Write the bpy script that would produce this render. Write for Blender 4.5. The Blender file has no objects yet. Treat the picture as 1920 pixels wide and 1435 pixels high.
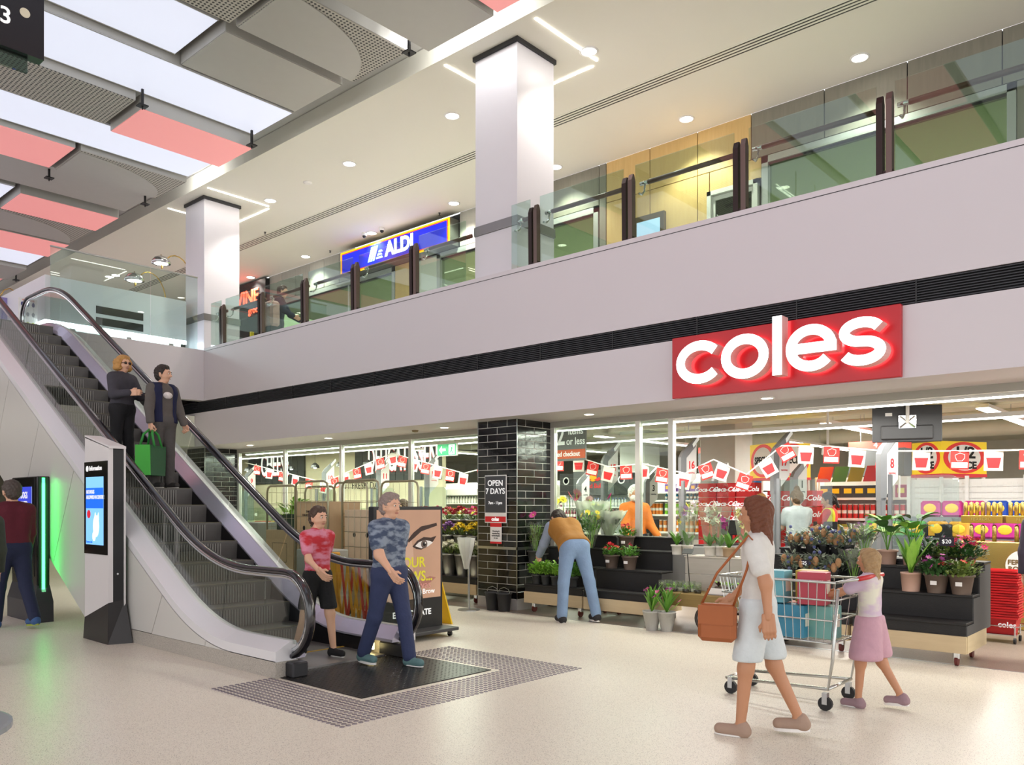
import bpy, math, random
import numpy as np
from mathutils import Vector, Matrix
random.seed(7)
PI = math.pi
scene = bpy.context.scene
COL = scene.collection
# ---------------------------------------------------------------- camera, world, exposure
FPX, HOR, YAW, EYE = 1535.0, 947.0, math.radians(41.75), 1.6
cam = bpy.data.cameras.new('camera'); cam_o = bpy.data.objects.new('camera', cam); COL.objects.link(cam_o)
cam.sensor_width = 36; cam.lens = FPX / 1920 * 36; cam.shift_y = (HOR - 717.5) / 1920
cam.clip_start = .05; cam.clip_end = 200
cam_o.location = (0, 0, EYE); cam_o.rotation_euler = (PI / 2, 0, YAW)
scene.camera = cam_o
world = bpy.data.worlds.new('mall_ambient'); scene.world = world; world.use_nodes = True
bg = world.node_tree.nodes['Background']; bg.inputs[0].default_value = (.985, .985, 1, 1); bg.inputs[1].default_value = 1.35
scene.view_settings.view_transform = 'Standard'; scene.view_settings.look = 'None'
scene.view_settings.exposure = 0.55; scene.view_settings.gamma = 1
scene.view_settings.use_curve_mapping = False
scene.cycles.max_bounces = 10; scene.cycles.diffuse_bounces = 4; scene.cycles.glossy_bounces = 4
scene.cycles.transparent_max_bounces = 24; scene.cycles.transmission_bounces = 6
scene.cycles.caustics_reflective = False; scene.cycles.caustics_refractive = False
scene.cycles.sample_clamp_indirect = 6.0

def lamp(name, kind, loc, energy, color=(1, .96, .9), rot=(0, 0, 0), **kw):
    l = bpy.data.lights.new(name, kind); l.energy = energy; l.color = color
    for k, v in kw.items(): setattr(l, k, v)
    o = bpy.data.objects.new(name, l); COL.objects.link(o); o.location = loc; o.rotation_euler = rot
    return o

def at(u, v, X=None, Y=None, Z=None, t=None):
    """point on the sight line of pixel (u, v) that lies in the given wall, floor or ceiling plane"""
    r = (u - 960) / FPX; s = math.sin(YAW); c = math.cos(YAW)
    d = (-s + r * c, c + r * s, (HOR - v) / FPX)
    if t is None:
        t = X / d[0] if X is not None else Y / d[1] if Y is not None else (Z - EYE) / d[2]
    return Vector((d[0] * t, d[1] * t, EYE + d[2] * t))

# ---------------------------------------------------------------- helpers
def lin(h):
    if not isinstance(h, str): return tuple(h)
    h = h.lstrip('#'); out = []
    for i in (0, 2, 4):
        c = int(h[i:i + 2], 16) / 255
        out.append(c / 12.92 if c <= .04045 else ((c + .055) / 1.055) ** 2.4)
    return tuple(out)

MATS = {}
def M(name, col='#888888', rough=.5, metal=0, emit=0, ecol=None, spec=.5, vary=.06, scale=6, bump=0, bscale=60, trans=0, sheen=0):
    """plain procedural material: base colour with a little noise, optional bump or glow"""
    if name in MATS: return MATS[name]
    m = bpy.data.materials.new(name); m.use_nodes = True; MATS[name] = m
    nt = m.node_tree; N = nt.nodes; L = nt.links; b = N['Principled BSDF']
    c = lin(col)
    b.inputs['Base Color'].default_value = (*c, 1); b.inputs['Roughness'].default_value = rough
    b.inputs['Metallic'].default_value = metal; b.inputs['Specular IOR Level'].default_value = spec
    if trans: b.inputs['Transmission Weight'].default_value = trans
    if sheen: b.inputs['Sheen Weight'].default_value = sheen
    if emit:
        b.inputs['Emission Color'].default_value = (*(lin(ecol) if ecol else c), 1); b.inputs['Emission Strength'].default_value = emit
    tc = N.new('ShaderNodeTexCoord')
    if vary:
        n = N.new('ShaderNodeTexNoise'); n.inputs['Scale'].default_value = scale; n.inputs['Detail'].default_value = 3
        L.new(tc.outputs['Object'], n.inputs['Vector'])
        mx = N.new('ShaderNodeMix'); mx.data_type = 'RGBA'
        mx.inputs['A'].default_value = (*[x * (1 - vary) for x in c], 1); mx.inputs['B'].default_value = (*[min(1, x * (1 + vary)) for x in c], 1)
        L.new(n.outputs['Fac'], mx.inputs['Factor']); L.new(mx.outputs['Result'], b.inputs['Base Color'])
    if bump:
        n2 = N.new('ShaderNodeTexNoise'); n2.inputs['Scale'].default_value = bscale
        L.new(tc.outputs['Object'], n2.inputs['Vector'])
        bp = N.new('ShaderNodeBump'); bp.inputs['Strength'].default_value = bump; bp.inputs['Distance'].default_value = .02
        L.new(n2.outputs['Fac'], bp.inputs['Height']); L.new(bp.outputs['Normal'], b.inputs['Normal'])
    return m

def glass(name, tint='#e4f2ec', refl=1.0, rough=.0, milk=0.0):
    """thin pane: clear with a Fresnel sheen, tinted; milk makes it frosted"""
    if name in MATS: return MATS[name]
    m = bpy.data.materials.new(name); m.use_nodes = True; MATS[name] = m
    nt = m.node_tree; N = nt.nodes; L = nt.links
    for n in list(N): N.remove(n)
    out = N.new('ShaderNodeOutputMaterial'); tr = N.new('ShaderNodeBsdfTransparent'); gl = N.new('ShaderNodeBsdfGlossy')
    tr.inputs[0].default_value = (*lin(tint), 1); gl.inputs['Roughness'].default_value = rough
    fr = N.new('ShaderNodeFresnel'); ge = N.new('ShaderNodeNewGeometry')   # same sheen seen from either face of the pane
    io = N.new('ShaderNodeMath'); io.operation = 'MULTIPLY_ADD'; io.inputs[1].default_value = 1 / 1.5 - 1.5; io.inputs[2].default_value = 1.5
    L.new(ge.outputs['Backfacing'], io.inputs[0]); L.new(io.outputs[0], fr.inputs[0])
    mu = N.new('ShaderNodeMath'); mu.operation = 'MULTIPLY'; mu.inputs[1].default_value = refl; mu.use_clamp = True
    L.new(fr.outputs[0], mu.inputs[0]); mix = N.new('ShaderNodeMixShader'); L.new(mu.outputs[0], mix.inputs[0])
    L.new(gl.outputs[0], mix.inputs[2]); src = tr
    if milk:
        df = N.new('ShaderNodeBsdfDiffuse'); df.inputs[0].default_value = (*lin(tint), 1)
        tl = N.new('ShaderNodeBsdfTranslucent'); tl.inputs[0].default_value = (*lin(tint), 1)
        ad = N.new('ShaderNodeMixShader'); ad.inputs[0].default_value = .5
        L.new(df.outputs[0], ad.inputs[1]); L.new(tl.outputs[0], ad.inputs[2])
        m2 = N.new('ShaderNodeMixShader'); m2.inputs[0].default_value = milk
        L.new(tr.outputs[0], m2.inputs[1]); L.new(ad.outputs[0], m2.inputs[2]); src = m2
    L.new(src.outputs[0], mix.inputs[1]); L.new(mix.outputs[0], out.inputs[0])
    return m

class MB:
    """collects geometry for ONE mesh object"""
    def __init__(s): s.v = []; s.f = []; s.mi = []
    def add(s, vs, fs, mi=0):
        k = len(s.v); s.v += [tuple(p) for p in vs]; s.f += [tuple(i + k for i in f) for f in fs]; s.mi += [mi] * len(fs); return s
    def box(s, x0, x1, y0, y1, z0, z1, mi=0):
        return s.add([(x0, y0, z0), (x1, y0, z0), (x1, y1, z0), (x0, y1, z0), (x0, y0, z1), (x1, y0, z1), (x1, y1, z1), (x0, y1, z1)],
                     [(0, 3, 2, 1), (4, 5, 6, 7), (0, 1, 5, 4), (1, 2, 6, 5), (2, 3, 7, 6), (3, 0, 4, 7)], mi)
    def bbox(s, x0, x1, y0, y1, z0, z1, b=.01, mi=0):
        """box with chamfered edges"""
        k = len(s.v); vs = []; idx = {}
        X = (x0, x1); Y = (y0, y1); Z = (z0, z1)
        for i in (0, 1):
            for j in (0, 1):
                for l in (0, 1):
                    sx, sy, sz = (1 - 2 * i) * b, (1 - 2 * j) * b, (1 - 2 * l) * b
                    for a, q in enumerate(((X[i], Y[j] + sy, Z[l] + sz), (X[i] + sx, Y[j], Z[l] + sz), (X[i] + sx, Y[j] + sy, Z[l]))):
                        idx[i, j, l, a] = len(vs); vs.append(q)
        F = []
        for i in (0, 1): F.append([idx[i, 0, 0, 0], idx[i, 1, 0, 0], idx[i, 1, 1, 0], idx[i, 0, 1, 0]][::(-1 if i == 0 else 1)])
        for j in (0, 1): F.append([idx[0, j, 0, 1], idx[1, j, 0, 1], idx[1, j, 1, 1], idx[0, j, 1, 1]][::(1 if j == 0 else -1)])
        for l in (0, 1): F.append([idx[0, 0, l, 2], idx[1, 0, l, 2], idx[1, 1, l, 2], idx[0, 1, l, 2]][::(-1 if l == 0 else 1)])
        for i in (0, 1):
            for j in (0, 1): F.append([idx[i, j, 0, 0], idx[i, j, 0, 1], idx[i, j, 1, 1], idx[i, j, 1, 0]])
            for l in (0, 1): F.append([idx[i, 0, l, 0], idx[i, 0, l, 2], idx[i, 1, l, 2], idx[i, 1, l, 0]])
        for j in (0, 1):
            for l in (0, 1): F.append([idx[0, j, l, 1], idx[0, j, l, 2], idx[1, j, l, 2], idx[1, j, l, 1]])
        for i in (0, 1):
            for j in (0, 1):
                for l in (0, 1): F.append([idx[i, j, l, 0], idx[i, j, l, 1], idx[i, j, l, 2]])
        return s.add(vs, F, mi)
    def prism(s, poly, a, b, axis='y', mi=0):
        """extrude a 2-D outline: axis y -> outline in xz, axis z -> xy, axis x -> yz"""
        f = {'y': lambda p, d: (p[0], d, p[1]), 'z': lambda p, d: (p[0], p[1], d), 'x': lambda p, d: (d, p[0], p[1])}[axis]
        n = len(poly)
        return s.add([f(p, a) for p in poly] + [f(p, b) for p in poly],
                     [tuple(range(n)), tuple(range(2 * n - 1, n - 1, -1))] + [(i, i + n, (i + 1) % n + n, (i + 1) % n) for i in range(n)], mi)
    def tube(s, pts, r, n=8, mi=0, closed=False):
        pts = [Vector(p) for p in pts]; m = len(pts); vs = []; fs = []; up = None
        for i, p in enumerate(pts):
            if closed: d = pts[(i + 1) % m] - pts[i - 1]
            else: d = pts[min(i + 1, m - 1)] - pts[max(i - 1, 0)]
            d = d.normalized() if d.length > 1e-9 else Vector((0, 0, 1))
            if up is None: up = Vector((0, 0, 1)) if abs(d.z) < .9 else Vector((1, 0, 0))
            a = d.cross(up); a = a.normalized() if a.length > 1e-6 else d.orthogonal().normalized()
            b = a.cross(d).normalized(); up = b
            rr = r[i] if isinstance(r, (list, tuple)) else r
            for k in range(n):
                th = 2 * PI * k / n; vs.append(p + a * (rr * math.cos(th)) + b * (rr * math.sin(th)))
        for i in range(m if closed else m - 1):
            j = (i + 1) % m
            for k in range(n): fs.append((i * n + k, i * n + (k + 1) % n, j * n + (k + 1) % n, j * n + k))
        if not closed: fs += [tuple(range(n))[::-1], tuple(range((m - 1) * n, m * n))]
        return s.add(vs, fs, mi)
    def lathe(s, prof, n=16, c=(0, 0, 0), mi=0, cap=True):
        vs = []; fs = []; m = len(prof)
        for (r, z) in prof:
            for k in range(n):
                th = 2 * PI * k / n; vs.append((c[0] + r * math.cos(th), c[1] + r * math.sin(th), c[2] + z))
        for i in range(m - 1):
            for k in range(n): fs.append((i * n + k, i * n + (k + 1) % n, (i + 1) * n + (k + 1) % n, (i + 1) * n + k))
        if cap: fs += [tuple(range(n))[::-1], tuple(range((m - 1) * n, m * n))]
        return s.add(vs, fs, mi)
    def ball(s, c, r, n=10, m=6, mi=0):
        r = (r, r, r) if not isinstance(r, (tuple, list)) else r; vs = []; fs = []
        for i in range(m + 1):
            ph = PI * i / m
            for k in range(n):
                th = 2 * PI * k / n
                vs.append((c[0] + r[0] * math.sin(ph) * math.cos(th), c[1] + r[1] * math.sin(ph) * math.sin(th), c[2] + r[2] * math.cos(ph)))
        for i in range(m):
            for k in range(n): fs.append((i * n + k, (i + 1) * n + k, (i + 1) * n + (k + 1) % n, i * n + (k + 1) % n))
        return s.add(vs, fs, mi)
    def quad(s, a, b, c, d, mi=0): return s.add([a, b, c, d], [(0, 1, 2, 3)], mi)
    def sweep(s, path, sec, mi=0, closed=True, caps=True):
        """sweep a section [(offset along path normal, y)] along a path [(x, z)] in the xz plane"""
        m = len(path); n = len(sec); vs = []; fs = []
        for i, p in enumerate(path):
            a = path[max(i - 1, 0)]; b = path[min(i + 1, m - 1)]
            dx, dz = b[0] - a[0], b[1] - a[1]; l = math.hypot(dx, dz) or 1
            nx, nz = dz / l, -dx / l
            for (o, y) in sec: vs.append((p[0] + nx * o, y, p[1] + nz * o))
        for i in range(m - 1):
            for k in range(n if closed else n - 1):
                fs.append((i * n + k, i * n + (k + 1) % n, (i + 1) * n + (k + 1) % n, (i + 1) * n + k))
        if closed and caps: fs += [tuple(range(n))[::-1], tuple(range((m - 1) * n, m * n))]
        return s.add(vs, fs, mi)
    def mesh(s, name, mats, smooth=False):
        me = bpy.data.meshes.new(name); me.from_pydata(s.v, [], s.f)
        for m in (mats if isinstance(mats, (list, tuple)) else [mats]): me.materials.append(m)
        me.polygons.foreach_set('material_index', s.mi)
        if smooth: me.polygons.foreach_set('use_smooth', [True] * len(s.f))
        me.update(); return me
    def build(s, name, mats, parent=None, smooth=False, **kw):
        return link(name, s.mesh(name, mats, smooth), parent, **kw)

def link(name, me, parent=None, loc=None, rot=None, label=None, cat=None, group=None, kind=None, scale=None):
    o = bpy.data.objects.new(name, me); COL.objects.link(o)
    if parent is not None: o.parent = parent
    if loc is not None: o.location = loc
    if rot is not None: o.rotation_euler = rot
    if scale is not None: o.scale = scale if isinstance(scale, (tuple, list)) else (scale,) * 3
    for k, v in (('label', label), ('category', cat), ('group', group), ('kind', kind)):
        if v: o[k] = v
    return o
def thing(name, label, cat, loc=(0, 0, 0), rotz=0, group=None, kind=None, scale=None):
    return link(name, None, None, loc, (0, 0, rotz), label, cat, group, kind, scale)
def struct(name, mb, mats, label, cat, **kw): return mb.build(name, mats, label=label, cat=cat, kind='structure', **kw)
def box(x0, x1, y0, y1, z0, z1): return MB().box(x0, x1, y0, y1, z0, z1)
def copy_tree(o, loc=None, rotz=None, label=None, group=None, parent=None, scale=None):
    c = o.copy(); COL.objects.link(c)
    if parent is not None: c.parent = parent
    if loc is not None: c.location = loc
    if rotz is not None: c.rotation_euler = (0, 0, rotz)
    if scale is not None: c.scale = (scale,) * 3
    if label: c['label'] = label
    if group: c['group'] = group
    for ch in list(o.children): copy_tree(ch, parent=c)
    return c
FACE = {'-y': (PI / 2, 0, 0), '+x': (PI / 2, 0, PI / 2), '+y': (PI / 2, 0, PI), '-x': (PI / 2, 0, -PI / 2), 'up': (0, 0, 0), 'down': (PI, 0, 0)}
def text(s, size, mat, loc, face='-y', parent=None, name='lettering', bold=0., ext=.002, align='CENTER', sx=1., shear=0., res=3, rot=None):
    cu = bpy.data.curves.new('text', 'FONT'); cu.body = s; cu.size = size; cu.extrude = ext; cu.offset = bold
    cu.align_x = align; cu.align_y = 'CENTER'; cu.resolution_u = res; cu.shear = shear
    t = bpy.data.objects.new('text', cu); me = bpy.data.meshes.new_from_object(t)
    bpy.data.objects.remove(t); bpy.data.curves.remove(cu)
    me.materials.clear(); me.materials.append(mat); me.name = name
    return link(name, me, parent, loc, rot or FACE[face], scale=(sx, 1, 1))

# ---------------------------------------------------------------- common materials
WHITE = M('white_paint', '#d3cdd2', .55, vary=.015, scale=1.5)
CREAM = M('ceiling_paint', '#e8e6d9', .7, vary=.01, scale=.8)
BLACK = M('black_paint', '#141416', .45, vary=.1)
DGREY = M('dark_grey_metal', '#3c3c3f', .4, .5)
STEEL = M('brushed_steel', '#b9bbbd', .28, 1., vary=.08, scale=30)
CHROME = M('chrome', '#d5d7da', .12, 1., vary=.02)
LGREY = M('light_grey_plastic', '#c3c5c6', .5)
RUBBER = M('black_rubber', '#1b1b1d', .55)
REDP = M('red_plastic', '#d6202b', .4, vary=.05)
WPLAS = M('white_plastic', '#eceae6', .4, vary=.02)
LED = M('led_white', '#ffffff', .5, emit=9, ecol='#fffaf0', vary=0)
PAPER = M('white_paper', '#f1eeea', .8, vary=.02)
INK = M('black_ink', '#191919', .8, vary=0)
REDINK = M('red_print', '#d8262c', .6, vary=.03)
CARDB = M('cardboard', '#cbb08a', .85, vary=.08, scale=12)
# ================================================================ BUILDING
def node_mat(name, build, rough=.5, spec=.5, metal=0):
    m = bpy.data.materials.new(name); m.use_nodes = True; MATS[name] = m
    nt = m.node_tree; b = nt.nodes['Principled BSDF']; b.inputs['Roughness'].default_value = rough
    b.inputs['Specular IOR Level'].default_value = spec; b.inputs['Metallic'].default_value = metal
    build(nt, nt.nodes, nt.links, b, nt.nodes.new('ShaderNodeTexCoord')); return m
def terrazzo(c0, c1, dark, light):
    def f(nt, N, L, b, tc):
        n = N.new('ShaderNodeTexNoise'); n.inputs['Scale'].default_value = .7; n.inputs['Detail'].default_value = 4; L.new(tc.outputs['Object'], n.inputs['Vector'])
        base = N.new('ShaderNodeMix'); base.data_type = 'RGBA'; base.inputs['A'].default_value = (*lin(c0), 1); base.inputs['B'].default_value = (*lin(c1), 1)
        L.new(n.outputs['Fac'], base.inputs['Factor']); prev = base.outputs['Result']
        for sc, thr, col in ((115, .3, dark), (62, .25, dark), (85, .25, light)):
            v = N.new('ShaderNodeTexVoronoi'); v.inputs['Scale'].default_value = sc; L.new(tc.outputs['Object'], v.inputs['Vector'])
            r = N.new('ShaderNodeValToRGB'); r.color_ramp.elements[0].position = thr - .06; r.color_ramp.elements[0].color = (.75, .75, .75, 1)
            r.color_ramp.elements[1].position = thr; r.color_ramp.elements[1].color = (0, 0, 0, 1)
            L.new(v.outputs['Distance'], r.inputs[0])
            mx = N.new('ShaderNodeMix'); mx.data_type = 'RGBA'; mx.inputs['B'].default_value = (*lin(col), 1)
            L.new(r.outputs[0], mx.inputs['Factor']); L.new(prev, mx.inputs['A']); prev = mx.outputs['Result']
        L.new(prev, b.inputs['Base Color'])
        n3 = N.new('ShaderNodeTexNoise'); n3.inputs['Scale'].default_value = .8; L.new(tc.outputs['Object'], n3.inputs['Vector'])
        mr = N.new('ShaderNodeMapRange'); mr.inputs['To Min'].default_value = .34; mr.inputs['To Max'].default_value = .38
        L.new(n3.outputs['Fac'], mr.inputs['Value']); L.new(mr.outputs[0], b.inputs['Roughness'])
    return f
TERR = node_mat('terrazzo_floor', terrazzo('#ebe5d6', '#e2dbcb', '#9c9284', '#f6f2e8'), .25, .45)
TERR2 = node_mat('shop_floor', terrazzo('#8f8277', '#84766a', '#5d544c', '#a5998c'), .3, .4)
GRANITE = node_mat('granite_plinth', terrazzo('#b5afa5', '#a9a299', '#6f6a64', '#d6d1c8'), .45, .4)
def grain(c0, c1, sx=1.2, sz=14):
    def f(nt, N, L, b, tc):
        mp = N.new('ShaderNodeMapping'); mp.inputs['Scale'].default_value = (sz, sz, sx); L.new(tc.outputs['Object'], mp.inputs['Vector'])
        n = N.new('ShaderNodeTexNoise'); n.inputs['Scale'].default_value = 1.6; n.inputs['Detail'].default_value = 6; n.inputs['Distortion'].default_value = .6
        L.new(mp.outputs[0], n.inputs['Vector']); mx = N.new('ShaderNodeMix'); mx.data_type = 'RGBA'
        mx.inputs['A'].default_value = (*lin(c0), 1); mx.inputs['B'].default_value = (*lin(c1), 1)
        L.new(n.outputs['Fac'], mx.inputs['Factor']); L.new(mx.outputs['Result'], b.inputs['Base Color'])
    return f
PLY = node_mat('plywood', grain('#c9a566', '#ddbd80'), .5)
GREYPLY = node_mat('grey_stained_ply', grain('#777468', '#8f8a7c'), .55)
PALEPLY = node_mat('pale_grey_ply', grain('#9b9b92', '#b1b0a6'), .55)
PINE = node_mat('pale_pine', grain('#c4ae88', '#d8c5a0', 14, 1.5), .6)
OLDWOOD = node_mat('old_brown_timber', grain('#7a6238', '#a08950', 12, 1.2), .7)
WASHWOOD = node_mat('whitewashed_timber', grain('#b6b0a4', '#cdc8bd', 12, 1.5), .75)
def holes(c, pitch):
    def f(nt, N, L, b, tc):
        s = N.new('ShaderNodeVectorMath'); s.operation = 'MULTIPLY'; s.inputs[1].default_value = (1 / pitch, 1 / pitch, 0); L.new(tc.outputs['Object'], s.inputs[0])
        fr = N.new('ShaderNodeVectorMath'); fr.operation = 'FRACTION'; L.new(s.outputs[0], fr.inputs[0])
        su = N.new('ShaderNodeVectorMath'); su.operation = 'SUBTRACT'; su.inputs[1].default_value = (.5, .5, 0); L.new(fr.outputs[0], su.inputs[0])
        le = N.new('ShaderNodeVectorMath'); le.operation = 'LENGTH'; L.new(su.outputs[0], le.inputs[0])
        lt = N.new('ShaderNodeMath'); lt.operation = 'LESS_THAN'; lt.inputs[1].default_value = .3; L.new(le.outputs['Value'], lt.inputs[0])
        mx = N.new('ShaderNodeMix'); mx.data_type = 'RGBA'; mx.inputs['A'].default_value = (*lin(c), 1); mx.inputs['B'].default_value = (*lin('#2b2b2a'), 1)
        L.new(lt.outputs[0], mx.inputs['Factor']); L.new(mx.outputs['Result'], b.inputs['Base Color'])
    return f
PERF = node_mat('perforated_metal', holes('#bdbab0', .06), .5)
PANELGREY = M('panel_grey', '#b9b8b2', .45, .2, vary=.03)
RAILGLASS = glass('balustrade_glass', '#e8f4ee', 1.8)
SHOPGLASS = glass('shopfront_glass', '#eef6f0', .9)
GREENGLASS = glass('green_tinted_glass', '#d0dcbf', 1.0)
BRONZE = M('bronze_metal', '#6f5f5a', .35, .7, vary=.05)
BRONZED = M('dark_bronze_metal', '#3a302f', .35, .7, vary=.05)
MAROON = M('maroon_rail', '#5e3a2a', .35, .1, vary=.1)

struct('floor', box(-45, 14, -14, 9.05, -.2, 0), TERR, 'cream speckled terrazzo mall floor', 'floor')
struct('floor_shop', box(-45, 14, 9.08, 31, -.2, 0), TERR2, 'brown speckled supermarket floor behind the shop line', 'floor')
struct('trim_1', box(-45, 14, 9.05, 9.08, -.2, .004), STEEL, 'thin steel floor strip between mall and supermarket', 'trim')
# upper slab: fascia in front, soffit below, walkway on top
sl = MB(); sl.prism([(9.0, 3.91), (9.0, 5.07), (9.22, 5.07), (9.22, 4.7), (31, 4.7), (31, 4.5), (9.3, 4.5), (9.3, 3.91)], -17.19, 14, 'x')
struct('wall_upper_fascia', sl, WHITE, 'long white fascia below the glass balustrade of the upper walkway', 'wall')
# upper floor left of the corner, with its own fascia towards the escalator
sl = MB(); sl.box(-45, -17.42, 5.86, 31, 4.5, 4.7); sl.box(-17.42, -17.2, 5.86, 9.0, 3.91, 5.03)
sl.box(-45, -17.42, -14, 4.16, 4.5, 4.7); sl.box(-45, -18.2, 4.16, 5.86, 4.5, 4.7); sl.box(-17.42, -17.2, -14, 4.16, 3.91, 5.03)
sl.box(-17.42, -17.2, 9.0, 9.22, 3.91, 5.03)
struct('wall_side_fascia', sl, WHITE, 'white upper floor edge beside the escalator head', 'wall')
struct('trim_4', MB().box(-17.19, 14, 8.994, 9.0, 5.012, 5.072), WHITE, 'thin white capping along the top of the upper fascia', 'trim'); struct('trim_5', MB().box(-17.19, 14, 8.997, 9.0, 5.004, 5.011), DGREY, 'dark strip drawn as a shadow line below the fascia capping', 'trim')  # thin dark strip put in as the shadow gap under the capping
lf = MB(); lf.box(-45, 14, 9.0, 10.1, 2.91, 3.66)
struct('wall_lower_fascia', lf, WHITE, 'white bulkhead and soffit over the supermarket front', 'wall')
struct('ceiling_under_side', box(-45, -17.6, -14, 8.99, 2.91, 3.6), CREAM, 'low cream ceiling under the upper floor beside the escalator', 'ceiling')
struct('trim_2', box(-45, 14, 10.1, 10.2, 2.82, 3.66), M('bulkhead_grey', '#a8a59c', .6), 'grey bulkhead edge behind the soffit', 'trim')
gr = thing('louvre_grille', 'long black louvred air grille between the two white fascias', 'grille', (0, 9.0, 3.66))
box(-45, 14, .06, .1, 0, .25).build('backing', BLACK, gr)
g = MB()
for k in range(9): g.prism([(.004, .012 + k * .027), (.03, .006 + k * .027), (.03, .013 + k * .027), (.004, .02 + k * .027)], -45, 14, 'x')
g.build('slat', M('grille_slat', '#3a3b40', .4, .3), gr, kind='stuff')
g = MB()
for k in range(46): g.box(-45 + k * 1.25, -44.985 + k * 1.25, .0, .03, 0, .25)
g.build('grille_joint', BLACK, gr, kind='stuff')
# upper ceiling over the walkway with its cove edge
up = MB(); up.box(-60, 14, 8.95, 13.92, 8.67, 8.8); up.box(-60, 14, 8.95, 9.05, 8.8, 9.0)
struct('ceiling', up, CREAM, 'cream plaster ceiling over the upper walkway', 'ceiling')
cv = MB(); prof = [(9.05, 9.0)] + [(9.05 - .6 * math.sin(a), 9.0 + .0 + .75 * (1 - math.cos(a))) for a in [PI / 2 * k / 8 for k in range(9)]] + [(8.45, 9.9), (9.2, 9.9), (9.2, 9.0)]
cv.prism(prof, -60, 14, 'x')
struct('trim_3', cv, M('cove_grey', '#c9c8c4', .5), 'curved grey cove along the atrium ceiling edge', 'trim', smooth=False)
struct('ceiling_atrium', box(-60, 14, -14, 8.5, 9.75, 9.9), M('roof_grey', '#a5a4a0', .7), 'dark grey roof above the hanging atrium panels', 'ceiling')
# side walls that close the place off
struct('wall_back', box(-45, 14, 31, 31.2, 0, 4.5), M('shop_back_wall', '#cfccbf', .7), 'far supermarket wall', 'wall')
struct('wall_left', box(-31.2, -31, 9.1, 31, 0, 4.5), M('shop_side_wall', '#d9d2c2', .7), 'far side wall of the supermarket beyond the deli', 'wall')
struct('wall_under', box(-27.2, -27, -14, 8.9, 0, 2.91), M('taupe_wall', '#4d463f', .6), 'dark taupe wall below the upper floor beyond the escalator', 'wall')

# ---------------------------------------------------------------- columns
TILE = M('black_glazed_tile', '#0d0e10', .12, spec=.8, vary=.3, scale=3, bump=.12, bscale=7)
GROUT = M('grout', '#cfccc4', .8)
def tiled_column(x0, label, bandlabel):
    w = .82; y0 = 9.3
    c = thing('tiled_column', label, 'column', (x0 + w / 2, y0 + w / 2, 0)); h = w / 2
    box(-h + .004, h - .004, -h + .004, h - .004, 0, 2.91).build('core', GROUT, c)
    box(-h - .004, h + .004, -h - .004, h + .004, 0, .16).build('skirting', M('skirting_grey', '#b5b2ad', .4), c)
    sb = MB()
    sb.box(-h - .01, h + .01, -h - .01, -h + .006, .915, .955); sb.box(h - .006, h + .01, -h - .01, h + .01, .915, .955)
    sb.build('steel_band', STEEL, c)
    for cx in (-h, h):
        box(cx - .006, cx + .006, -h - .006, -h + .006, .16, 2.91).build('corner_trim', STEEL, c)
    rows = 25; rh = (2.91 - .165) / rows; tw = w / 2
    full = MB().bbox(0.004, tw - .004, 0, .014, .004, rh - .004, .003).mesh('tile', TILE)
    half = MB().bbox(0.004, tw / 2 - .004, 0, .014, .004, rh - .004, .003).mesh('tile_cut', TILE)
    for face in (0, 1, 2):
        for r in range(rows):
            z = .165 + r * rh
            cuts = [(0, full), (tw, full)] if r % 2 else [(0, half), (tw / 2, full), (tw * 1.5, half)]
            for off, me in cuts:
                if face == 0: link('tile', me, c, (-h + off, -h, z))
                elif face == 1: link('tile', me, c, (h, -h + off, z), (0, 0, PI / 2))
                else: link('tile', me, c, (-h + .0, h - off, z), (0, 0, -PI / 2))
    return c
tiled_column(-9.02, 'glossy black tiled column with opening hours sign', '')
tiled_column(-18.55, 'black tiled column seen through the escalator glass', '')
def white_column(x0, label):
    w = .88; h = w / 2
    c = thing('white_column', label, 'column', (x0 + h, 9.27 + h, 4.7))
    MB().bbox(-h, h, -h, h, 1.28, 3.9, .004).build('shaft', M('white_gloss_panel', '#d9d6dc', .35, vary=.01), c)
    MB().bbox(-h - .005, h + .005, -h - .005, h + .005, .0, 1.13, .004).build('lower_shaft', MATS['white_gloss_panel'], c)
    MB().bbox(-h - .02, h + .02, -h - .02, h + .02, 1.13, 1.28, .004).build('metal_band', M('band_grey', '#8d8b8c', .3, .6), c)
    box(-h - .03, h + .03, -h - .03, h + .03, 3.9, 3.968).build('dark_cap', DGREY, c)  # plain dark grey cap between shaft and ceiling
white_column(-9.05, 'tall white square column rising beside the middle of the balustrade')
white_column(-18.58, 'white square column next to the tall glass screen')
# led lines around the column heads
def led_line(x0, y0, x1, y1, label):
    o = box(min(x0, x1) - .012, max(x0, x1) + .012, min(y0, y1) - .012, max(y0, y1) + .012, 8.655, 8.672).build('ceiling_light_line', LED)
    o['label'] = label; o['category'] = 'light'; o['group'] = 'light lines round the columns'
for cx, nm in ((-8.61, 'middle'), (-18.14, 'far')):
    led_line(cx + .95, 9.1, cx + .95, 10.6, 'slim ceiling light line on the near side of the %s white column' % nm)
    led_line(cx - .95, 9.1, cx - .95, 10.6, 'slim ceiling light line on the far side of the %s white column' % nm)
    led_line(cx - .8, 10.7, cx + .8, 10.7, 'slim ceiling light line behind the %s white column' % nm)
    lamp('column_glow', 'AREA', (cx + .95, 9.85, 8.6), 3, shape='RECTANGLE', size=.06, size_y=1.5)
# ceiling slots
sd = thing('slot_diffuser', 'four long black air slots running along the cream ceiling', 'air vent', (0, 11.84, 8.67))
for k in range(4): box(-60, 14, -.14 + k * .075, -.115 + k * .075, -.004, .002).build('slot', BLACK, sd)
for k in range(5): box(-60, 14, -.185 + k * .075, -.145 + k * .075, -.006, .001).build('slot_frame', CREAM, sd)
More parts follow.
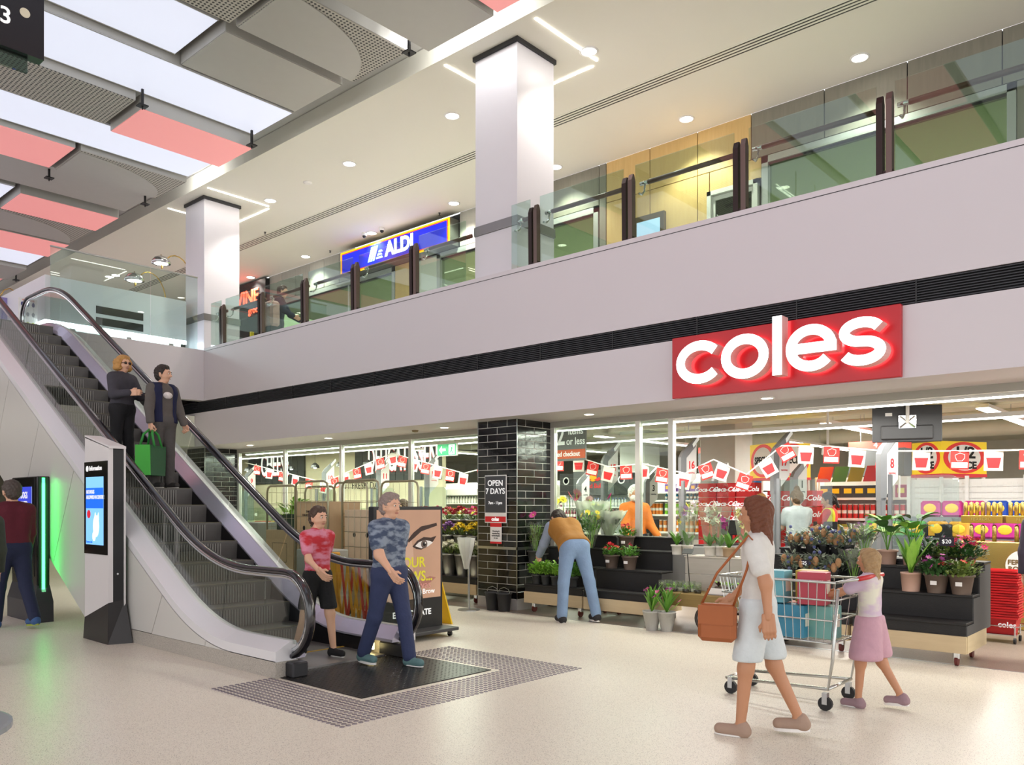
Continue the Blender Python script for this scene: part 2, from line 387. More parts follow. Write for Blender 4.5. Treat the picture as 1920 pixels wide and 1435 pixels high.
# downlights
LENS = M('downlight_lens', '#ffffff', .5, emit=14, ecol='#fff6e8', vary=0)
dl_ring = MB().lathe([(.15, .0), (.15, -.012), (.12, -.016), (.115, 0)], 20, cap=False).mesh('trim_ring', WPLAS, True)
dl_lens = MB().lathe([(.118, -.006), (.118, -.001)], 20).mesh('lens', LENS)
DLS = [((1104, 96), 'over the gap between column and long slot, nearest'), ((848, 217), 'just before the middle white column'), ((655, 307), 'third from the middle column towards the far end'),
       ((507, 376), 'beside the far column light lines'), ((851, 381), 'above the end of the blue and yellow sign'), ((1042, 313), 'close behind the middle column'), ((1287, 223), 'over the plywood wall'),
       ((1612, 108), 'over the grey panelled wall at the end'), ((697, 437), 'between the two small ceiling cameras'), ((573, 481), 'before the blue sign at its far end'), ((470, 520), 'above the wine shop sign'),
       ((205, 519), 'behind the tall glass screen'), ((217, 516), 'second behind the tall glass screen')]
for i, ((u, v), lb) in enumerate(DLS):
    p = at(u, v, Z=8.67)
    d = thing('downlight', 'round recessed downlight ' + lb, 'light', p, group='downlights in the upper ceiling')
    link('trim_ring', dl_ring, d); link('lens', dl_lens, d)
    lamp('downlight_spot', 'SPOT', (p.x, p.y, 8.6), 190, (1, .95, .86), spot_size=2.0, spot_blend=.5, shadow_soft_size=.1)
# small ceiling cameras, sprinklers, detector
for (u, v), lb in (((683, 441), 'small dome camera on the cream ceiling, farther one'), ((716, 431), 'small dome camera on the cream ceiling, beside the blue sign')):
    p = at(u, v, Z=8.62); d = thing('security_camera', lb, 'camera', (p.x, p.y, 8.67), group='ceiling cameras')
    MB().lathe([(.07, 0), (.07, -.05), (.05, -.07)], 14).build('housing', WPLAS, d); MB().ball((0, 0, -.08), .05, 12, 8).build('dome', BLACK, d, True)
for i, (u, v) in enumerate(((497, 436), (824, 400), (619, 471), (577, 343))):
    p = at(u, v, Z=8.66)
    o = MB().lathe([(.1, 0), (.1, -.012), (.06, -.03)] if i == 3 else [(.03, 0), (.03, -.01), (.012, -.012), (.012, -.05), (.03, -.055)], 14).build('smoke_detector' if i == 3 else 'sprinkler', WPLAS if i == 3 else DGREY, loc=(p.x, p.y, 8.67))
    o['label'] = ('flat round cover on the ceiling' if i == 3 else 'small sprinkler head ' + ('near the far column', 'over the near end of the blue sign', 'over the far end of the blue sign')[i]); o['category'] = 'detector' if i == 3 else 'sprinkler'

# ---------------------------------------------------------------- atrium panels
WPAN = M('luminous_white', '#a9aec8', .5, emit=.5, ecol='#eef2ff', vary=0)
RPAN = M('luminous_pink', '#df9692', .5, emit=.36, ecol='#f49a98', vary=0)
cnt = [0]
def atrium_panel(kind, xr, xl, y0, y1, z, where):
    nm = {'w': 'glowing white', 'r': 'salmon pink', 'g': 'plain grey metal', 'p': 'perforated grey metal', 'c': 'perforated metal with a plain curved area'}[kind]
    t = thing('ceiling_panel', '%s hanging panel %s' % (nm, where), 'ceiling panel', ((xr + xl) / 2, y0, z), group='hanging atrium panels')
    hw = (xr - xl) / 2; L = y1 - y0
    MB().box(-hw, hw, 0, L, .006, .26).build('housing', PANELGREY, t)
    me = {'w': WPAN, 'r': RPAN, 'g': PANELGREY, 'p': PERF, 'c': PERF}[kind]
    box(-hw + .01, hw - .01, .01, L - .01, -.006, .006).build('face_sheet', me, t)
    if kind == 'c':
        n = 24; R = hw * 1.9
        pts = [(-hw + .02, .02)] + [(-hw + .02 + min(2 * hw - .04, 1.15 * hw * 1.6) * math.cos(a), .02 + min(L - .1, 2.0) * math.sin(a)) for a in [PI / 2 * k / n for k in range(n + 1)]]
        MB().prism(pts, -.02, -.006, 'z').build('curved_sheet', PANELGREY, t)
    if kind == 'w':
        for hx in (-hw + .012, hw - .012): box(hx - .012, hx + .012, 0, L, -.01, .0).build('edge_frame', PANELGREY, t)
strips = [(-2, -6.35, -7.68, 8.4, 'rr', 'ww'), (-1, -7.75, -9.08, 8.38, 'gg', 'pp'), (0, -9.54, -10.9, 8.55, 'cc', 'wr'), (1, -11.2, -12.58, 8.6, 'wg', 'rw'), (2, -12.63, -13.95, 8.6, 'ww', 'gw'),
          (3, -13.99, -15.25, 8.35, 'pr', 'wp'), (4, -15.34, -16.54, 8.5, 'ww', 'rw'), (5, -16.6, -17.95, 8.4, 'rc', 'gg'), (6, -18.1, -19.6, 8.5, 'gg', 'wr'), (7, -19.95, -21.3, 8.42, 'wr', 'pp'),
          (8, -21.4, -22.9, 8.45, 'cc', 'rr'), (9, -23.0, -24.5, 8.42, 'rr', 'ww'), (10, -24.6, -26.1, 8.5, 'ww', 'gg'), (11, -26.2, -27.8, 8.4, 'rg', 'ww'), (12, -27.9, -29.5, 8.5, 'gr', 'rr'), (13, -29.6, -31.4, 8.45, 'ww', 'pp')]
order = 'sixteen'
for k, xr, xl, z, near, off in strips:
    names = ['first', 'second', 'third', 'fourth', 'fifth', 'sixth', 'seventh', 'eighth', 'ninth', 'tenth', 'eleventh', 'twelfth', 'thirteenth', 'fourteenth', 'fifteenth', 'sixteenth']
    s = names[k + 2] + ' row from the near end'
    if near in ('ww', 'gg') and k > 0:
        atrium_panel(near[0], xr, xl, 2.6, 8.3, z, 'in the %s, reaching the walkway side' % s)
    else: atrium_panel(near[1], xr, xl, 6.2, 8.3, z, 'in the %s, at the walkway side' % s)
    if not (near in ('ww', 'gg') and k > 0): atrium_panel(near[0], xr, xl, 2.6, 6.1, z + (.12 if near[0] in 'wg' and near[0] != near[1] else 0) + (.1 if near[0] == 'p' else 0), 'in the %s, middle of the atrium' % s)
    atrium_panel(off[0], xr, xl, -1.4, 2.5, z, 'in the %s, overhead' % s)
    if k < 10: atrium_panel(off[1], xr, xl, -6.0, -1.5, z + .05, 'in the %s, beyond the atrium middle' % s)
for k, (xr, kk) in enumerate(((-4.95, 'w'), (-3.5, 'r'), (-2.0, 'w'), (-.5, 'w'), (1.0, 'g'), (2.5, 'r'))):
    atrium_panel(kk, xr, xr - 1.35, 2.6, 8.3, 8.5, 'past the near end of the walkway, %s row' % names[k])
    atrium_panel('wrgwpw'[k], xr, xr - 1.35, -3.5, 2.4, 8.55, 'far overhead past the near end, %s row' % names[k])
for (u, v), lb in (((267, 200), 'at the corner of the salmon panel'), ((472, 274), 'at the walkway end of the long white panel'), ((92, 335), 'below the smaller salmon panel'), ((272, 384), 'at the end of the curved perforated panel'), ((767, 100), 'beside the wide grey panel close to the column'), ((30, 526), 'above the escalator head')):
    p = at(u, v, Z=8.3); h = thing('panel_hanger', 'black suspension rod with square foot ' + lb, 'hanger', p, group='panel suspension rods')
    box(-.018, .018, -.018, .018, 0, 1.45).build('rod', BLACK, h); box(-.075, .075, -.075, .075, .0, .02).build('foot_plate', BLACK, h); MB().lathe([(.012, -.05), (.012, 0)], 8).build('bolt', BLACK, h)
for i, (x, y) in enumerate(((-17.3, 8.55), (-16.6, 8.55), (-9.3, 8.5), (-8.9, 8.5), (-8.4, 8.5), (-7.9, 8.5))):
    s_ = thing('spotlight', 'bright small spotlight in the cove, ' + ['farthest one', 'second farthest', 'first of the nearer cluster', 'second of the nearer cluster', 'third of the nearer cluster', 'last of the nearer cluster'][i], 'light', (x, y, 8.95), group='spotlights in the cove farther' if i < 2 else 'spotlights in the cove nearer')
    MB().lathe([(.05, .0), (.06, .12), (.03, .16), (.008, .17), (.008, .8)], 12, (0, 0, 0)).build('can', WPLAS, s_); MB().lathe([(.045, -.004), (.045, .002)], 12).build('lens', M('spot_lens', '#ffffff', .5, emit=60, ecol='#ffffff', vary=0), s_)
    lamp('cove_spot', 'POINT', (x, y - .05, 8.85), 9, (1, .98, .96), shadow_soft_size=.05)

# ---------------------------------------------------------------- upper shop wall
def wall_panel(x0, x1, z0, z1, mat, par, y=13.9): MB().bbox(x0 + .008, x1 - .008, y, y + .04, z0 + .006, z1 - .006, .004).build('wall_panel', mat, par)
uw = struct('wall_upper', MB().box(-60, 14, 13.98, 14.05, 7.83, 8.67).box(-10.0, -6.45, 13.98, 14.05, 4.7, 7.83).box(-2.48, 14, 13.98, 14.05, 4.7, 7.83).box(-60, -24, 13.98, 14.05, 4.7, 7.83), BLACK, 'panelled shop wall of the upper walkway', 'wall')
for x0, x1 in ((-14.1, -12.7), (-12.7, -11.3), (-11.3, -9.98)): wall_panel(x0, x1, 7.83, 8.665, PALEPLY if x1 < -11 else GREYPLY, uw)
wall_panel(-9.98, -9.8, 4.7, 8.665, GREYPLY, uw)
for x0, x1 in ((-9.8, -8.75), (-8.75, -7.7), (-7.7, -6.62)):
    wall_panel(x0, x1, 7.83, 8.665, PLY, uw)
    if x0 < -7.8: wall_panel(x0, x1, 4.7, 7.83, PLY, uw)
wall_panel(-7.7, -7.45, 4.7, 7.83, PLY, uw); wall_panel(-7.45, -6.42, 7.46, 7.83, PLY, uw)
for k in range(9):
    x0 = -6.62 + k * 1.32; wall_panel(x0, x0 + 1.32, 7.83, 8.665, GREYPLY, uw)
    if x0 > -2.6: wall_panel(x0, x0 + 1.32, 4.7, 7.83, GREYPLY, uw)
wall_panel(-2.48, -1.34, 4.7, 7.83, GREYPLY, uw)
for k in range(6): wall_panel(-22.5 + k * .72, -21.78 + k * .72, 7.83, 8.665, PALEPLY, uw)
wall_panel(-22.6, -22.3, 4.7, 7.83, PALEPLY, uw)
wall_panel(-16.5, -15.8, 4.7, 7.83, PLY, uw)
# shop windows and the glazed door
def shop_window(n, x0, x1, label, mull=()):
    w = thing('window_%d' % n, label, 'window', ((x0 + x1) / 2, 13.95, 4.7), kind='structure'); h = (x1 - x0) / 2
    FR = M('window_frame_grey', '#b4b6b2', .4, .4)
    f = MB(); f.box(-h, -h + .12, -.06, .1, 0, 3.12); f.box(h - .12, h, -.06, .1, 0, 3.12); f.box(-h, h, -.06, .1, 3.0, 3.12); f.build('window_frame', FR, w)
    box(-h + .12, h - .12, -.02, .06, 2.96, 3.02).build('seal', BLACK, w)
    xs = [-h + .12] + [m - (x0 + x1) / 2 for m in mull] + [h - .12]
    for a, b in zip(xs, xs[1:]): box(a + .01, b - .01, .01, .022, 0, 2.98).build('pane', GREENGLASS, w)
    for m in xs[1:-1]: box(m - .03, m + .03, -.03, .07, 0, 3.0).build('mullion', FR, w)
shop_window(1, -6.42, -2.48, 'wide grey framed shop window past the plywood wall')
shop_window(2, -14.9, -10.0, 'shop window behind the middle white column', (-13.3, -11.7))
shop_window(3, -22.3, -16.5, 'shop window below the far end of the blue sign', (-20.6, -18.5))
dr = thing('door_1', 'white framed glass door in the plywood wall upstairs', 'door', (-6.98, 13.9, 4.7), kind='structure')
f = MB(); f.box(-.5, -.42, -.05, .12, 0, 2.75); f.box(.42, .5, -.05, .12, 0, 2.75); f.box(-.5, .5, -.05, .12, 2.67, 2.75); f.build('door_frame', M('door_frame_white', '#d9d8cf', .4), dr)
box(-.42, -.36, .02, .07, 0, 2.66).build('stile', M('door_frame_white'), dr); box(.36, .42, .02, .07, 0, 2.66).build('stile', M('door_frame_white'), dr); box(-.36, .36, .02, .07, 2.58, 2.66).build('rail', M('door_frame_white'), dr)
box(-.36, .36, .04, .05, 0, 2.58).build('pane', GREENGLASS, dr); MB().tube([(-.33, -.03, 1.0), (-.33, -.03, 1.4)], .012).build('door_handle', STEEL, dr)
# rooms behind the upper windows
rm = MB(); rm.box(-24, 4, 14.1, 17.4, 8.0, 8.1); rm.box(-24, 4, 17.3, 17.4, 8.0, 8.66)
struct('ceiling_upper_shop', rm, M('shop_ceiling_board', '#a7a99f', .7), 'grey ceiling board just inside the upper shop windows', 'ceiling')
struct('ceiling_upper_shop_back', box(-24, 4, 17.4, 26, 8.62, 8.72), M('shop_ceiling_pale', '#d9dccb', .7), 'pale open ceiling deep in the upper shop', 'ceiling')
struct('wall_upper_shop', box(-24, 4, 25.9, 26, 4.7, 8.7), M('shop_wall_pale', '#d5d3b8', .7), 'pale wall deep in the upper shop', 'wall')
def troffer(x, y, z, lab):
    t = thing('troffer_light', lab, 'light', (x, y, z), group='lights inside the upper shop')
    box(-.62, .62, -.16, .16, 0, .08).build('tray', WPLAS, t)
    for s in (-.08, .08): box(-.58, .58, s - .035, s + .035, -.012, 0).build('tube_lamp', LED, t)
    for s in (-.5, .5): MB().tube([(s, 0, .08), (s, 0, .86)], .006, 5).build('wire', STEEL, t)
for i, (x, y) in enumerate(((-5.9, 17.9), (-3.6, 18.0), (-5.6, 21), (-11.9, 18.3), (-13.5, 18.2), (-17.6, 18.4), (-19.3, 20))):
    troffer(x, y, 7.75, 'twin tube light hanging in the upper shop, ' + ['over the wide window middle', 'at the end of the wide window', 'deeper behind the wide window', 'behind the middle column', 'second behind the middle column', 'below the blue sign', 'behind the far window'][i])
for x, e in ((-4.5, 330), (-12.5, 330), (-18, 330)): lamp('upper_shop_light', 'AREA', (x, 18.5, 7.7), e, (1, 1, .88), shape='RECTANGLE', size=4, size_y=1.2)
for i, (y, z, r) in enumerate(((19.0, 8.2, .22), (20.5, 8.4, .05), (21.5, 8.3, .3))):
    o = MB().tube([(-23, y, z), (3, y, z)], r, 12).build('air_duct' if r > .1 else 'pipe', M('duct_grey', '#b9bcb0', .5, .3), None, True); o['label'] = ['round duct under the upper shop ceiling, nearer', 'thin pipe under the upper shop ceiling', 'wide round duct under the upper shop ceiling, deeper'][i]; o['category'] = 'duct'
ct = thing('cable_tray', 'ladder cable tray under the upper shop ceiling', 'cable tray', (-4.55, 17.5, 8.1))
for s in (-.2, .2): box(s - .015, s + .015, 0, 3.5, 0, .06).build('rail', WPLAS, ct)
for k in range(14): box(-.2, .2, .1 + k * .25, .13 + k * .25, 0, .03).build('rung', WPLAS, ct)
# digital poster on the plywood
a = at(1190, 400, Y=13.86); b2 = at(1248, 400, Y=13.86)
dp = thing('digital_poster', 'black framed poster screen with small blue logo on the plywood wall', 'screen', ((a.x + b2.x) / 2, 13.86, 4.7)); h = (b2.x - a.x) / 2
MB().bbox(-h, h, -.06, .03, .5, 2.62, .01).build('case', M('screen_case', '#54462f', .4), dp)
box(-h + .09, h - .09, -.066, -.06, .6, 2.5).build('screen', M('pale_blue_screen', '#9fc0dd', .3, emit=.5, ecol='#a8c8e8', vary=0), dp)
lg = box(.1, .36, -.07, -.066, 1.72, 2.06).build('logo', M('logo_blue', '#1d2b70', .4, vary=0), dp)
text('ALDI', .09, M('logo_white', '#ffffff', .4, emit=.6, vary=0), (.23, -.072, 1.79), '-y', lg, bold=.004)
text('Good Different', .07, INK, (.2, -.068, 1.6), '-y', dp)

# blue shop sign
sg = thing('shop_sign', 'blue light box sign with yellow and orange border over the upper shop', 'sign', (-16.27, 13.6, 7.84))
box(-2.14, 2.14, .0, .3, 0, .64).build('case', M('sign_case', '#4a4a44', .5), sg)
box(-2.14, 2.14, -.012, 0, 0, .64).build('yellow_border', M('sign_yellow', '#f5b800', .4, emit=.9, vary=0), sg)
box(-2.09, 2.09, -.018, -.012, .045, .595).build('orange_border', M('sign_orange', '#f04a12', .4, emit=.8, vary=0), sg)
box(-2.06, 2.06, -.022, -.018, .07, .57).build('blue_face', M('sign_blue', '#0b1fb4', .3, emit=.75, ecol='#0a1ccf', vary=0), sg)
SW = M('sign_white', '#ffffff', .4, emit=2.4, vary=0)
text('ALDI', .5, SW, (.32, -.026, .33), '-y', sg, bold=.02, ext=.004)
lb_ = M('sign_cyan', '#9fe0ff', .4, emit=1.8, ecol='#b8ecff', vary=0)
for k in range(3):
    q = -.94 + k * .1; MB().prism([(q, .15), (q + .07, .15), (q + .22, .52), (q + .15, .52)], -.03, -.024).build('logo_stripe', lb_, sg)
for k, (a0, a1, z) in enumerate(((-.6, -.42, .17), (-.55, -.45, .25), (-.5, -.43, .33))): MB().prism([(a0, z), (a1 + .1, z), (a1 + .06, z + .05), (a0 + .02, z + .05)], -.03, -.024).build('logo_stripe', lb_, sg)
# wine shop sign
wsg = thing('shop_sign', 'black sign with red neon WINE letters beyond the far column', 'sign', (-25.2, 13.75, 7.5))
box(-2.75, 2.75, 0, .2, 0, 1.1).build('board', BLACK, wsg)
NEON = M('neon_red', '#ff5a3a', .4, emit=3, ecol='#ff4a30', vary=0)
text('WINE', .62, NEON, (1.6, -.02, .62), '-y', wsg, bold=.01, ext=.01); text('grocer', .3, NEON, (2.2, -.02, .2), '-y', wsg, bold=.002, ext=.008)
box(-2.7, 2.7, .0, .1, -2.8, 0).build('dark_front', M('wine_front', '#15181a', .2), wsg)
yb = box(-23.1, -23.02, 13.6, 13.7, 4.7, 7.0).build('signpost', M('yellow_post', '#d8c020', .4, emit=.2)); yb['label'] = 'yellow upright strip by the wine shop'; yb['category'] = 'post'

# ---------------------------------------------------------------- balustrade of the walkway
def balustrade(name, posts, x_lo, x_hi, label):
    b = thing(name, label, 'balustrade', (x_lo, 9.11, 5.07)); o = x_lo
    blade = MB().prism([(-.05, 0), (.03, 0), (.03, .78), (.0, .86), (-.03, .86), (-.06, .78)], -.085, -.02, 'x')
    bm1 = blade.mesh('post_blade', BRONZED)
    bm2 = MB().prism([(-.05, 0), (.03, 0), (.03, .8), (.0, .88), (-.03, .88), (-.06, .8)], .012, .075, 'x').mesh('post_blade', BRONZE)
    edges = [x_lo] + posts + [x_hi]
    for x in posts:
        p = link('post', MB().box(-.09, .08, -.04, .03, 0, .06).mesh('post', BRONZED), b, (x - o, 0, 0))
        link('post_blade', bm1, p); link('post_blade', bm2, p)
    for x0, x1 in zip(edges, edges[1:]):
        if x1 - x0 < .3: continue
        g0 = x0 + (.09 if x0 in posts else .01); g1 = x1 - (.1 if x1 in posts else .01)
        box(g0 - o, g1 - o, .0, .014, .02, 1.0).build('glass_pane', RAILGLASS, b)
        r = MB().tube([(g0 - o + .1, .16, .8), (g1 - o - .02, .16, .8)], .032, 10).build('handrail', MAROON, b, True)
        MB().tube([(g0 - o - .02, .16, .8), (g0 - o + .1, .16, .8)], .028, 10).build('rail_sleeve', CHROME, r, True)
        MB().tube([(g0 - o + .05, .02, .62), (g0 - o + .05, .08, .62), (g0 - o + .05, .14, .68), (g0 - o + .05, .16, .77)], .014, 8).build('rail_bracket', CHROME, r, True)
balustrade('balustrade', [-7.68, -6.05, -4.46, -2.82, -1.2], -8.15, .3, 'glass balustrade with bronze posts on the near side of the middle column')
balustrade('balustrade', [-16.55, -15.0, -13.46, -11.89, -10.3], -17.1, -9.1, 'glass balustrade with bronze posts between the two white columns')
# tall glass screen beside the escalator head
gs = thing('glass_screen', 'tall frameless glass screen at the escalator head', 'glass screen', (-17.3, 5.9, 5.03))
for y0, y1 in ((0, 1.95), (1.965, 3.0)): box(-.008, .008, y0, y1, 0, 1.6).build('glass_pane', glass('screen_glass', '#eef7f4', 1.3), gs)
box(-.02, .02, 0, 3.0, 1.6, 1.625).build('top_cap', STEEL, gs)
for y in (.4, 1.5, 2.4): box(-.02, .02, y - .05, y + .05, -.02, .06).build('clamp', STEEL, gs)
# white kiosk behind the screen with a glowing foot
ks = thing('kiosk_counter', 'white counter with a glowing light strip at its foot behind the tall glass', 'counter', (-18.2, 6.1, 4.7))
MB().bbox(-3.2, .0, 0, 3.0, .68, 1.6, .01).build('body', M('kiosk_white', '#e6e8ec', .35, vary=.01), ks)
box(-3.1, -.08, .08, 2.9, 0, .68).build('recessed_foot', WPLAS, ks)
lm_ = MB(); lm_.box(-.06, .0, -.0, 3.0, .61, .68); lm_.box(-3.2, -.06, .0, .06, .61, .68)
lm_.build('light_strip', M('cool_led', '#ffffff', .4, emit=12, ecol='#e6f6ff', vary=0), ks)
for k in range(2): box(.0, .012, 1.0, 2.0, .98 - k * .24, 1.14 - k * .24).build('dark_opening', BLACK, ks)
# arc lamps
for i, (u, v, uu) in enumerate(((302, 487, 361), (252, 519, 311))):
    hd = at(u, v, X=-19.6); ft = at(uu, v, X=-19.9)
    al = thing('arc_lamp', 'brass arc floor lamp with chrome dome shade, ' + ['nearer the column', 'beside the screen joint'][i], 'lamp', (ft.x, ft.y, 4.7), group='arc lamps')
    pts = [(0, 0, 0), (0, 0, hd.z - 4.7 - .4)]; rel = (hd.x - ft.x, hd.y - ft.y)
    for k in range(1, 11):
        a = PI * k / 11; pts.append((rel[0] * (1 - math.cos(a)) / 2, rel[1] * (1 - math.cos(a)) / 2, hd.z - 4.7 - .4 + .62 * math.sin(a)))
    pts.append((rel[0], rel[1], hd.z - 4.7 + .12))
    MB().tube(pts, .014, 8).build('stem', M('brass', '#c8a65a', .25, 1.), al, True)
    MB().lathe([(.22, 0), (.21, .07), (.15, .15), (.05, .19), (.02, .2)], 20, (rel[0], rel[1], hd.z - 4.8)).build('shade', CHROME, al, True)
    MB().ball((rel[0], rel[1], hd.z - 4.78), (.19, .19, .04), 14, 6).build('bulb', LED, al); MB().lathe([(.2, 0), (.2, .06)], 20).build('base', BLACK, al)

# ---------------------------------------------------------------- red store sign
st = thing('store_sign', 'large red sign with glowing white lowercase letters on the lower fascia', 'sign', (-5.3, 8.93, 2.92))
MB().bbox(0, 2.68, 0, .07, 0, .75, .006).build('red_panel', M('sign_red', '#bd0418', .3, vary=.02), st)
LFACE = M('letter_face', '#ffffff', .4, emit=2.6, ecol='#ffffff', vary=0); LSIDE = M('letter_return', '#e9c2be', .35, emit=.02, ecol='#ffd8d4', vary=0); LHALO = M('letter_halo', '#ffffff', .5, emit=2.2, ecol='#ffe9e4', vary=0)
def stroke(paths, w, y0, y1, name):
    f = MB()
    for path, closed in paths:
        n = len(path); L = []; R = []
        for i, p in enumerate(path):
            a = path[(i - 1) % n] if closed else path[max(i - 1, 0)]; b = path[(i + 1) % n] if closed else path[min(i + 1, n - 1)]
            dx, dz = b[0] - a[0], b[1] - a[1]; l = math.hypot(dx, dz); nx, nz = -dz / l * w / 2, dx / l * w / 2
            L.append((p[0] + nx, p[1] + nz)); R.append((p[0] - nx, p[1] - nz))
        vs = [(x, y0, z) for x, z in L] + [(x, y0, z) for x, z in R] + [(x, y1, z) for x, z in L] + [(x, y1, z) for x, z in R]
        A = []; B = []; H = []
        for i in range(n if closed else n - 1):
            j = (i + 1) % n
            A.append((i, j, n + j, n + i)); H.append((2 * n + i, 3 * n + i, 3 * n + j, 2 * n + j)); B += [(i, 2 * n + i, 2 * n + j, j), (n + i, n + j, 3 * n + j, 3 * n + i)]
        if not closed: B += [(0, n, 3 * n, 2 * n), (n - 1, 3 * n - 1, 4 * n - 1, 2 * n - 1)]
        k = len(f.v); f.v += vs
        for fs, mi in ((A, 0), (B, 1), (H, 2)): f.f += [tuple(q + k for q in x) for x in fs]; f.mi += [mi] * len(fs)
    return f.build('letter', [LFACE, LSIDE, LHALO], st)
def arc(cx, cz, rx, rz, a0, a1, n=28): return [(cx + rx * math.cos(math.radians(a0 + (a1 - a0) * k / n)), cz + rz * math.sin(math.radians(a0 + (a1 - a0) * k / n))) for k in range(n + 1)]
W = .115; Y0, Y1 = -.2, -.035
def lx(u): return at(u, 680, Y=8.73).x + 5.3
def span(u0, u1): return (lx(u0) + lx(u1)) / 2, (lx(u1) - lx(u0)) / 2 - W / 2
CZ = .375; RZ = .235 - W / 2 + .02
cx, rx = span(1268, 1356); stroke([(arc(cx, CZ, rx, RZ, 38, 322), False)], W, Y0, Y1, 'c')
cx, rx = span(1352, 1441); stroke([(arc(cx, CZ, rx, RZ, 0, 360, 36)[:-1], True)], W, Y0, Y1, 'o')
cx, rx = span(1447, 1467); stroke([([(cx, CZ - .255), (cx, CZ + .4)], False)], W * .95, Y0, Y1, 'l')
cx, rx = span(1473, 1569); stroke([(arc(cx, CZ, rx, RZ, 2, 322, 32), False), ([(cx - rx, CZ), (cx + rx + W / 2 - .005, CZ)], False)], W * .98, Y0, Y1, 'e')
cx, rx = span(1571, 1662); q = RZ / 2
sp = arc(cx, CZ + q, rx * .96, q, 22, 250, 22) + arc(cx, CZ - q, rx, q, 70, -158, 22); stroke([(sp, False)], W * .95, Y0, Y1, 's')
# hanging directory sign in the near corner
hs = thing('hanging_sign', 'black hanging directory sign with white number 13, cut by the picture edge', 'sign', at(78, 118, t=6.2))
box(-.05, .05, -1.6, 0, 0, 1.05).build('board', M('sign_black_gloss', '#0c0b12', .25), hs)
text('13', .17, M('print_white', '#f2f2f2', .5, emit=.3, vary=0), (.052, -.3, .22), '+x', hs, bold=.002)
MB().prism([(-.13 + .035 * math.cos(2 * PI * k / 16), .3 + .035 * math.sin(2 * PI * k / 16)) for k in range(16)], .05, .054, 'x').build('dot', M('dot_cream', '#d8d2b8', .4), hs)
box(-.012, .012, -1.7, -.1, -.12, .0).build('glass_strip', glass('strip_glass', '#a9bdb8', 1.5), hs)
for y in (-1.3, -.3): MB().tube([(0, y, 1.05), (0, y, 4.4)], .012, 6).build('suspension_rod', STEEL, hs)
# promotional column and safety board at the escalator head
pb = thing('promotion_banner', 'purple banner with a gold post beyond the escalator head', 'banner', at(17, 640, X=-20.5))
box(-.03, .03, -.17, .13, 0, .95).build('banner_sheet', M('banner_purple', '#8a80b8', .5, vary=.25, scale=4), pb); MB().bbox(-.04, .04, .13, .2, -.6, 1.0, .006).build('gold_post', M('brass'), pb); MB().tube([(0, -.17, .98), (0, -.1, 1.12), (0, .02, 1.18), (0, .14, 1.12), (0, .18, 1.0)], .012, 6).build('gold_arch', M('brass'), pb, True)
nb = thing('safety_board', 'white safety board with small pictograms at the escalator head', 'notice', (-18.45, 5.72, 4.7)); MB().bbox(-.02, .0, -.02, .33, .42, 1.1, .004).build('board', PAPER, nb)
for r in range(3):
    for k in range(3): MB().ball((.002, .05 + k * .1, .98 - r * .2), (.004, .03, .045), 10, 6).build('pictogram', M(['picto_blue', 'picto_grey', 'picto_lime'][r], ['#4a4f86', '#8a8a90', '#b8c03a'][r], .6), nb)
text('ATTENTION', .04, REDINK, (.004, .16, 1.06), '+x', nb)
box(-.02, .0, .0, .3, 0, .42).build('stand_leg', LGREY, nb)
# ================================================================ ESCALATOR
SL = math.tan(math.radians(30)); XB, RISE = -8.13, 4.7
def zn(x):
    def ramp(s, w=.75): return 0 if s < -w else SL * s if s > w else SL * (s + w) ** 2 / (4 * w)
    s = XB - x; return ramp(s) - ramp(s - RISE / SL)
def epath(x0, x1, n=60): return [(x0 + (x1 - x0) * k / n, zn(x0 + (x1 - x0) * k / n)) for k in range(n + 1)]
def nrm(x):
    d = (zn(x - .01) - zn(x + .01)) / .02; l = math.hypot(1, d); return (d / l, 1 / l)   # upward normal for a path rising towards -x
def off(x, o): n = nrm(x); return (x + n[0] * o, zn(x) + n[1] * o)
def clip(poly, a, b, c):
    """keep the side a*x + b*z >= c"""
    out = []
    for i, p in enumerate(poly):
        q = poly[(i + 1) % len(poly)]; dp = a * p[0] + b * p[1] - c; dq = a * q[0] + b * q[1] - c
        if dp >= 0: out.append(p)
        if dp * dq < 0: t = dp / (dp - dq); out.append((p[0] + (q[0] - p[0]) * t, p[1] + (q[1] - p[1]) * t))
    return out
CLAD = M('escalator_cladding', '#cfcdc8', .35, .1, vary=.02, scale=1)
DECK = M('escalator_deck', '#e4e3e6', .3, .15, vary=.01, scale=2)
SKIRT = M('lavender_steel', '#cfcbdd', .22, .55, vary=.03)
HRAIL = M('handrail_rubber', '#17151b', .16, spec=.9, vary=.05)
EGLASS = glass('escalator_glass', '#ecf1ee', 1.3)
TREAD = M('step_tread', '#6d6a67', .5, .3, vary=.1, scale=10)
RISER = M('step_riser', '#918e8a', .5, .3, vary=.15, scale=8)
es = thing('escalator', 'escalator with glass sides and black handrails rising to the upper floor', 'escalator', (0, 0, 0))
YN, YFAR = 4.35, 5.67     # balustrade planes
X0, X1 = -6.72, -17.75
def handrail_path(o):
    pts = []
    r = .40; cz = .97 - r
    for k in range(0, 17):
        a = math.radians(-100 + 190 * k / 16); pts.append((X0 + (r + o) * math.cos(a) - .02, cz + (r + o) * math.sin(a)))
    for k in range(1, 80):
        x = X0 - .05 + (X1 - X0 + .1) * k / 79; n = nrm(x); pts.append((x + n[0] * (.97 + o - .97) * 1 + n[0] * 0, zn(x) + .97 + o))
    for k in range(1, 17):
        a = math.radians(90 + 190 * k / 16); pts.append((X1 + (r + o) * math.cos(a) + .02, RISE + cz + (r + o) * math.sin(a)))
    return pts
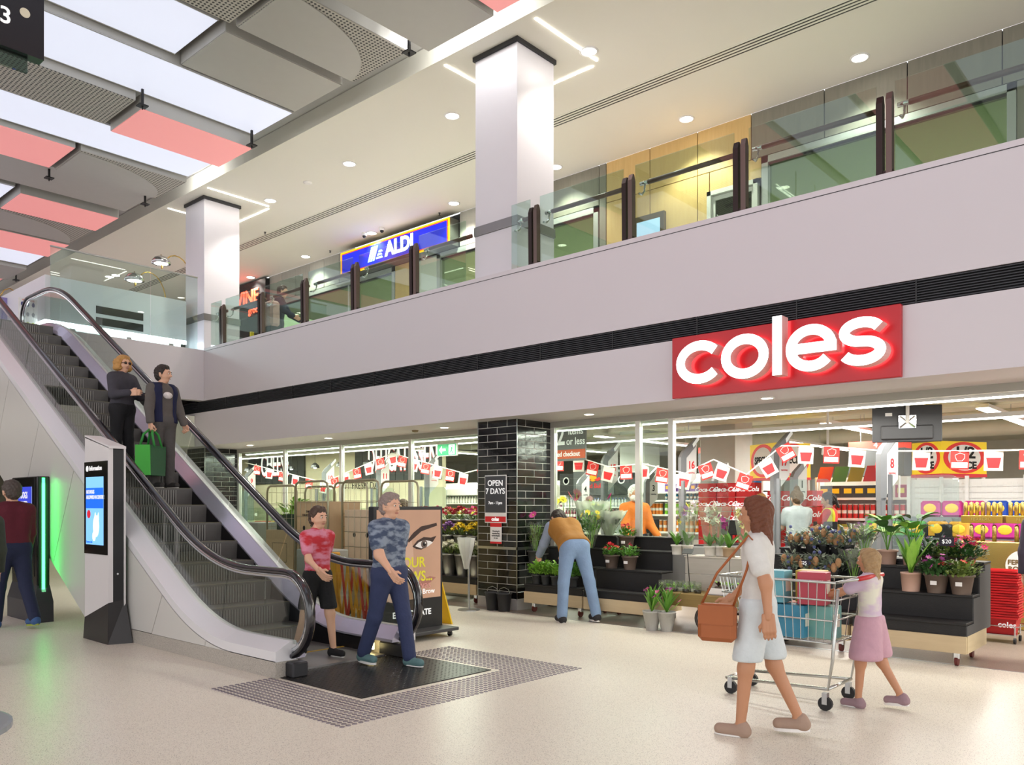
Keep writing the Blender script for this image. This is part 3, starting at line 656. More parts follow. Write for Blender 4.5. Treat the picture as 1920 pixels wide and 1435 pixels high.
for y, side in ((YN, -1), (YFAR, 1)):
    MB().sweep(handrail_path(0), [(.028, y - .022), (.028, y + .022), (.012, y + .042), (-.012, y + .042), (-.02, y + .03), (-.02, y - .03), (-.012, y - .042), (.012, y - .042)]).build('handrail', HRAIL, es, True)
    MB().sweep(handrail_path(-.045), [(.022, y - .018), (.022, y + .018), (-.02, y + .022), (-.02, y - .022)]).build('handrail_guide', CHROME, es, True)
    # glass panels
    xs = [-7.1, -8.0, -9.15, -10.35, -11.55, -12.75, -13.95, -15.15, -16.3, -17.5]
    lo = lambda x: off(x, .18); hi = lambda x: (off(x, .0)[0] + nrm(x)[0] * .9 * .86, zn(x) + .93)
    def pane(poly): 
        if len(poly) > 2: MB().prism(poly, y - .006, y + .006).build('glass_panel', EGLASS, es)
    endp = [(X0 + .35 * math.cos(math.radians(a)), .57 + .35 * math.sin(math.radians(a))) for a in range(-100, 91, 10)]
    pane(clip(endp + [off(-7.1, .93), off(-7.1, .31)], 0, 1, .3))
    for a, b in zip(xs, xs[1:]):
        g = .012; n = 14; q = [a - g + (b - a + 2 * g) * k / n for k in range(n + 1)]
        top = []
        for x in q:
            o_ = off(x, .3); nx, nz = nrm(x)
            # meet the handrail line (z = zn + .93) along the normal
            h = .3
            for _ in range(12):
                px, pz = off(x, h); e = zn(px) + .93 - pz; h += e * nz
            top.append(off(x, h))
        pane([off(x, .31) for x in q] + top[::-1])
    endt = [(X1 + .35 * math.cos(math.radians(a)), RISE + .57 + .35 * math.sin(math.radians(a))) for a in range(90, 281, 10)]
    pane(endt + [off(-17.5, .31), off(-17.5, .93)])
    # outer and inner decks, skirt
    pth = epath(-6.62, -17.9, 70)
    yo = y + side * .19; yi = y - side * .13
    MB().sweep(pth, [(.33, y - side * .03), (.33, y + side * .03), (.245, yo), (.152, yo), (.152, y - side * .03)][::side]).build('outer_deck', DECK, es)
    MB().sweep(pth, [(.32, y - side * .031), (.19, yi), (.16, yi), (.16, y - side * .031)][::-side]).build('inner_deck', SKIRT, es)
    MB().sweep(epath(-7.0, -17.6, 70), [(.17, yi), (.17, yi + side * .02), (-.3, yi + side * .02), (-.3, yi)][::side]).build('skirt_panel', M('skirt_dark', '#232225', .35, .5), es)
    # cladding panels below the outer deck
    js = [-6.62, -7.95, -8.95, -10.2, -11.45, -12.7, -13.95, -15.2, -16.45, -17.9]
    for a, b in zip(js, js[1:]):
        n = 12; q = [a + (b - a) * k / n for k in range(n + 1)]; g = .006
        na, nb = nrm(a), nrm(b)
        poly = [off(x, .158) for x in q] + [(off(b, .16)[0] - nb[0] * 4, off(b, .16)[1] - nb[1] * 4), (off(a, .16)[0] - na[0] * 4, off(a, .16)[1] - na[1] * 4)]
        poly = clip(poly, 0, 1, .152)                                   # above the plinth
        poly = clip(poly, SL / 1.1547, 1 / 1.1547, -10.66 * SL / 1.1547)  # above the sloping underside
        if len(poly) < 3 or max(p[1] for p in poly) < .2: continue
        # shrink a hair so that joints read as dark lines
        cx = sum(p[0] for p in poly) / len(poly); cz = sum(p[1] for p in poly) / len(poly)
        poly = [(p[0] + (cx - p[0]) * .008, p[1] + (cz - p[1]) * .008) for p in poly]
        MB().prism(poly, yo - side * .02, yo).build('cladding_panel', CLAD, es)
    MB().prism([(-6.7, .16), (-11.0, .16), (-17.2, (17.2 - 10.75) * SL), (-17.9, RISE - .9), (-17.9, RISE - .05), (-16.4, RISE - .15), (-8.2, -.0 + .16)], yo - side * .05, yo - side * .025).build('truss_side', BLACK, es)
MB().prism([(-10.75, .0), (-17.15, (17.15 - 10.75) * SL), (-17.15, (17.15 - 10.75) * SL + .04), (-10.75, .05)], YN - .18, YFAR + .18).build('underside_panel', CLAD, es)
pl = MB(); pl.box(-10.95, -6.62, YN - .19, YN + .05, 0, .15); pl.box(-10.95, -6.62, YFAR - .05, YFAR + .19, 0, .15); pl.build('granite_plinth', GRANITE, es)
# steps
stp = MB().prism([(0, 0), (-.41, 0), (-.41, -.03), (-.04, -.03), (-.06, -.235), (-.02, -.235), (0, -.02)], YN + .13, YFAR - .13).mesh('step', [TREAD, RISER])
for k in range(21):
    o = link('step', stp, es, (XB + .02 - .4 * k, 0, .231 * (k + 1) - .02))
    MB().box(-.012, .001, YN + .135, YFAR - .135, .0, .004).build('yellow_edge', M('step_edge', '#8a8360', .5), o)
    rv = MB()
    for j in range(24): rv.box(.0, .008, YN + .16 + j * .034, YN + .176 + j * .034, -.23, -.025)
    rv.build('riser_cleats', RISER, o, kind='stuff')
box(-8.2, -7.45, YN + .13, YFAR - .13, -.05, .02).build('flat_step', TREAD, es)
box(-7.45, -6.75, YN + .12, YFAR - .12, -.05, .025).build('comb_plate', M('comb_silver', '#a7a5a3', .35, .8), es)
box(-7.47, -7.44, YN + .13, YFAR - .13, .02, .03).build('yellow_comb', M('comb_yellow', '#c9a233', .5), es)
box(-18.2, -16.3, YN + .1, YFAR - .1, RISE - .2, RISE).build('upper_plate', M('comb_silver'), es)
for y in (YN, YFAR):
    MB().bbox(-6.9, -6.5, y - .085, y + .085, 0, .145, .015).build('newel_base', DGREY, es)
box(-6.98, -6.9, YFAR - .16, YFAR - .14, .06, .13).build('comb_light', M('warm_lamp', '#fff3c0', .4, emit=6, ecol='#ffe9a0', vary=0), es)
# landing plate with raised lozenges and the stud mat round it
DIAM = M('chequer_plate', '#2b2a2a', .38, .6, vary=.08, scale=4)
lp = thing('floor_plate', 'dark chequer steel landing plate before the escalator', 'floor plate', (-6.08, 4.99, 0))
box(-.66, .66, -.78, .78, 0, .008).build('plate', DIAM, lp)
lz = MB()
for i in range(26):
    for j in range(31):
        x = -.63 + i * .05; y = -.75 + j * .05; a, b = (.02, .006) if (i + j) % 2 else (.006, .02)
        lz.add([(x - a, y, .008), (x, y - b, .008), (x + a, y, .008), (x, y + b, .008), (x, y, .0115)], [(0, 1, 4), (1, 2, 4), (2, 3, 4), (3, 0, 4)])
lz.build('lozenge', DIAM, lp, kind='stuff')
box(-.66, .66, -.1, -.094, .008, .0086).build('joint', BLACK, lp)
tm = thing('tactile_mat', 'band of steel tactile studs around the escalator landing plate', 'tactile studs', (-4.8, 3.55, 0))
STUD = M('stud_metal', '#7f767c', .35, .6, vary=.06)
prof = [(.0205, 0), (.0195, .004), (.013, .006), (0.001, .0062)]
sm = MB().lathe(prof, 10, cap=False).mesh('stud', STUD)
spots = []
for i in range(35):
    for j in range(52):
        x = -1.9 + .03 + i * .054; y = .03 + j * .0555
        wx, wy = x - 4.8, y + 3.55
        if -6.76 < wx < -5.37 and 4.16 < wy < 5.82: continue
        spots.append((math.hypot(wx, wy), x, y))
spots.sort()
for d, x, y in spots[:300]: link('stud', sm, tm, (x, y, 0))
rest = MB()
for d, x, y in spots[300:]: rest.lathe([(.0205, 0), (.0195, .004), (.013, .006)], 7, (x, y, 0))
rest.build('stud_field', STUD, tm, kind='stuff')

# ---------------------------------------------------------------- information totem
SCR = M('screen_black', '#0b0a0b', .15, spec=.7, vary=0)
tt = thing('information_totem', 'tall white and black information totem beside the escalator', 'totem', (-10.06, 3.93, 0))
hw, dp_ = .34, .19
MB().prism([(-hw, .2), (hw, .45), (hw, 2.26), (-hw, 2.42)], .0, .05).build('white_front', M('totem_white', '#dcd8d8', .4, vary=.02), tt)
MB().prism([(-hw - .01, 2.41), (hw + .02, 2.25), (hw + .02, 2.28), (-hw - .01, 2.44)], -.0, dp_).build('top_cap', M('totem_white'), tt)
MB().box(hw - .03, hw, .05, dp_ - .02, .3, 2.24).build('black_side', BLACK, tt); MB().prism([(-hw, .2), (hw - .03, .2), (hw - .03, 2.25), (-hw, 2.4)], .05, dp_ - .02).build('black_core', BLACK, tt)
box(hw - .0, hw + .012, dp_ - .02, dp_, .35, 2.27).build('white_edge', M('totem_white'), tt)
MB().add([(-hw, -.02, 0), (hw + .05, -.03, 0), (hw + .13, dp_ + .03, 0), (-hw, dp_ + .03, 0), (-hw, -.003, .25), (hw, -.003, .47), (hw, dp_, .5), (-hw, dp_, .25)],
         [(0, 3, 2, 1), (4, 5, 6, 7), (0, 1, 5, 4), (1, 2, 6, 5), (2, 3, 7, 6), (3, 0, 4, 7)]).build('black_foot', M('foot_black', '#2d2a2a', .35, .3), tt)
sc_ = box(-hw, hw - .02, -.008, .0, 1.02, 2.11).build('screen_glass', SCR, tt)
box(-hw + .06, hw - .12, -.011, -.008, 1.13, 1.93).build('lit_screen', M('screen_blue', '#5d9fd8', .3, emit=.75, ecol='#7db6e6', vary=.12, scale=2.5), sc_)
box(-hw + .06, hw - .12, -.013, -.011, 1.56, 1.8).build('blue_band', M('screen_deep_blue', '#1457c0', .3, emit=.75, ecol='#1a62d8', vary=0), sc_)
PW = M('print_white')
text('NO DOGS\nALLOWED IN CENTRE', .062, PW, (-hw + .08, -.015, 1.72), '-y', sc_, align='LEFT', bold=.001, sx=.8)
ic = MB(); ic.lathe([(.05, 0), (.05, .003), (.038, .003), (.038, 0)], 20); o = ic.build('no_dogs_ring', M('ring_red', '#c83a50', .4, emit=.4, vary=0), sc_, loc=(-hw + .15, -.012, 1.49), rot=(PI / 2, 0, 0))
dogm = MB(); dogm.ball((0, 0, 0), (.09, .003, .13), 14, 8); dogm.ball((-.06, 0, -.12), (.05, .003, .06), 10, 6); dogm.prism([(-.06, .08), (-.02, .16), (.0, .1)], -.003, .003); dogm.prism([(.03, .1), (.07, .16), (.08, .07)], -.003, .003)
dogm.build('dog_picture', M('dog_white', '#dfe9ef', .4, emit=.6, vary=.1, scale=14), sc_, loc=(.02, -.013, 1.35))
text('Scentre info', .035, M('screen_deep_blue'), (-hw + .08, -.013, 1.16), '-y', sc_, align='LEFT')
MB().lathe([(.035, 0), (.035, .004), (.027, .004), (.027, 0)], 18).build('info_ring', PW, sc_, loc=(-hw + .1, -.01, 2.03), rot=(PI / 2, 0, 0))
text('i', .05, PW, (-hw + .1, -.011, 2.03), '-y', sc_, bold=.002); text('Information', .075, PW, (-hw + .16, -.011, 2.03), '-y', sc_, align='LEFT', bold=.0015)
MB().lathe([(.012, 0), (.012, .008)], 12).build('lock', CHROME, tt, loc=(hw + .0, .1, .8), rot=(0, PI / 2, 0))
# green edged totem
gt = thing('advertising_totem', 'dark screen totem with a glowing green edge light', 'totem', (-12.72, 4.0, 0))
hw = .5
MB().bbox(-hw, hw, 0, .16, .28, 1.99, .01).build('case', M('totem_black', '#17171a', .25, .2), gt)
MB().add([(-hw - .07, -.04, 0), (hw + .06, -.04, 0), (hw + .06, .19, 0), (-hw - .07, .19, 0), (-hw - .07, -.04, .28), (hw + .05, -.04, .28), (hw + .05, .19, .28), (-hw - .07, .19, .28), (-hw, 0, .5), (hw, 0, .5), (hw, .16, .5), (-hw, .16, .5)],
         [(0, 3, 2, 1), (0, 1, 5, 4), (1, 2, 6, 5), (2, 3, 7, 6), (3, 0, 4, 7), (4, 5, 9, 8), (5, 6, 10, 9), (6, 7, 11, 10), (7, 4, 8, 11), (8, 9, 10, 11)]).build('foot', M('foot_grey', '#45444a', .4, .3), gt)
gsn = box(-hw + .02, hw - .1, -.006, 0, .62, 1.97).build('screen_glass', SCR, gt)
box(-hw + .07, hw - .18, -.01, -.006, .72, 1.85).build('lit_screen', M('screen_pale', '#93a2c4', .3, emit=.55, ecol='#a6b8de', vary=.2, scale=2), gsn)
box(-hw + .07, hw - .18, -.013, -.01, 1.3, 1.85).build('blue_band', M('screen_violet', '#2a36a8', .3, emit=.6, ecol='#3a48cc', vary=.1), gsn)
text('NO DOGS\nALLOWED\nIN CENTRE', .13, PW, (-.05, -.015, 1.6), '-y', gsn, bold=.002, sx=.75)
GLED = M('green_led', '#19ff6a', .4, emit=5, ecol='#38ff74', vary=0)
box(hw, hw + .012, .06, .095, .05, 1.97).build('green_strip', GLED, gt); box(hw + .0, hw + .008, .02, .14, .05, 1.98).build('strip_channel', M('channel_green', '#0c3a1c', .3), gt)
lamp('green_edge_glow', 'AREA', (-12.2, 4.08, 1.0), 1.6, (.25, 1, .4), (0, PI / 2, 0), shape='RECTANGLE', size=1.8, size_y=.05)
# round table in the near corner
rt = thing('round_table', 'edge of a grey round table top in the near corner', 'table', (-3.86, .78, 0))
MB().lathe([(.36, .70), (.375, .705), (.375, .725), (.36, .73), (.001, .73)], 40).build('table_top', M('table_grey', '#8f979c', .35, .2), rt)
MB().tube([(0, 0, .02), (0, 0, .7)], .035, 12).build('stem', STEEL, rt); MB().lathe([(.22, 0), (.22, .012), (.05, .03)], 28).build('base', STEEL, rt)
# ================================================================ SUPERMARKET BEHIND THE GLASS
def tagd(o, label, cat, group=None):
    o['label'] = label; o['category'] = cat
    if group: o['group'] = group
    return o
struct('ceiling_shop', box(-31, 14, 10.2, 31, 3.75, 3.85), M('shop_ceiling', '#dcdac6', .8), 'olive grey open ceiling of the supermarket', 'ceiling')
SF = M('shopfront_frame', '#d7d5cd', .35, .2)
def shopfront(n, x0, x1, mulls, label, door=None):
    w = thing('window_%d' % n, label, 'window', (x0, 10.13, 0), kind='structure'); h = 2.82
    xs = sorted([x0 + .04] + list(mulls) + [x1 - .04])
    for x in xs: box(x - x0 - .04, x - x0 + .04, -.03, .05, 0, h).build('mullion', SF, w)
    box(0, x1 - x0, -.03, .05, 0, .1).build('sill', SF, w)
    for a, b in zip(xs, xs[1:]): box(a - x0 + .04, b - x0 - .04, .0, .012, .1, h).build('pane', SHOPGLASS, w)
shopfront(4, -17.72, -9.02, (-15.75, -13.7, -11.57), 'supermarket shopfront glazing between the two tiled columns')
shopfront(5, -8.2, -5.98, (-6.57,), 'supermarket shopfront glazing on the near side of the tiled column')
shopfront(6, -31, -18.55, (-28, -25, -22, -20), 'supermarket shopfront glazing beyond the far tiled column')
# light lines
def batten(x0, x1, y0, y1, z, label, e, wires=True):
    t = thing('batten_light', label, 'light', ((x0 + x1) / 2, (y0 + y1) / 2, z), group='supermarket light lines')
    hx = (x1 - x0) / 2; hy = (y1 - y0) / 2
    box(-hx, hx, -hy, hy, 0, .06).build('housing', WPLAS, t); box(-hx + .01, hx - .01, -hy + .01, hy - .01, -.015, 0).build('diffuser', LED, t)
    if wires:
        for k in (-.8, 0, .8): MB().tube([(hx * k if hx > hy else 0, hy * k if hy >= hx else 0, .06), (hx * k if hx > hy else 0, hy * k if hy >= hx else 0, 3.74 - z)], .006, 5).build('wire', STEEL, t)
    if e: lamp('batten_glow', 'AREA', ((x0 + x1) / 2, (y0 + y1) / 2, z - .05), e, (1, .97, .88), shape='RECTANGLE', size=x1 - x0, size_y=y1 - y0)
batten(-17.6, 12, 10.24, 10.32, 2.79, 'long light line just behind the shopfront bulkhead', 420, False)
batten(-9.0, 12, 12.1, 12.22, 2.74, 'second long light line over the checkouts', 260)
batten(-22, -9.8, 12.1, 12.22, 2.9, 'long light line over the checkouts on the deli side', 260)
for i, (x, y0) in enumerate(((-11.2, 15.5), (-6.1, 16.0), (-8.6, 20), (-3.2, 15.2), (-14.5, 16), (-18, 16), (-1.2, 17))): batten(x - .1, x + .1, y0, y0 + 4.5, 3.2, 'aisle light batten running into the shop, ' + ['left of the dark aisle board', 'above the lolly aisle board', 'deep in the third aisle', 'over the half price bin', 'before the deli letters', 'in the deli corner', 'over the gold display'][i], 170)
for k in range(3):
    tagd(MB().tube([(-30, 15.9 + k * 3.4, 3.5), (13, 15.9 + k * 3.4, 3.5)], [.2, .08, .22][k], 12).build(['air_duct', 'pipe', 'air_duct'][k], M('shop_duct', '#c4c4b4', .5, .2), None, True), ['round duct under the supermarket ceiling, nearer one', 'thin pipe under the supermarket ceiling', 'wide duct under the supermarket ceiling, farther one'][k], 'duct')
tagd(MB().tube([(-2.9, 11.2, 3.3), (2.6, 14.6, 3.3)], .42, 20).build('air_duct', M('shop_duct'), None, True), 'fat pale duct crossing above the television', 'duct')
for i, (x, y) in enumerate(((-8.6, 16.4), (-13.2, 20))):
    tagd(MB().bbox(x - .42, x + .42, y, y + .84, 0, 3.75, .01).build('pillar', M('pillar_grey', '#b5b7b3', .6)), ['square grey pillar beside the yellow special sign', 'square grey pillar near the deli'][i], 'pillar')
# back display walls: deli and cheese
dw = thing('deli_wall', 'charcoal board with tall white CHEESE and DELICATESSEN letters deep in the shop', 'wall sign', (-22.4, 16.2, 0))
CH = M('charcoal_board', '#3a3d3f', .6, vary=.1)
for k in [q for q in range(28) if 2 <= q <= 10 or q >= 18]: box(-6.0 + k * .4, -5.62 + k * .4, 0, .06, 2.35, 3.7).build('board_slat', CH, dw)
WT = M('sign_letter_white', '#ffffff', .5, emit=.6, vary=0)
for s, x, fx in (('CHEESE', -3.4, .46), ('DELICATESSEN', 3.5, .42)):
    text(s, 1.15, REDINK, (x - .03, -.01, 2.98), '-y', dw, bold=.025, ext=.01, sx=fx); text(s, 1.15, WT, (x, -.03, 3.0), '-y', dw, bold=.012, ext=.01, sx=fx)
text('CUT FRESH DAILY', .3, INK, (1.6, -.03, 2.2), '-y', dw)
box(-6.0, 5.2, .06, .2, 0, 3.74).build('tiled_wall', M('cream_tile_wall', '#d8d0b6', .5), dw)
cs = thing('deli_counter', 'long glazed deli counter below the charcoal board', 'counter', (-22.4, 14.9, 0))
MB().bbox(-6, 3.8, 0, .9, 0, .9, .02).build('base', WPLAS, cs); MB().prism([(0, .9), (.5, 1.5), (.9, 1.5), (.9, .9)], -6, 3.8, 'x').build('display_glass', SHOPGLASS, cs)
for k in range(9): MB().bbox(-5.9 + k, -5.1 + k, .15, .8, .9, 1.05, .03).build('tray', M(['deli_red', 'deli_yellow', 'deli_cream'][k % 3], ['#b8503c', '#d8b04a', '#d9cda6'][k % 3], .6), cs)
for k in range(9):
    o = thing('pendant_light', 'pendant lamp in the row over the deli counter', 'light', (-28 + k * 1.3, 14.9, 2.75), group='pendants over the deli')
    MB().lathe([(.14, 0), (.12, .08), (.03, .16)], 14, cap=False).build('shade', DGREY, o); MB().ball((0, 0, .03), .06, 8, 6).build('bulb', LED, o); MB().tube([(0, 0, .16), (0, 0, 1.0)], .006, 5).build('cord', BLACK, o)
# open fridge
fr = thing('open_fridge', 'long white open dairy fridge behind the checkouts near the tiled column', 'fridge', (-16.9, 18.6, 0))
MB().bbox(-2.6, 2.6, 0, .8, 0, 2.1, .02).build('cabinet', M('fridge_dark', '#a3a6a2', .5), fr); MB().prism([(-.35, 1.9), (-.38, 2.1), (.0, 2.3), (.1, 2.3), (.1, 1.9)], -2.6, 2.6, 'x').build('canopy', WPLAS, fr)
for z in (.5, .9, 1.3, 1.65): box(-2.55, 2.55, -.3, 0, z - .03, z).build('shelf', WPLAS, fr)
fr2 = thing('open_fridge', 'white open fridge with a long pale canopy behind the man in orange', 'fridge', (-11.6, 18.9, 0))
MB().bbox(-2.6, 2.6, 0, .8, 0, 2.15, .02).build('cabinet', M('fridge_dark'), fr2); MB().prism([(-.35, 1.95), (-.38, 2.3), (.0, 2.4), (.1, 2.4), (.1, 1.95)], -2.6, 2.6, 'x').build('canopy', M('canopy_pale', '#d7dad6', .4), fr2)
for z in (.5, .95, 1.3, 1.68): box(-2.55, 2.55, -.3, 0, z - .03, z).build('shelf', WPLAS, fr2)
# products: one object each
def can_mesh(col, cap, h=.24, r=.038): return MB().lathe([(r, 0), (r, h), (r * .96, h + .004)], 12, mi=0).lathe([(r * 1.02, h), (r * 1.02, h + .018)], 12, mi=1).lathe([(r * 1.004, h * .35), (r * 1.004, h * .6)], 12, mi=2, cap=False).mesh('can', [M('prod_' + col, col, .35, vary=.03), M('prod_' + cap, cap, .4), PAPER])
def carton_mesh(w, d, h, col, lab): return MB().bbox(-w / 2, w / 2, -d / 2, d / 2, 0, h, .004).box(-w * .3, w * .3, -d / 2 - .002, -d / 2 + .001, h * .35, h * .75, 1).mesh('carton', [M('prod_' + col, col, .45, vary=.03), M('prod_' + lab, lab, .5)])
def bottle_mesh(col, cap, h=.26, r=.035): return MB().lathe([(r, 0), (r, h * .6), (r * .4, h * .82), (r * .4, h * .9)], 12).lathe([(r * .45, h * .9), (r * .45, h)], 10, mi=1).lathe([(r * 1.01, h * .2), (r * 1.01, h * .5)], 12, mi=2, cap=False).mesh('bottle', [M('prod_' + col, col, .2, vary=.03), M('prod_' + cap, cap, .4), PAPER])
def row(me, name, x0, x1, n, y, z, label, cat, group=None, jit=.004):
    for k in range(n):
        o = link(name, me, None, (x0 + (x1 - x0) * (k + .5) / n, y + random.uniform(-jit, jit), z), (0, 0, random.uniform(-.1, .1)))
        tagd(o, label, cat, group or label)
def gondola(x0, x1, y, levels, label, h=2.15):
    g = thing('shelf_unit', label, 'shelf', ((x0 + x1) / 2, y, 0)); hx = (x1 - x0) / 2
    box(-hx, hx, .4, .44, 0, h).build('back_panel', M('shelf_white', '#dcdad2', .5), g)
    for sx in (-hx, hx - .04): box(sx, sx + .04, 0, .44, 0, h).build('side_panel', M('shelf_white'), g)
    for z in levels:
        s = box(-hx, hx, 0, .42, z - .03, z).build('shelf', M('shelf_white'), g); box(-hx, hx, -.012, 0, z - .045, z).build('price_rail', WPLAS, s)
    return g
gondola(-11.8, -8.0, 17.4, (.2, .55, .95, 1.37, 1.72, 1.92), 'supermarket shelf with green crisp cans behind checkout sixteen')
row(can_mesh('#7cc02a', '#e9e6da', .26, .045), 'crisp_can', -10.6, -8.05, 24, 17.52, 1.37, 'green crisp can in the row on the white shelf behind checkout sixteen', 'can')
row(can_mesh('#e07f2a', '#e9e6da', .26, .045), 'crisp_can', -11.75, -10.65, 11, 17.52, 1.37, 'orange crisp can on the white shelf beyond the green cans', 'can')
row(bottle_mesh('#2a7fa0', '#2255a0', .17, .03), 'drink_bottle', -10.6, -8.05, 26, 17.52, 1.72, 'small blue bottle on the narrow shelf over the green cans', 'bottle')
row(carton_mesh(.16, .1, .19, '#5b3a86', '#e0a030'), 'snack_box', -10.6, -9.2, 8, 17.55, 1.92, 'purple snack box on top of the shelf with green cans', 'box')
row(carton_mesh(.16, .1, .22, '#2f7fc0', '#f0f0f0'), 'snack_box', -9.2, -8.05, 7, 17.55, 1.92, 'blue snack box on top of the shelf with green cans', 'box')
row(can_mesh('#e0882a', '#e9e6da', .26, .045), 'crisp_can', -11.75, -8.05, 30, 17.5, .95, 'orange crisp can on the lower shelf behind checkout sixteen', 'can')
gondola(-6.4, -3.9, 16.3, (.2, .6, 1.0, 1.34, 1.74), 'supermarket shelf with red crisp cans behind the cashier in yellow')
row(can_mesh('#cf2a26', '#e9e6da', .26, .045), 'crisp_can', -6.35, -4.4, 18, 16.42, 1.34, 'red crisp can in the row behind the cashier in the yellow vest', 'can')
row(carton_mesh(.2, .16, .2, '#4a4f9a', '#e8d060'), 'snack_box', -4.3, -3.93, 2, 16.42, 1.34, 'blue snack box beside the red crisp cans', 'box')
row(carton_mesh(.24, .16, .24, '#2c2c30', '#f0c419'), 'pet_food_bag', -6.35, -5.0, 6, 16.45, 1.74, 'black and yellow bag on the upper shelf beside the yellow special sign', 'bag')
row(carton_mesh(.2, .16, .24, '#9a3a5a', '#d8d070'), 'snack_box', -4.9, -3.95, 5, 16.45, 1.74, 'plum coloured box on the upper shelf below the lolly board', 'box')
row(carton_mesh(.2, .16, .22, '#a8bf50', '#f2e6b0'), 'snack_box', -6.35, -3.95, 11, 16.45, 1.0, 'lime snack box on the lower shelf behind the cashiers', 'box')
hd = thing('header_strip', 'leaning row of red and green promotion cards above the shelf of red cans', 'sign', (-5.6, 16.25, 2.05))
for k in (-.7, .8): box(k - .015, k + .015, .0, .03, -.32, .1).build('card_post', WPLAS, hd)
for k in range(5):
    MB().prism([(-.75 + k * .3, 0), (-.48 + k * .3, 0), (-.4 + k * .3, .3), (-.67 + k * .3, .3)], -.01, .0).build('promotion_card', M('card_%d' % (k % 3), ['#b8323a', '#3f6b3a', '#8a7a2a'][k % 3], .5), hd)
gondola(-13.9, -11.9, 17.0, (.3, .7, 1.1, 1.45, 1.8), 'supermarket shelf near the grey drinks board')
row(bottle_mesh('#a03a5a', '#e8e8e8', .26, .04), 'drink_bottle', -13.85, -11.95, 18, 17.12, 1.1, 'crimson bottle on the shelf near the grey drinks board', 'bottle')
row(carton_mesh(.12, .1, .2, '#e6e2d6', '#7a2a4a'), 'snack_box', -13.85, -11.95, 13, 17.12, 1.45, 'pale box on the shelf near the grey drinks board', 'box')
row(bottle_mesh('#8a2140', '#e8e8e8', .28, .045), 'drink_bottle', -14.1, -9.1, 36, 18.6, .95, 'dark red bottle in the fridge behind the man in orange', 'bottle')
row(carton_mesh(.09, .09, .22, '#e8d23a', '#f6f3e0'), 'milk_carton', -14.1, -9.1, 40, 18.6, 1.68, 'yellow carton on the top fridge shelf behind the man in orange', 'carton')
row(bottle_mesh('#d9dde0', '#3a6ab0', .24, .045), 'milk_bottle', -14.1, -9.1, 36, 18.6, 1.3, 'white bottle on the middle fridge shelf behind the man in orange', 'bottle')
row(carton_mesh(.1, .09, .2, '#d8c23a', '#f6f3e0'), 'milk_carton', -19.4, -14.4, 40, 18.4, 1.3, 'yellow carton in the long white dairy fridge', 'carton')
row(carton_mesh(.12, .09, .22, '#3a8ac0', '#f6f3e0'), 'milk_carton', -19.4, -14.4, 34, 18.4, .9, 'blue carton in the long white dairy fridge', 'carton')
row(bottle_mesh('#e2e5e2', '#4a8a50', .24, .045), 'milk_bottle', -19.4, -14.4, 40, 18.4, 1.65, 'white bottle on the top shelf of the long dairy fridge', 'bottle')
# cola display
cd = thing('drinks_display', 'red cola display with white script lettering behind the checkouts', 'display', (-7.3, 15.2, 0))
CR = M('cola_red', '#d3141c', .4, vary=.03)
for i in range(3):
    for j in range(7): 
        c = MB().bbox(-1.1 + i * .42, -.7 + i * .42, 0, .3, .02 + j * .29, .3 + j * .29, .006).build('carton', CR, cd)
        if j > 3: text('Coca-Cola', .13, PW, (-.9 + i * .42, -.004, .17 + j * .29), '-y', c, shear=.3, bold=.002)
for i in range(2):
    for j in range(6):
        c = MB().bbox(.35 + i * .5, .83 + i * .5, .1, .4, .02 + j * .31, .32 + j * .31, .006).build('carton', CR, cd)
        if j > 3: text('Coca-Cola', .15, PW, (.59 + i * .5, .095, .18 + j * .31), '-y', c, shear=.3, bold=.002)
# yellow box signs
def box_sign(cx, cy, w, d, z0, z1, lines, label):   # (cx, cy) is the near corner, turned towards the mall
    a = math.radians(-30); s = thing('promotion_sign', label, 'sign', (cx - w * math.cos(a), cy - w * math.sin(a), z0), a); h = z1 - z0
    YEL = M('promo_yellow', '#f2cf14', .45, emit=.12, vary=.02); RNG = M('promo_red', '#dd2a22', .45, emit=.1, vary=0)
    box(0, w, 0, d, 0, h).build('box', YEL, s); box(-.01, w + .01, -.01, d, -.05, 0).build('lower_rim', REDP, s)
    for face, ww in (('-y', w), ('+x', d)):
        for rr, mt, o in ((.49, RNG, .003), (.4, PAPER, .006)):
            n = 32; rx = ww * .46 * (1 if rr > .45 else .78)
            pts = [(ww / 2 + rx * math.cos(2 * PI * k / n), h / 2 + h * rr * math.sin(2 * PI * k / n)) for k in range(n)]
            if face == '-y': MB().prism(pts, -o, 0).build('oval', mt, s)
            else: MB().prism(pts, w, w + o, 'x').build('oval', mt, s)
        for k, (tx, sz) in enumerate(lines):
            zz = h * (.5 if len(lines) == 1 else (.64, .26)[k])
            text(tx, sz * h, INK, (ww / 2, -.008, zz) if face == '-y' else (w + .008, ww / 2, zz), face, s, bold=.006, sx=ww / (h * 1.45) * (1 if len(tx) > 3 else 1.1) * (.8 if len(tx) > 5 else 1))
    for cx, cy in ((.03, .03), (w - .03, .03), (w - .03, d - .03)): box(cx - .02, cx + .02, cy - .02, cy + .02, -z0, -.05).build('leg', WPLAS, s)
    return s
box_sign(-6.64, 15.0, .84, .79, 2.13, 2.79, (('SPECIAL', .3),), 'yellow box sign with red oval and the word SPECIAL')
box_sign(-3.51, 14.0, .59, .92, 2.09, 2.6, (('1/2', .5), ('PRICE', .3)), 'yellow box sign with red oval and half price lettering')
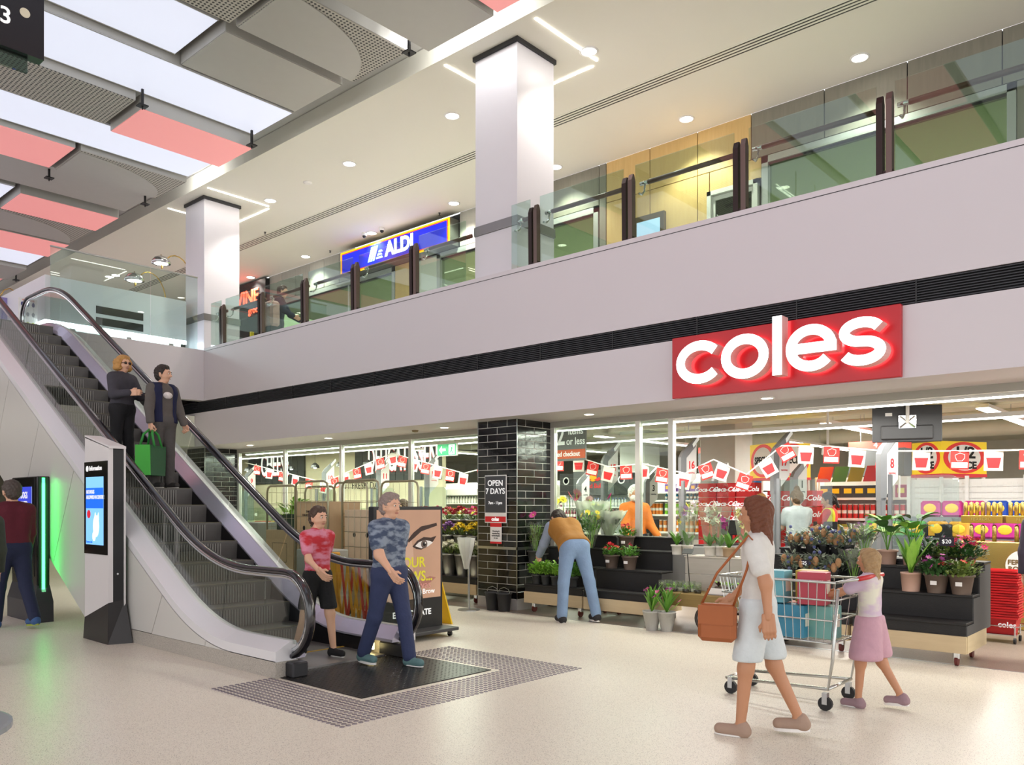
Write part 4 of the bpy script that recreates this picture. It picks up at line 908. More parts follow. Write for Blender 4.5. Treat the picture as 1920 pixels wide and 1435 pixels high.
# white wire bin below the half price sign
wb = thing('promotion_bin', 'white wire rack below the half price sign', 'rack', (-3.6, 14.1, 0))
for sx in (-.42, .42, 1.2): box(sx - .025, sx + .025, 0, .05, 0, 2.05).build('upright', WPLAS, wb)
wm = MB()
for k in range(12): wm.box(-.42, 1.2, .02, .026, .9 + k * .09, .905 + k * .09)
for k in range(24): wm.box(-.4 + k * .068, -.396 + k * .068, .02, .026, .85, 1.95)
wm.build('wire_mesh', WPLAS, wb, kind='stuff'); box(-.42, 1.2, .06, .09, .1, 2.0).build('back_panel', WPLAS, wb)
for z in (.1, .7): box(-.42, 1.2, -.6, .05, z - .03, z).build('shelf', WPLAS, wb)
def bag_mesh(col): return MB().bbox(-.14, .14, -.05, .05, 0, .24, .03).ball((0, -.05, .13), (.09, .012, .07), 10, 6, 1).mesh('crisp_bag', [M('bag_' + col, col, .25, .2, vary=.05), M('bag_gold', '#f0c23a', .4)])
for col, x0, n, z, y, lab in (('#c23a8a', -3.62, 3, 1.42, 13.3, 'pink crisp bag in the upper row below the half price sign'), ('#2a4fb0', -2.75, 3, 1.42, 13.3, 'blue crisp bag in the upper row below the half price sign'), ('#3f9a3a', -4.35, 3, 1.12, 13.1, 'green crisp bag in the lower row below the half price sign'), ('#d8a03a', -3.48, 2, 1.12, 13.1, 'golden crisp bag between green and pink bags'), ('#c83a94', -2.9, 3, 1.12, 13.1, 'pink crisp bag in the lower row beside the golden bags')):
    row(bag_mesh(col), 'crisp_bag', x0, x0 + n * .29, n, y, z, lab, 'bag')
cr = thing('display_table', 'stepped display stand carrying crisp bags', 'display', (-3.2, 13.2, 0))
MB().box(-1.2, 1.0, -.22, .02, 0, 1.12).box(-1.2, 1.0, .02, .3, 0, 1.42).build('tiers', M('display_board', '#6f7476', .6), cr)
# gold chocolate display
gd = thing('chocolate_display', 'gold chocolate display with round emblem beside the red baskets', 'display', (-2.3, 12.1, 0))
GOLD = M('gold_card', '#c9ae62', .25, .75, vary=.12, scale=3); GOLDL = M('gold_box', '#a8842e', .35, .4)
MB().bbox(-.52, .55, 0, .5, 0, 1.12, .01).build('stand', GOLD, gd)
MB().prism([(.22 + .2 * math.cos(2 * PI * k / 28), .82 + .2 * math.sin(2 * PI * k / 28)) for k in range(28)], -.008, .0).build('emblem', PAPER, gd)
text('FERRERO\nROCHER', .085, M('gold_ink', '#6e5520', .5), (.22, -.012, .82), '-y', gd, bold=.002)
for k in range(2):
    t = MB().bbox(-.5 + k * .52, -.02 + k * .52, .02, .4, 1.36, 1.46, .006).build('tray', GOLDL, gd); text('FERRERO', .06, GOLD, (-.26 + k * .52, .015, 1.41), '-y', t)
    for j in range(7):
        MB().lathe([(.026, 0), (.026, .16), (.012, .18)], 8, (-.46 + k * .52 + j * .067, .1, 1.46)).build('chocolate_pack', GOLD, gd, True)
        if j % 2: MB().lathe([(.026, 0), (.026, .2), (.012, .22)], 8, (-.46 + k * .52 + j * .067, .1, 1.12)).build('chocolate_pack', GOLD, gd, True)
# red sign board cards and aisle boards
def aisle_board(x0, x1, y, z0, z1, num, lines, label):
    s = thing('aisle_sign', label, 'sign', ((x0 + x1) / 2, y, z0)); w = (x1 - x0) / 2; h = z1 - z0
    box(-w, w, 0, .5, 0, h * .78).build('grey_board', M('aisle_grey', '#4c5154', .5), s); box(-w, w, 0, .5, h * .78, h).build('red_board', M('aisle_red', '#cf4436', .5), s)
    text(num, h * .2, PW, (0, -.004, h * .88), '-y', s, bold=.004)
    for k, tx in enumerate(lines): text(tx, h * .17, PW, (0, -.004, h * (.6 - .2 * k)), '-y', s)
    for sx in (-w * .7, w * .7): MB().tube([(sx, .25, h), (sx, .25, 3.75 - z0)], .008, 5).build('wire', STEEL, s)
aisle_board(-10.5, -9.66, 19, 2.42, 3.08, '3', ('Water', 'Soft Drinks', 'Juice Drinks'), 'dark hanging aisle board with red top and number 3')
aisle_board(-6.2, -5.1, 17.6, 2.2, 2.92, '4', ('', '', 'Lollies'), 'dark hanging aisle board with number 4 and Lollies')
aisle_board(-2.6, -1.2, 19, 2.0, 2.4, '5', ('Biscuits',), 'dark hanging aisle board over the gold display')
it = thing('checkout_sign', 'hanging grey sign reading 12 items or less with orange strip', 'sign', (-8.95, 11.5, 2.38))
box(-.5, .4, 0, .04, 0, 1.36).build('grey_board', M('sign_grey', '#77787a', .5), it); box(-.5, .4, -.004, 0, .04, .2).build('orange_strip', M('orange_strip', '#d8623a', .5, vary=.02), it)
text('12', .52, PW, (-.24, -.006, .45), '-y', it, bold=.008, sx=.75); text('items\nor less', .18, PW, (.19, -.006, .43), '-y', it, bold=.002, sx=.85); text('assisted checkout', .125, PW, (-.07, -.008, .12), '-y', it, bold=.002, sx=.8)
ex = thing('exit_sign', 'green hanging exit sign with white arrow and running figure', 'sign', (-11.2, 10.7, 2.52))
MB().bbox(-.27, .27, 0, .04, 0, .24, .006).build('case', WPLAS, ex); box(-.25, .25, -.004, 0, .015, .225).build('green_face', M('exit_green', '#1f8f58', .4, emit=.7, ecol='#23a868', vary=0), ex)
MB().prism([(-.2, .12), (-.13, .19), (-.13, .14), (-.03, .14), (-.03, .1), (-.13, .1), (-.13, .05)], -.008, -.004).build('arrow', SW, ex)
MB().prism([(.06, .03), (.22, .03), (.22, .21), (.06, .21)], -.007, -.004).build('door_mark', SW, ex)
mn = MB(); mn.ball((.15, -.009, .185), (.016, .002, .016), 8, 6); mn.prism([(.12, .17), (.17, .16), (.15, .1), (.19, .05), (.17, .04), (.13, .09), (.1, .05), (.08, .06), (.12, .11)], -.011, -.007); mn.build('running_figure', M('exit_green'), ex)
for s in (-.2, .2): MB().tube([(s, .02, .24), (s, .02, 1.23)], .006, 5).build('rod', STEEL, ex)
rb = thing('drinks_board', 'grey board with red and yellow emblem above the drinks fridge', 'sign', (-12.1, 16.6, 1.85))
box(-.62, .62, 0, .3, 0, .62).build('board', M('sign_grey2', '#595d60', .5), rb); MB().ball((0, -.01, .42), (.11, .01, .09), 12, 8).build('sun_emblem', M('emblem_yellow', '#f2b41a', .5), rb)
for s in (-1, 1): MB().prism([(s * .04, .38), (s * .2, .44), (s * .24, .38), (s * .14, .34)], -.018, -.008).build('bull_emblem', REDINK, rb)
text('Red Bull', .16, REDINK, (0, -.004, .22), '-y', rb, bold=.003)
for s in (-.85, .85): MB().bbox(s - .22, s + .22, 0, .3, .0, .55, .01).build('speaker_panel', BLACK, rb); MB().lathe([(.1, 0), (.1, .01), (.07, .01), (.07, 0)], 16).build('speaker_ring', LGREY, rb, loc=(s, -.001, .36), rot=(PI / 2, 0, 0))
box(-1.07, 1.07, .25, .35, -1.85, 0).build('fridge_body', LGREY, rb)
for z in (-1.3, -.95, -.6, -.3): box(-1.07, 1.07, -.05, .25, z - .03, z).build('fridge_shelf', WPLAS, rb)
row(bottle_mesh('#7a2038', '#e8e8e8', .24, .035), 'drink_bottle', -13.1, -11.1, 22, 16.62, 1.25, 'dark red bottle in the small fridge below the drinks board', 'bottle')
row(bottle_mesh('#c8ccd0', '#3a5aa0', .22, .035), 'drink_bottle', -13.1, -11.1, 22, 16.62, 1.55, 'silver bottle in the small fridge below the drinks board', 'bottle')
# television seen from behind
tv = thing('television', 'back of a black flat television hanging above the half price sign', 'television', at(1700, 795, Y=11.0), math.radians(24))
MB().bbox(-.4, .4, -.02, .02, -.23, .23, .008).build('screen_body', M('tv_black', '#333335', .45), tv); MB().bbox(-.3, .3, -.05, -.02, -.2, -.02, .015).build('rear_box', M('tv_black'), tv)
box(-.1, .1, -.06, -.05, -.06, .1).build('mount_plate', CHROME, tv); MB().tube([(0, -.07, .0), (0, -.07, .34), (0, .0, .42), (0, 0, 1.18)], .022, 10).build('mount_pole', WPLAS, tv, True)
for a in (45, 135, 225, 315): MB().tube([(0, -.065, .02), (.12 * math.cos(math.radians(a)), -.06, .02 + .1 * math.sin(math.radians(a)))], .012, 6).build('mount_arm', CHROME, tv)
box(-.25, -.17, -.024, -.021, .1, .14).build('sticker', PAPER, tv)
dc = thing('security_camera', 'white dome camera on a drop pole between the bunting flags', 'camera', at(1552, 850, Y=13.6))
MB().tube([(0, 0, .1), (0, 0, 3.75 - dc.location.z)], .02, 10).build('pole', WPLAS, dc, True); MB().lathe([(.02, .14), (.09, .1), (.1, -.02), (.085, -.03)], 16).build('housing', WPLAS, dc, True); MB().ball((0, 0, -.03), (.075, .075, .07), 12, 8).build('dome', BLACK, dc, True)

# ---------------------------------------------------------------- checkouts
POLE = M('pole_grey', '#7d8084', .4, .3); LBOX = M('lane_light', '#d2d2d0', .4, emit=.05, ecol='#ffffff', vary=0); PERSPEX = glass('perspex', '#eef4f2', 1.4)
WORDS = {'9': 'nine', '10': 'ten', '11': 'eleven', '12': 'twelve', '15': 'fifteen', '16': 'sixteen', '17': 'seventeen', '8': 'eight', '4': 'four', '7': 'seven', '2': 'two', '1': 'one', '3': 'three'}
def lane_pole(u, y, num, top=2.78, dirn=1, red=True):
    p = at(u, 940, Y=y)
    t = thing('checkout_light', 'grey checkout lane pole with white lit sign number %s' % WORDS[num] + ('' if red else ', far side lanes'), 'lane sign', (p.x, y, 0), math.radians(60))
    MB().bbox(-.045, .045, -.05, .05, 0, top - .95, .01).build('pole', POLE, t)
    h = .95; z = top - h; w = .36; sc_l = .8
    MB().prism([(-.05, z - .05), (.045, z - .05), (.06, z + .05), (.06, z + .62), (.31, top - .02), (.29, top + .05), (-.0, z + .72), (-.05, z + .62)][::dirn], -.05, .05).build('arm', POLE, t)
    MB().prism([(.06, z + .02), (.06 + w * .6, z + .26), (.06 + w * .6, z + .84), (.06, z + .6)][::dirn], -.03, .03).build('sign_box', LBOX, t)
    text(num, .19, REDINK if red else INK, (.06 + w * .3, -.034, z + .48), '-y', t, bold=.005, sx=.72); text('opening', .04, REDINK if red else INK, (.06 + w * .3, -.034, z + .35), '-y', t)
    MB().prism([(.2, z + .8), (.32, top - .0), (.3, top + .06), (.18, z + .86)][::dirn], -.055, .055).build('lamp_cap', M('lamp_cap', '#dfe3df', .4, emit=.25), t)
for u, num in ((461, '9'), (607, '10'), (709, '11'), (800, '12'), (1133, '15'), (1279, '16'), (1452, '17')): lane_pole(u, 13.0, num)
lane_pole(1652, 12.3, '8', 2.66)
for u, num, y in ((1085, '4', 16.2), (733, '8', 16.4), (818, '7', 16.4), (1340, '2', 16.0), (1488, '1', 15.0), (1212, '3', 16.2)): lane_pole(u, y, num, 2.45, red=False)
CTR = M('counter_grey', '#8e8f8e', .5); BELT = M('belt_black', '#222224', .6)
for k, u in enumerate((461, 607, 709, 800, 1133, 1279, 1452, 1652)):
    num = ('9', '10', '11', '12', '15', '16', '17', '8')[k]; p = at(u, 940, Y=13.0 if k < 7 else 12.3)
    c = thing('checkout_counter', 'grey checkout counter with black belt at lane %s' % WORDS[num], 'counter', (p.x + .55, p.y, 0))
    MB().bbox(-.32, .32, -.3, 1.3, 0, .88, .02).build('body', CTR, c); box(-.25, .25, -.2, 1.2, .88, .9).build('belt', BELT, c)
    s = MB().bbox(-.2, .2, .75, .79, 1.05, 1.32, .01).build('monitor', BLACK, c); MB().tube([(0, .79, .88), (0, .79, 1.1)], .03, 8).build('monitor_stand', BLACK, s)
    ps = MB(); n = 8; w0, w1, zt, r = -.55, .3, 2.0, .12
    pts = [(w0, 1.0), (w1, 1.0)] + [(w1 - r + r * math.cos(a), zt - r + r * math.sin(a)) for a in [PI / 2 * q / n for q in range(n + 1)]] + [(w0, zt)]
    ps.prism([(x + .25, z) for x, z in pts], -.4, -.39).build('perspex_screen', PERSPEX, c); box(w0 + .22, w0 + .27, -.42, -.37, .0, zt + .02).build('screen_post', POLE, c)
    MB().bbox(-.05, .1, .3, .42, .9, 1.02, .01).build('card_reader', BLACK, c)
# bunting strung along the checkouts
bt = thing('bunting', 'string of red and white paper flags hung over the checkouts', 'bunting', (0, 12.75, 0))
RF = M('flag_red', '#d9302c', .7, vary=.04); FW = M('flag_white', '#dcd7cf', .8, vary=.03)
sup = [(461, 868), (607, 905), (735, 850), (870, 888), (975, 862), (1085, 858), (1143, 876), (1205, 870), (1285, 888), (1338, 862), (1400, 890), (1466, 836), (1560, 838), (1660, 846), (1800, 846), (1930, 844)]
pts3 = [at(u, v, Y=12.75) for u, v in sup]
path = []
for a, b in zip(pts3, pts3[1:]):
    for k in range(6):
        t = k / 6; q = a.lerp(b, t); path.append((q.x, 0, q.z - .0))
path.append((pts3[-1].x, 0, pts3[-1].z))
MB().tube(path, .012, 5).build('string', M('string_white', '#f4f1ea', .7), bt)
acc = 0; kf = 0
fr_me = MB().bbox(-.115, .115, -.003, .003, -.26, 0, .002).mesh('flag', RF); fw_me = MB().bbox(-.115, .115, -.003, .003, -.28, 0, .002).mesh('flag', FW)
bask = MB().prism([(-.09, -.1), (.09, -.1), (.065, -.24), (-.065, -.24)], -.006, -.003).mesh('basket_mark', REDINK)
capt = MB().prism([(-.1, -.16), (.1, -.16), (.1, -.235), (-.1, -.235)], -.006, -.003).mesh('caption_mark', PAPER)
hand = MB().tube([(-.05, -.005, -.1), (-.06, -.005, -.06), (0, -.005, -.03), (.06, -.005, -.05), (.06, -.005, -.1), (.03, -.005, -.14), (-.03, -.005, -.14), (-.05, -.005, -.1)], .004, 4).mesh('hand_mark', PAPER)
for a, b in zip(path, path[1:]):
    seg = math.hypot(b[0] - a[0], b[2] - a[2]); acc += seg
    if acc > .36:
        acc = 0; kf += 1; ang = -math.atan2(b[2] - a[2], b[0] - a[0])
        f = link('flag', fr_me if kf % 2 else fw_me, bt, (b[0], 0, b[2]), (0, ang * .8, math.radians(18)))
        if kf % 2: link('caption_mark', capt, f); link('hand_mark', hand, f)
        else: link('basket_mark', bask, f)
for x in (-25.5, -21.5, -17.5, -13.5): lamp('deli_fill', 'AREA', (x, 14.0, 3.3), 150, (1, .96, .84), shape='RECTANGLE', size=2.5, size_y=.4)  # fill lights without fittings, added to brighten the deli
# downlights and sensor in the soffit
for i, (u, v) in enumerate(((1078, 773), (808, 799), (597, 820), (440, 833), (1420, 742))):
    p = at(u, v, Z=2.91); d = thing('soffit_light', 'small recessed light in the soffit, ' + ['by the tiled column', 'beyond the exit sign', 'above the roll cages', 'beside the far tiled column', 'under the red sign'][i], 'light', (p.x, 9.55, 2.91), group='lights in the soffit')
    MB().lathe([(.09, 0), (.09, -.008), (.07, -.01), (.07, 0)], 18, cap=False).build('trim_ring', WPLAS, d); MB().lathe([(.07, -.004), (.07, -.001)], 18).build('lens', LENS, d)
    lamp('soffit_spot', 'SPOT', (p.x, 9.55, 2.88), 30, (1, .94, .82), spot_size=2.3, spot_blend=.6, shadow_soft_size=.06)
p = at(765, 806, Z=2.91); d = thing('smoke_detector', 'small brown sensor on the soffit near the exit sign', 'detector', (p.x, 9.6, 2.91)); MB().lathe([(.06, 0), (.05, -.03), (.02, -.035)], 14).build('housing', M('sensor_tan', '#8a7a5a', .6), d)
# ================================================================ SHOPPING FIXTURES
# trolley
tr = thing('shopping_trolley', 'wire shopping trolley full of groceries pushed by the girl', 'trolley', (-2.78, 6.62, 0), PI / 2)   # front points to -x
WIRE = M('trolley_wire', '#c6c8c4', .25, .9)
def P3(y, x, z): return (x, y, z)
bk = thing('tmp', 'tmp', 'tmp'); bpy.data.objects.remove(bk)
z0, z1 = .52, 1.0
def ring(z, wf, wb, yf, yb): return [(-wb, yb, z), (wb, yb, z), (wf, yf, z), (-wf, yf, z)]
rim = MB()
for z, wf, wb, yf, yb in ((1.0, .23, .29, .55, -.45), (.86, .22, .275, .53, -.44), (.7, .21, .26, .5, -.42), (.52, .19, .24, .46, -.4)): rim.tube(ring(z, wf, wb, yf, yb), .008 if z < 1 else .012, 6, closed=True)
rim.build('basket_rims', WIRE, tr, True)
ww = MB()
for k in range(15):
    t = k / 14; yb = -.45 + t * 1.0; yb0 = -.4 + t * .86
    for sx in (-1, 1): ww.tube([(sx * (.29 - .06 * t), yb, 1.0), (sx * (.24 - .05 * t), yb0, .52)], .0035, 4)
for k in range(9):
    t = k / 8 * 2 - 1; ww.tube([(.23 * t, .55, 1.0), (.19 * t, .46, .52), (.24 * t, -.4, .52)], .0035, 4)
ww.build('basket_wires', WIRE, tr, kind='stuff')
MB().tube([(-.27, -.62, 1.04), (.27, -.62, 1.04)], .018, 10).build('push_handle', M('trolley_red', '#c2282c', .4), tr, True)
fr_ = MB()
for sx in (-1, 1): fr_.tube([(sx * .27, -.62, 1.04), (sx * .28, -.45, 1.0)], .012, 8); fr_.tube([(sx * .26, -.46, .95), (sx * .26, -.42, .4), (sx * .25, -.38, .17), (sx * .2, .5, .13)], .014, 8)
fr_.tube([(-.2, .5, .13), (.2, .5, .13)], .014, 8); fr_.tube([(-.25, -.38, .17), (.25, -.38, .17)], .014, 8); fr_.build('frame', WIRE, tr, True)
for x, y in ((-.25, -.36), (.25, -.36), (-.2, .46), (.2, .46)):
    w = MB().tube([(x - .015, y, .055), (x + .015, y, .055)], .055, 14).build('wheel', RUBBER, tr); MB().box(x - .025, x + .025, y - .02, y + .02, .05, .14).build('fork', STEEL, w)
for i, (x, y, z, c, nm) in enumerate(((-.1, .2, .53, '#5aa5b8', 'teal carton'), (.1, .25, .53, '#d8c23a', 'yellow carton'), (-.1, -.05, .53, '#3f8fae', 'blue carton'), (.1, -.02, .53, '#c8603a', 'orange carton'), (0, -.25, .53, '#7fb8b0', 'pale green carton'), (-.08, .12, .8, '#6fb7c4', 'aqua carton'), (.09, -.12, .8, '#d9b84a', 'golden carton'), (-.07, -.2, .8, '#c04a5a', 'red carton'))):
    q = Matrix.Rotation(PI / 2, 3, 'Z') @ Vector((x, y, 0)); o = tagd(link('grocery_carton', carton_mesh(.17, .22, .26, c, '#efe9d8'), None, (tr.location.x + q.x, tr.location.y + q.y, z), (0, 0, PI / 2 + random.uniform(-.15, .15))), nm + ' in the shopping trolley', 'carton', 'groceries in the trolley')
# advertising poster on wheels
ad = thing('poster_stand', 'black framed rolling poster with a close up of a woman\'s eye', 'poster', (-7.45, 5.92, 0))
MB().bbox(-.05, .05, 0, 1.08, .1, 1.58, .008).build('frame', BLACK, ad)
SKN = M('poster_skin', '#c9a086', .6, vary=.18, scale=1.6)
face = box(.05, .054, .04, 1.04, .47, 1.54).build('poster_print', SKN, ad)
def pp(y, z): return (y, z)
def flat(poly, x, mat, nm): return MB().prism(poly, x, x + .002, 'x').build(nm, mat, face)
def ell(cy, cz, ry, rz, n=28, r=0): return [(cy + ry * math.cos(a) * math.cos(r) - rz * math.sin(a) * math.sin(r), cz + ry * math.cos(a) * math.sin(r) + rz * math.sin(a) * math.cos(r)) for a in [2 * PI * k / n for k in range(n)]]
PB = M('poster_brown', '#3a241c', .6, vary=.2, scale=20)
flat(ell(.3, .95, .3, .5), .0541, M('poster_skin_light', '#d8b49c', .6, vary=.12, scale=2), 'cheek_tone')
flat([(.5, 1.18), (.6, 1.27), (.72, 1.34), (.86, 1.36), (.97, 1.38), (.98, 1.345), (.86, 1.315), (.72, 1.28), (.6, 1.2), (.52, 1.15)], .0545, PB, 'eyebrow_print')
flat([(.58, 1.1), (.66, 1.17), (.76, 1.21), (.88, 1.2), (.97, 1.22), (.92, 1.16), (.84, 1.1), (.72, 1.06), (.64, 1.07)], .0545, PB, 'lash_print')
flat([(.62, 1.105), (.68, 1.15), (.77, 1.175), (.86, 1.16), (.91, 1.14), (.83, 1.095), (.72, 1.075)], .0565, PAPER, 'eye_print')
flat(ell(.765, 1.125, .05, .05), .0585, M('poster_iris', '#6a5a52', .5), 'iris_print'); flat(ell(.765, 1.125, .024, .024), .0605, INK, 'pupil_print'); flat(ell(.78, 1.14, .01, .01), .0625, PAPER, 'glint_print')
flat([(.42, .84), (.5, .8), (.56, .82), (.53, .78), (.44, .78)], .0545, M('poster_shade', '#8a5c48', .6), 'nose_print')
flat([(.58, .62), (.72, .7), (.86, .73), (.96, .71), (.86, .65), (.72, .6)], .0545, M('poster_lip', '#b0776a', .5), 'lip_print')
YI = M('poster_yellow', '#e8e03a', .6, vary=0)
text('YOUR\nBROWS...', .17, YI, (.056, .55, .82), '+x', face, bold=.004); text('Lilivas', .13, M('poster_pink', '#e2a39c', .6), (.056, .72, .63), '+x', face); text('Brow', .09, PW, (.056, .84, .55), '+x', face)
text('EASY CREATE', .1, PW, (.052, .58, .3), '+x', ad, bold=.002); 
bs = MB().bbox(-.3, .3, -.02, 1.12, .07, .11, .006).build('base_board', M('base_dark', '#3a3a3c', .5), ad)
for x in (-.24, .24):
    for y in (.08, 1.02): w = MB().tube([(x, y - .012, .035), (x, y + .012, .035)], .034, 12).build('castor', RUBBER, ad); MB().box(x - .02, x + .02, y - .018, y + .018, .03, .075).build('castor_fork', STEEL, w)
# yellow folding barrier
yb_ = thing('folding_barrier', 'yellow expanding barrier folded behind the escalator', 'barrier', (-8.1, 6.25, 0))
YP = M('barrier_yellow', '#e2a41e', .5, vary=.06)
for sx in (-.48, .48): MB().bbox(sx - .06, sx + .06, -.04, .04, 0, 1.0, .012).build('end_post', YP, yb_); MB().bbox(sx - .09, sx + .09, -.22, .22, 0, .05, .01).build('foot', YP, yb_)
for k in range(7):
    x = -.4 + k * .115
    for sg_ in (-1, 1): MB().prism([(x - sg_ * .07 - .018, .14), (x - sg_ * .07 + .018, .14), (x + sg_ * .07 + .018, .94), (x + sg_ * .07 - .018, .94)], sg_ * .008 - .006, sg_ * .008 + .006).build('lattice_slat', YP if (k + sg_) % 3 else M('barrier_red', '#c8402a', .5), yb_)
ws = thing('wet_floor_sign', 'yellow folding floor sign standing behind the poster', 'floor sign', (-8.05, 7.5, 0))
for sg_ in (-1, 1): MB().add([(-.14, sg_ * .16 - .01, 0), (.14, sg_ * .16 - .01, 0), (.14, sg_ * .16 + .01, 0), (-.14, sg_ * .16 + .01, 0), (-.08, sg_ * .015 - .008, .6), (.08, sg_ * .015 - .008, .6), (.08, sg_ * .015 + .008, .6), (-.08, sg_ * .015 + .008, .6)], [(0, 3, 2, 1), (4, 5, 6, 7), (0, 1, 5, 4), (1, 2, 6, 5), (2, 3, 7, 6), (3, 0, 4, 7)]).build('leaf_panel', M('sign_yellow_plastic', '#e8c21e', .5), ws)
# roll cages with cartons
CAGE = M('cage_wire', '#a39d84', .35, .8)
def roll_cage(x, y, label, h=1.95, boxes=()):
    c = thing('roll_cage', label, 'roll cage', (x, y, 0)); hx, hy = .42, .36
    for sy in (-hy, hy):
        MB().tube([(-hx, sy, .15), (-hx, sy, h - .1), (-hx + .03, sy, h - .03), (-hx + .1, sy, h), (hx - .1, sy, h), (hx - .03, sy, h - .03), (hx, sy, h - .1), (hx, sy, .15)], .017, 8).build('side_frame', CAGE, c, True)
        m = MB()
        for k in range(1, 8): m.tube([(-hx, sy, .15 + k * (h - .25) / 8), (hx, sy, .15 + k * (h - .25) / 8)], .0035, 4)
        for k in range(1, 6): m.tube([(-hx + k * 2 * hx / 6, sy, .15), (-hx + k * 2 * hx / 6, sy, h)], .0035, 4)
        m.build('wire_panel', CAGE, c, kind='stuff')
    m = MB()
    for k in range(1, 10): m.tube([(-hx, -hy, .15 + k * (h - .25) / 9), (-hx, hy, .15 + k * (h - .25) / 9)], .0035, 4)
    m.build('wire_panel', CAGE, c, kind='stuff'); MB().bbox(-hx, hx, -hy, hy, .12, .16, .005).build('deck', CAGE, c)
    for sx in (-hx + .06, hx - .06):
        for sy in (-hy + .06, hy - .06): MB().tube([(sx - .015, sy, .055), (sx + .015, sy, .055)], .055, 12).build('castor', RUBBER, c)
CB2 = M('cardboard_pale', '#d8c2a2', .85, vary=.07, scale=10)
def carton_box(x, y, z, w, d, hh, label, prints, mat=CARDB):
    b = thing('cardboard_box', label, 'box', (x, y, z), group='cartons in the roll cages')
    MB().bbox(-w / 2, w / 2, -d / 2, d / 2, 0, hh, .006).build('carton', mat, b)
    for q in prints:
        k = q[0]
        if k == 'hole': MB().prism(ell(q[1], q[2], .035, .018, 14), -d / 2 - .003, -d / 2 + .001).build('hand_hole', BLACK, b)
        elif k == 'dot': MB().prism(ell(q[1], q[2], .03, .035, 14), -d / 2 - .003, -d / 2 + .001).build('vent_hole', INK, b)
        elif k == 'frame':
            m = MB(); x0, x1, za, zb = q[1:]
            for aa in ((x0, x1, za, za + .006), (x0, x1, zb - .006, zb), (x0, x0 + .006, za, zb), (x1 - .006, x1, za, zb)): m.box(aa[0], aa[1], -d / 2 - .002, -d / 2, aa[2], aa[3])
            m.build('printed_mark', INK, b)
        elif k == 'txt': text(q[3], .05, INK, (q[1], -d / 2 - .002, q[2]), '-y', b)
roll_cage(-10.4, 7.5, 'wire roll cage holding the tall brown cartons, nearer one'); roll_cage(-9.35, 7.6, 'wire roll cage holding the pale carton with round holes'); roll_cage(-11.35, 7.6, 'wire roll cage with plants on top beyond the escalator glass', 1.9)
carton_box(-10.4, 7.45, .17, .78, .6, 1.48, 'tall brown carton with printed handling marks in the middle cage', [('hole', 0, 1.12), ('dot', -.2, 1.08), ('dot', .2, 1.08), ('frame', -.32, -.12, .72, 1.0), ('frame', .12, .3, .74, .98), ('txt', 0, 1.3, 'THIS WAY UP\nHANDLE WITH CARE'), ('dot', .2, .55)])
carton_box(-9.35, 7.55, .75, .76, .6, .78, 'pale carton with two round vent holes', [('dot', -.15, .42), ('dot', .14, .42)], CB2)
carton_box(-9.35, 7.55, .17, .76, .6, .57, 'brown carton below the pale one', [('hole', 0, .4)])
carton_box(-11.35, 7.5, .5, .78, .6, .7, 'brown carton with a small red sticker in the far cage', [('frame', -.2, .2, .2, .5)])
bw = thing('plant_crate', 'dark green crate with leafy plants on the far roll cage carton', 'plant', (-11.35, 7.5, 1.2)); MB().bbox(-.25, .25, -.2, .2, 0, .25, .01).build('crate', M('crate_green', '#1f3d2c', .5), bw)
# grey bottle recycling box with holes
gbx = thing('recycling_box', 'grey box with three round holes and a blue band behind the escalator glass', 'bin', (-12.6, 7.6, 0)); MB().bbox(-.35, .35, -.25, .25, 0, 1.3, .015).build('body', M('bin_grey', '#a9ada3', .5), gbx)
for k in (-.22, 0, .22): MB().prism(ell(k, .95, .045, .06, 16), -.253, -.249).build('hole', BLACK, gbx)
box(-.37, .37, -.27, .27, .62, .68).build('blue_band', M('band_blue', '#3f6fae', .5), gbx)
gb2 = thing('recycling_box', 'lower grey box with round holes next to the yellow barrier', 'bin', (-9.0, 6.35, 0)); MB().bbox(-.3, .3, -.2, .2, 0, 1.02, .015).build('body', M('bin_grey'), gb2)
for k in (-.18, .02, .2): MB().prism(ell(k, .62, .035, .04, 16), -.203, -.199).build('hole', BLACK, gb2)
# signs on the tiled column
os_ = thing('opening_hours_sign', 'dark grey sign reading OPEN 7 DAYS on the tiled column', 'sign', (-8.62, 9.285, 1.5))
MB().bbox(-.23, .23, -.012, .0, -.18, .56, .004).build('white_frame', WPLAS, os_); box(-.215, .215, -.016, -.012, -.02, .545).build('dark_face', M('sign_dark', '#43454a', .5), os_); box(-.215, .215, -.016, -.012, -.165, -.08).build('red_strip', REDINK, os_)
text('OPEN\n7 DAYS', .125, PW, (0, -.018, .37), '-y', os_, bold=.0015); text('7am - 11pm', .06, PW, (0, -.018, .13), '-y', os_, bold=.001); text('coles', .075, PW, (0, -.018, -.122), '-y', os_, bold=.003)
nt_ = thing('paper_notice', 'small white notice with red edges below the opening hours sign', 'notice', (-8.62, 9.287, 1.0)); MB().box(-.12, .12, -.004, 0, 0, .32).build('sheet', PAPER, nt_); box(-.12, .12, -.006, -.004, .26, .32).build('red_head', REDINK, nt_); box(-.12, .12, -.006, -.004, 0, .03).build('red_foot', REDINK, nt_); text('Cleaning &\nmonitoring\ntechnologies\nin use', .035, INK, (0, -.006, .14), '-y', nt_)
bgd = thing('bag_dispenser', 'slim stand with hanging clear bags before the tiled column', 'stand', (-8.78, 8.85, 0))
MB().lathe([(.17, 0), (.17, .012), (.03, .02)], 20).build('base', STEEL, bgd); MB().tube([(0, 0, .01), (0, 0, 1.05)], .016, 8).build('pole', STEEL, bgd)
bgm = glass('bag_film', '#f4f4f2', 2.5, .2, .55); n_ = 10; vs = []
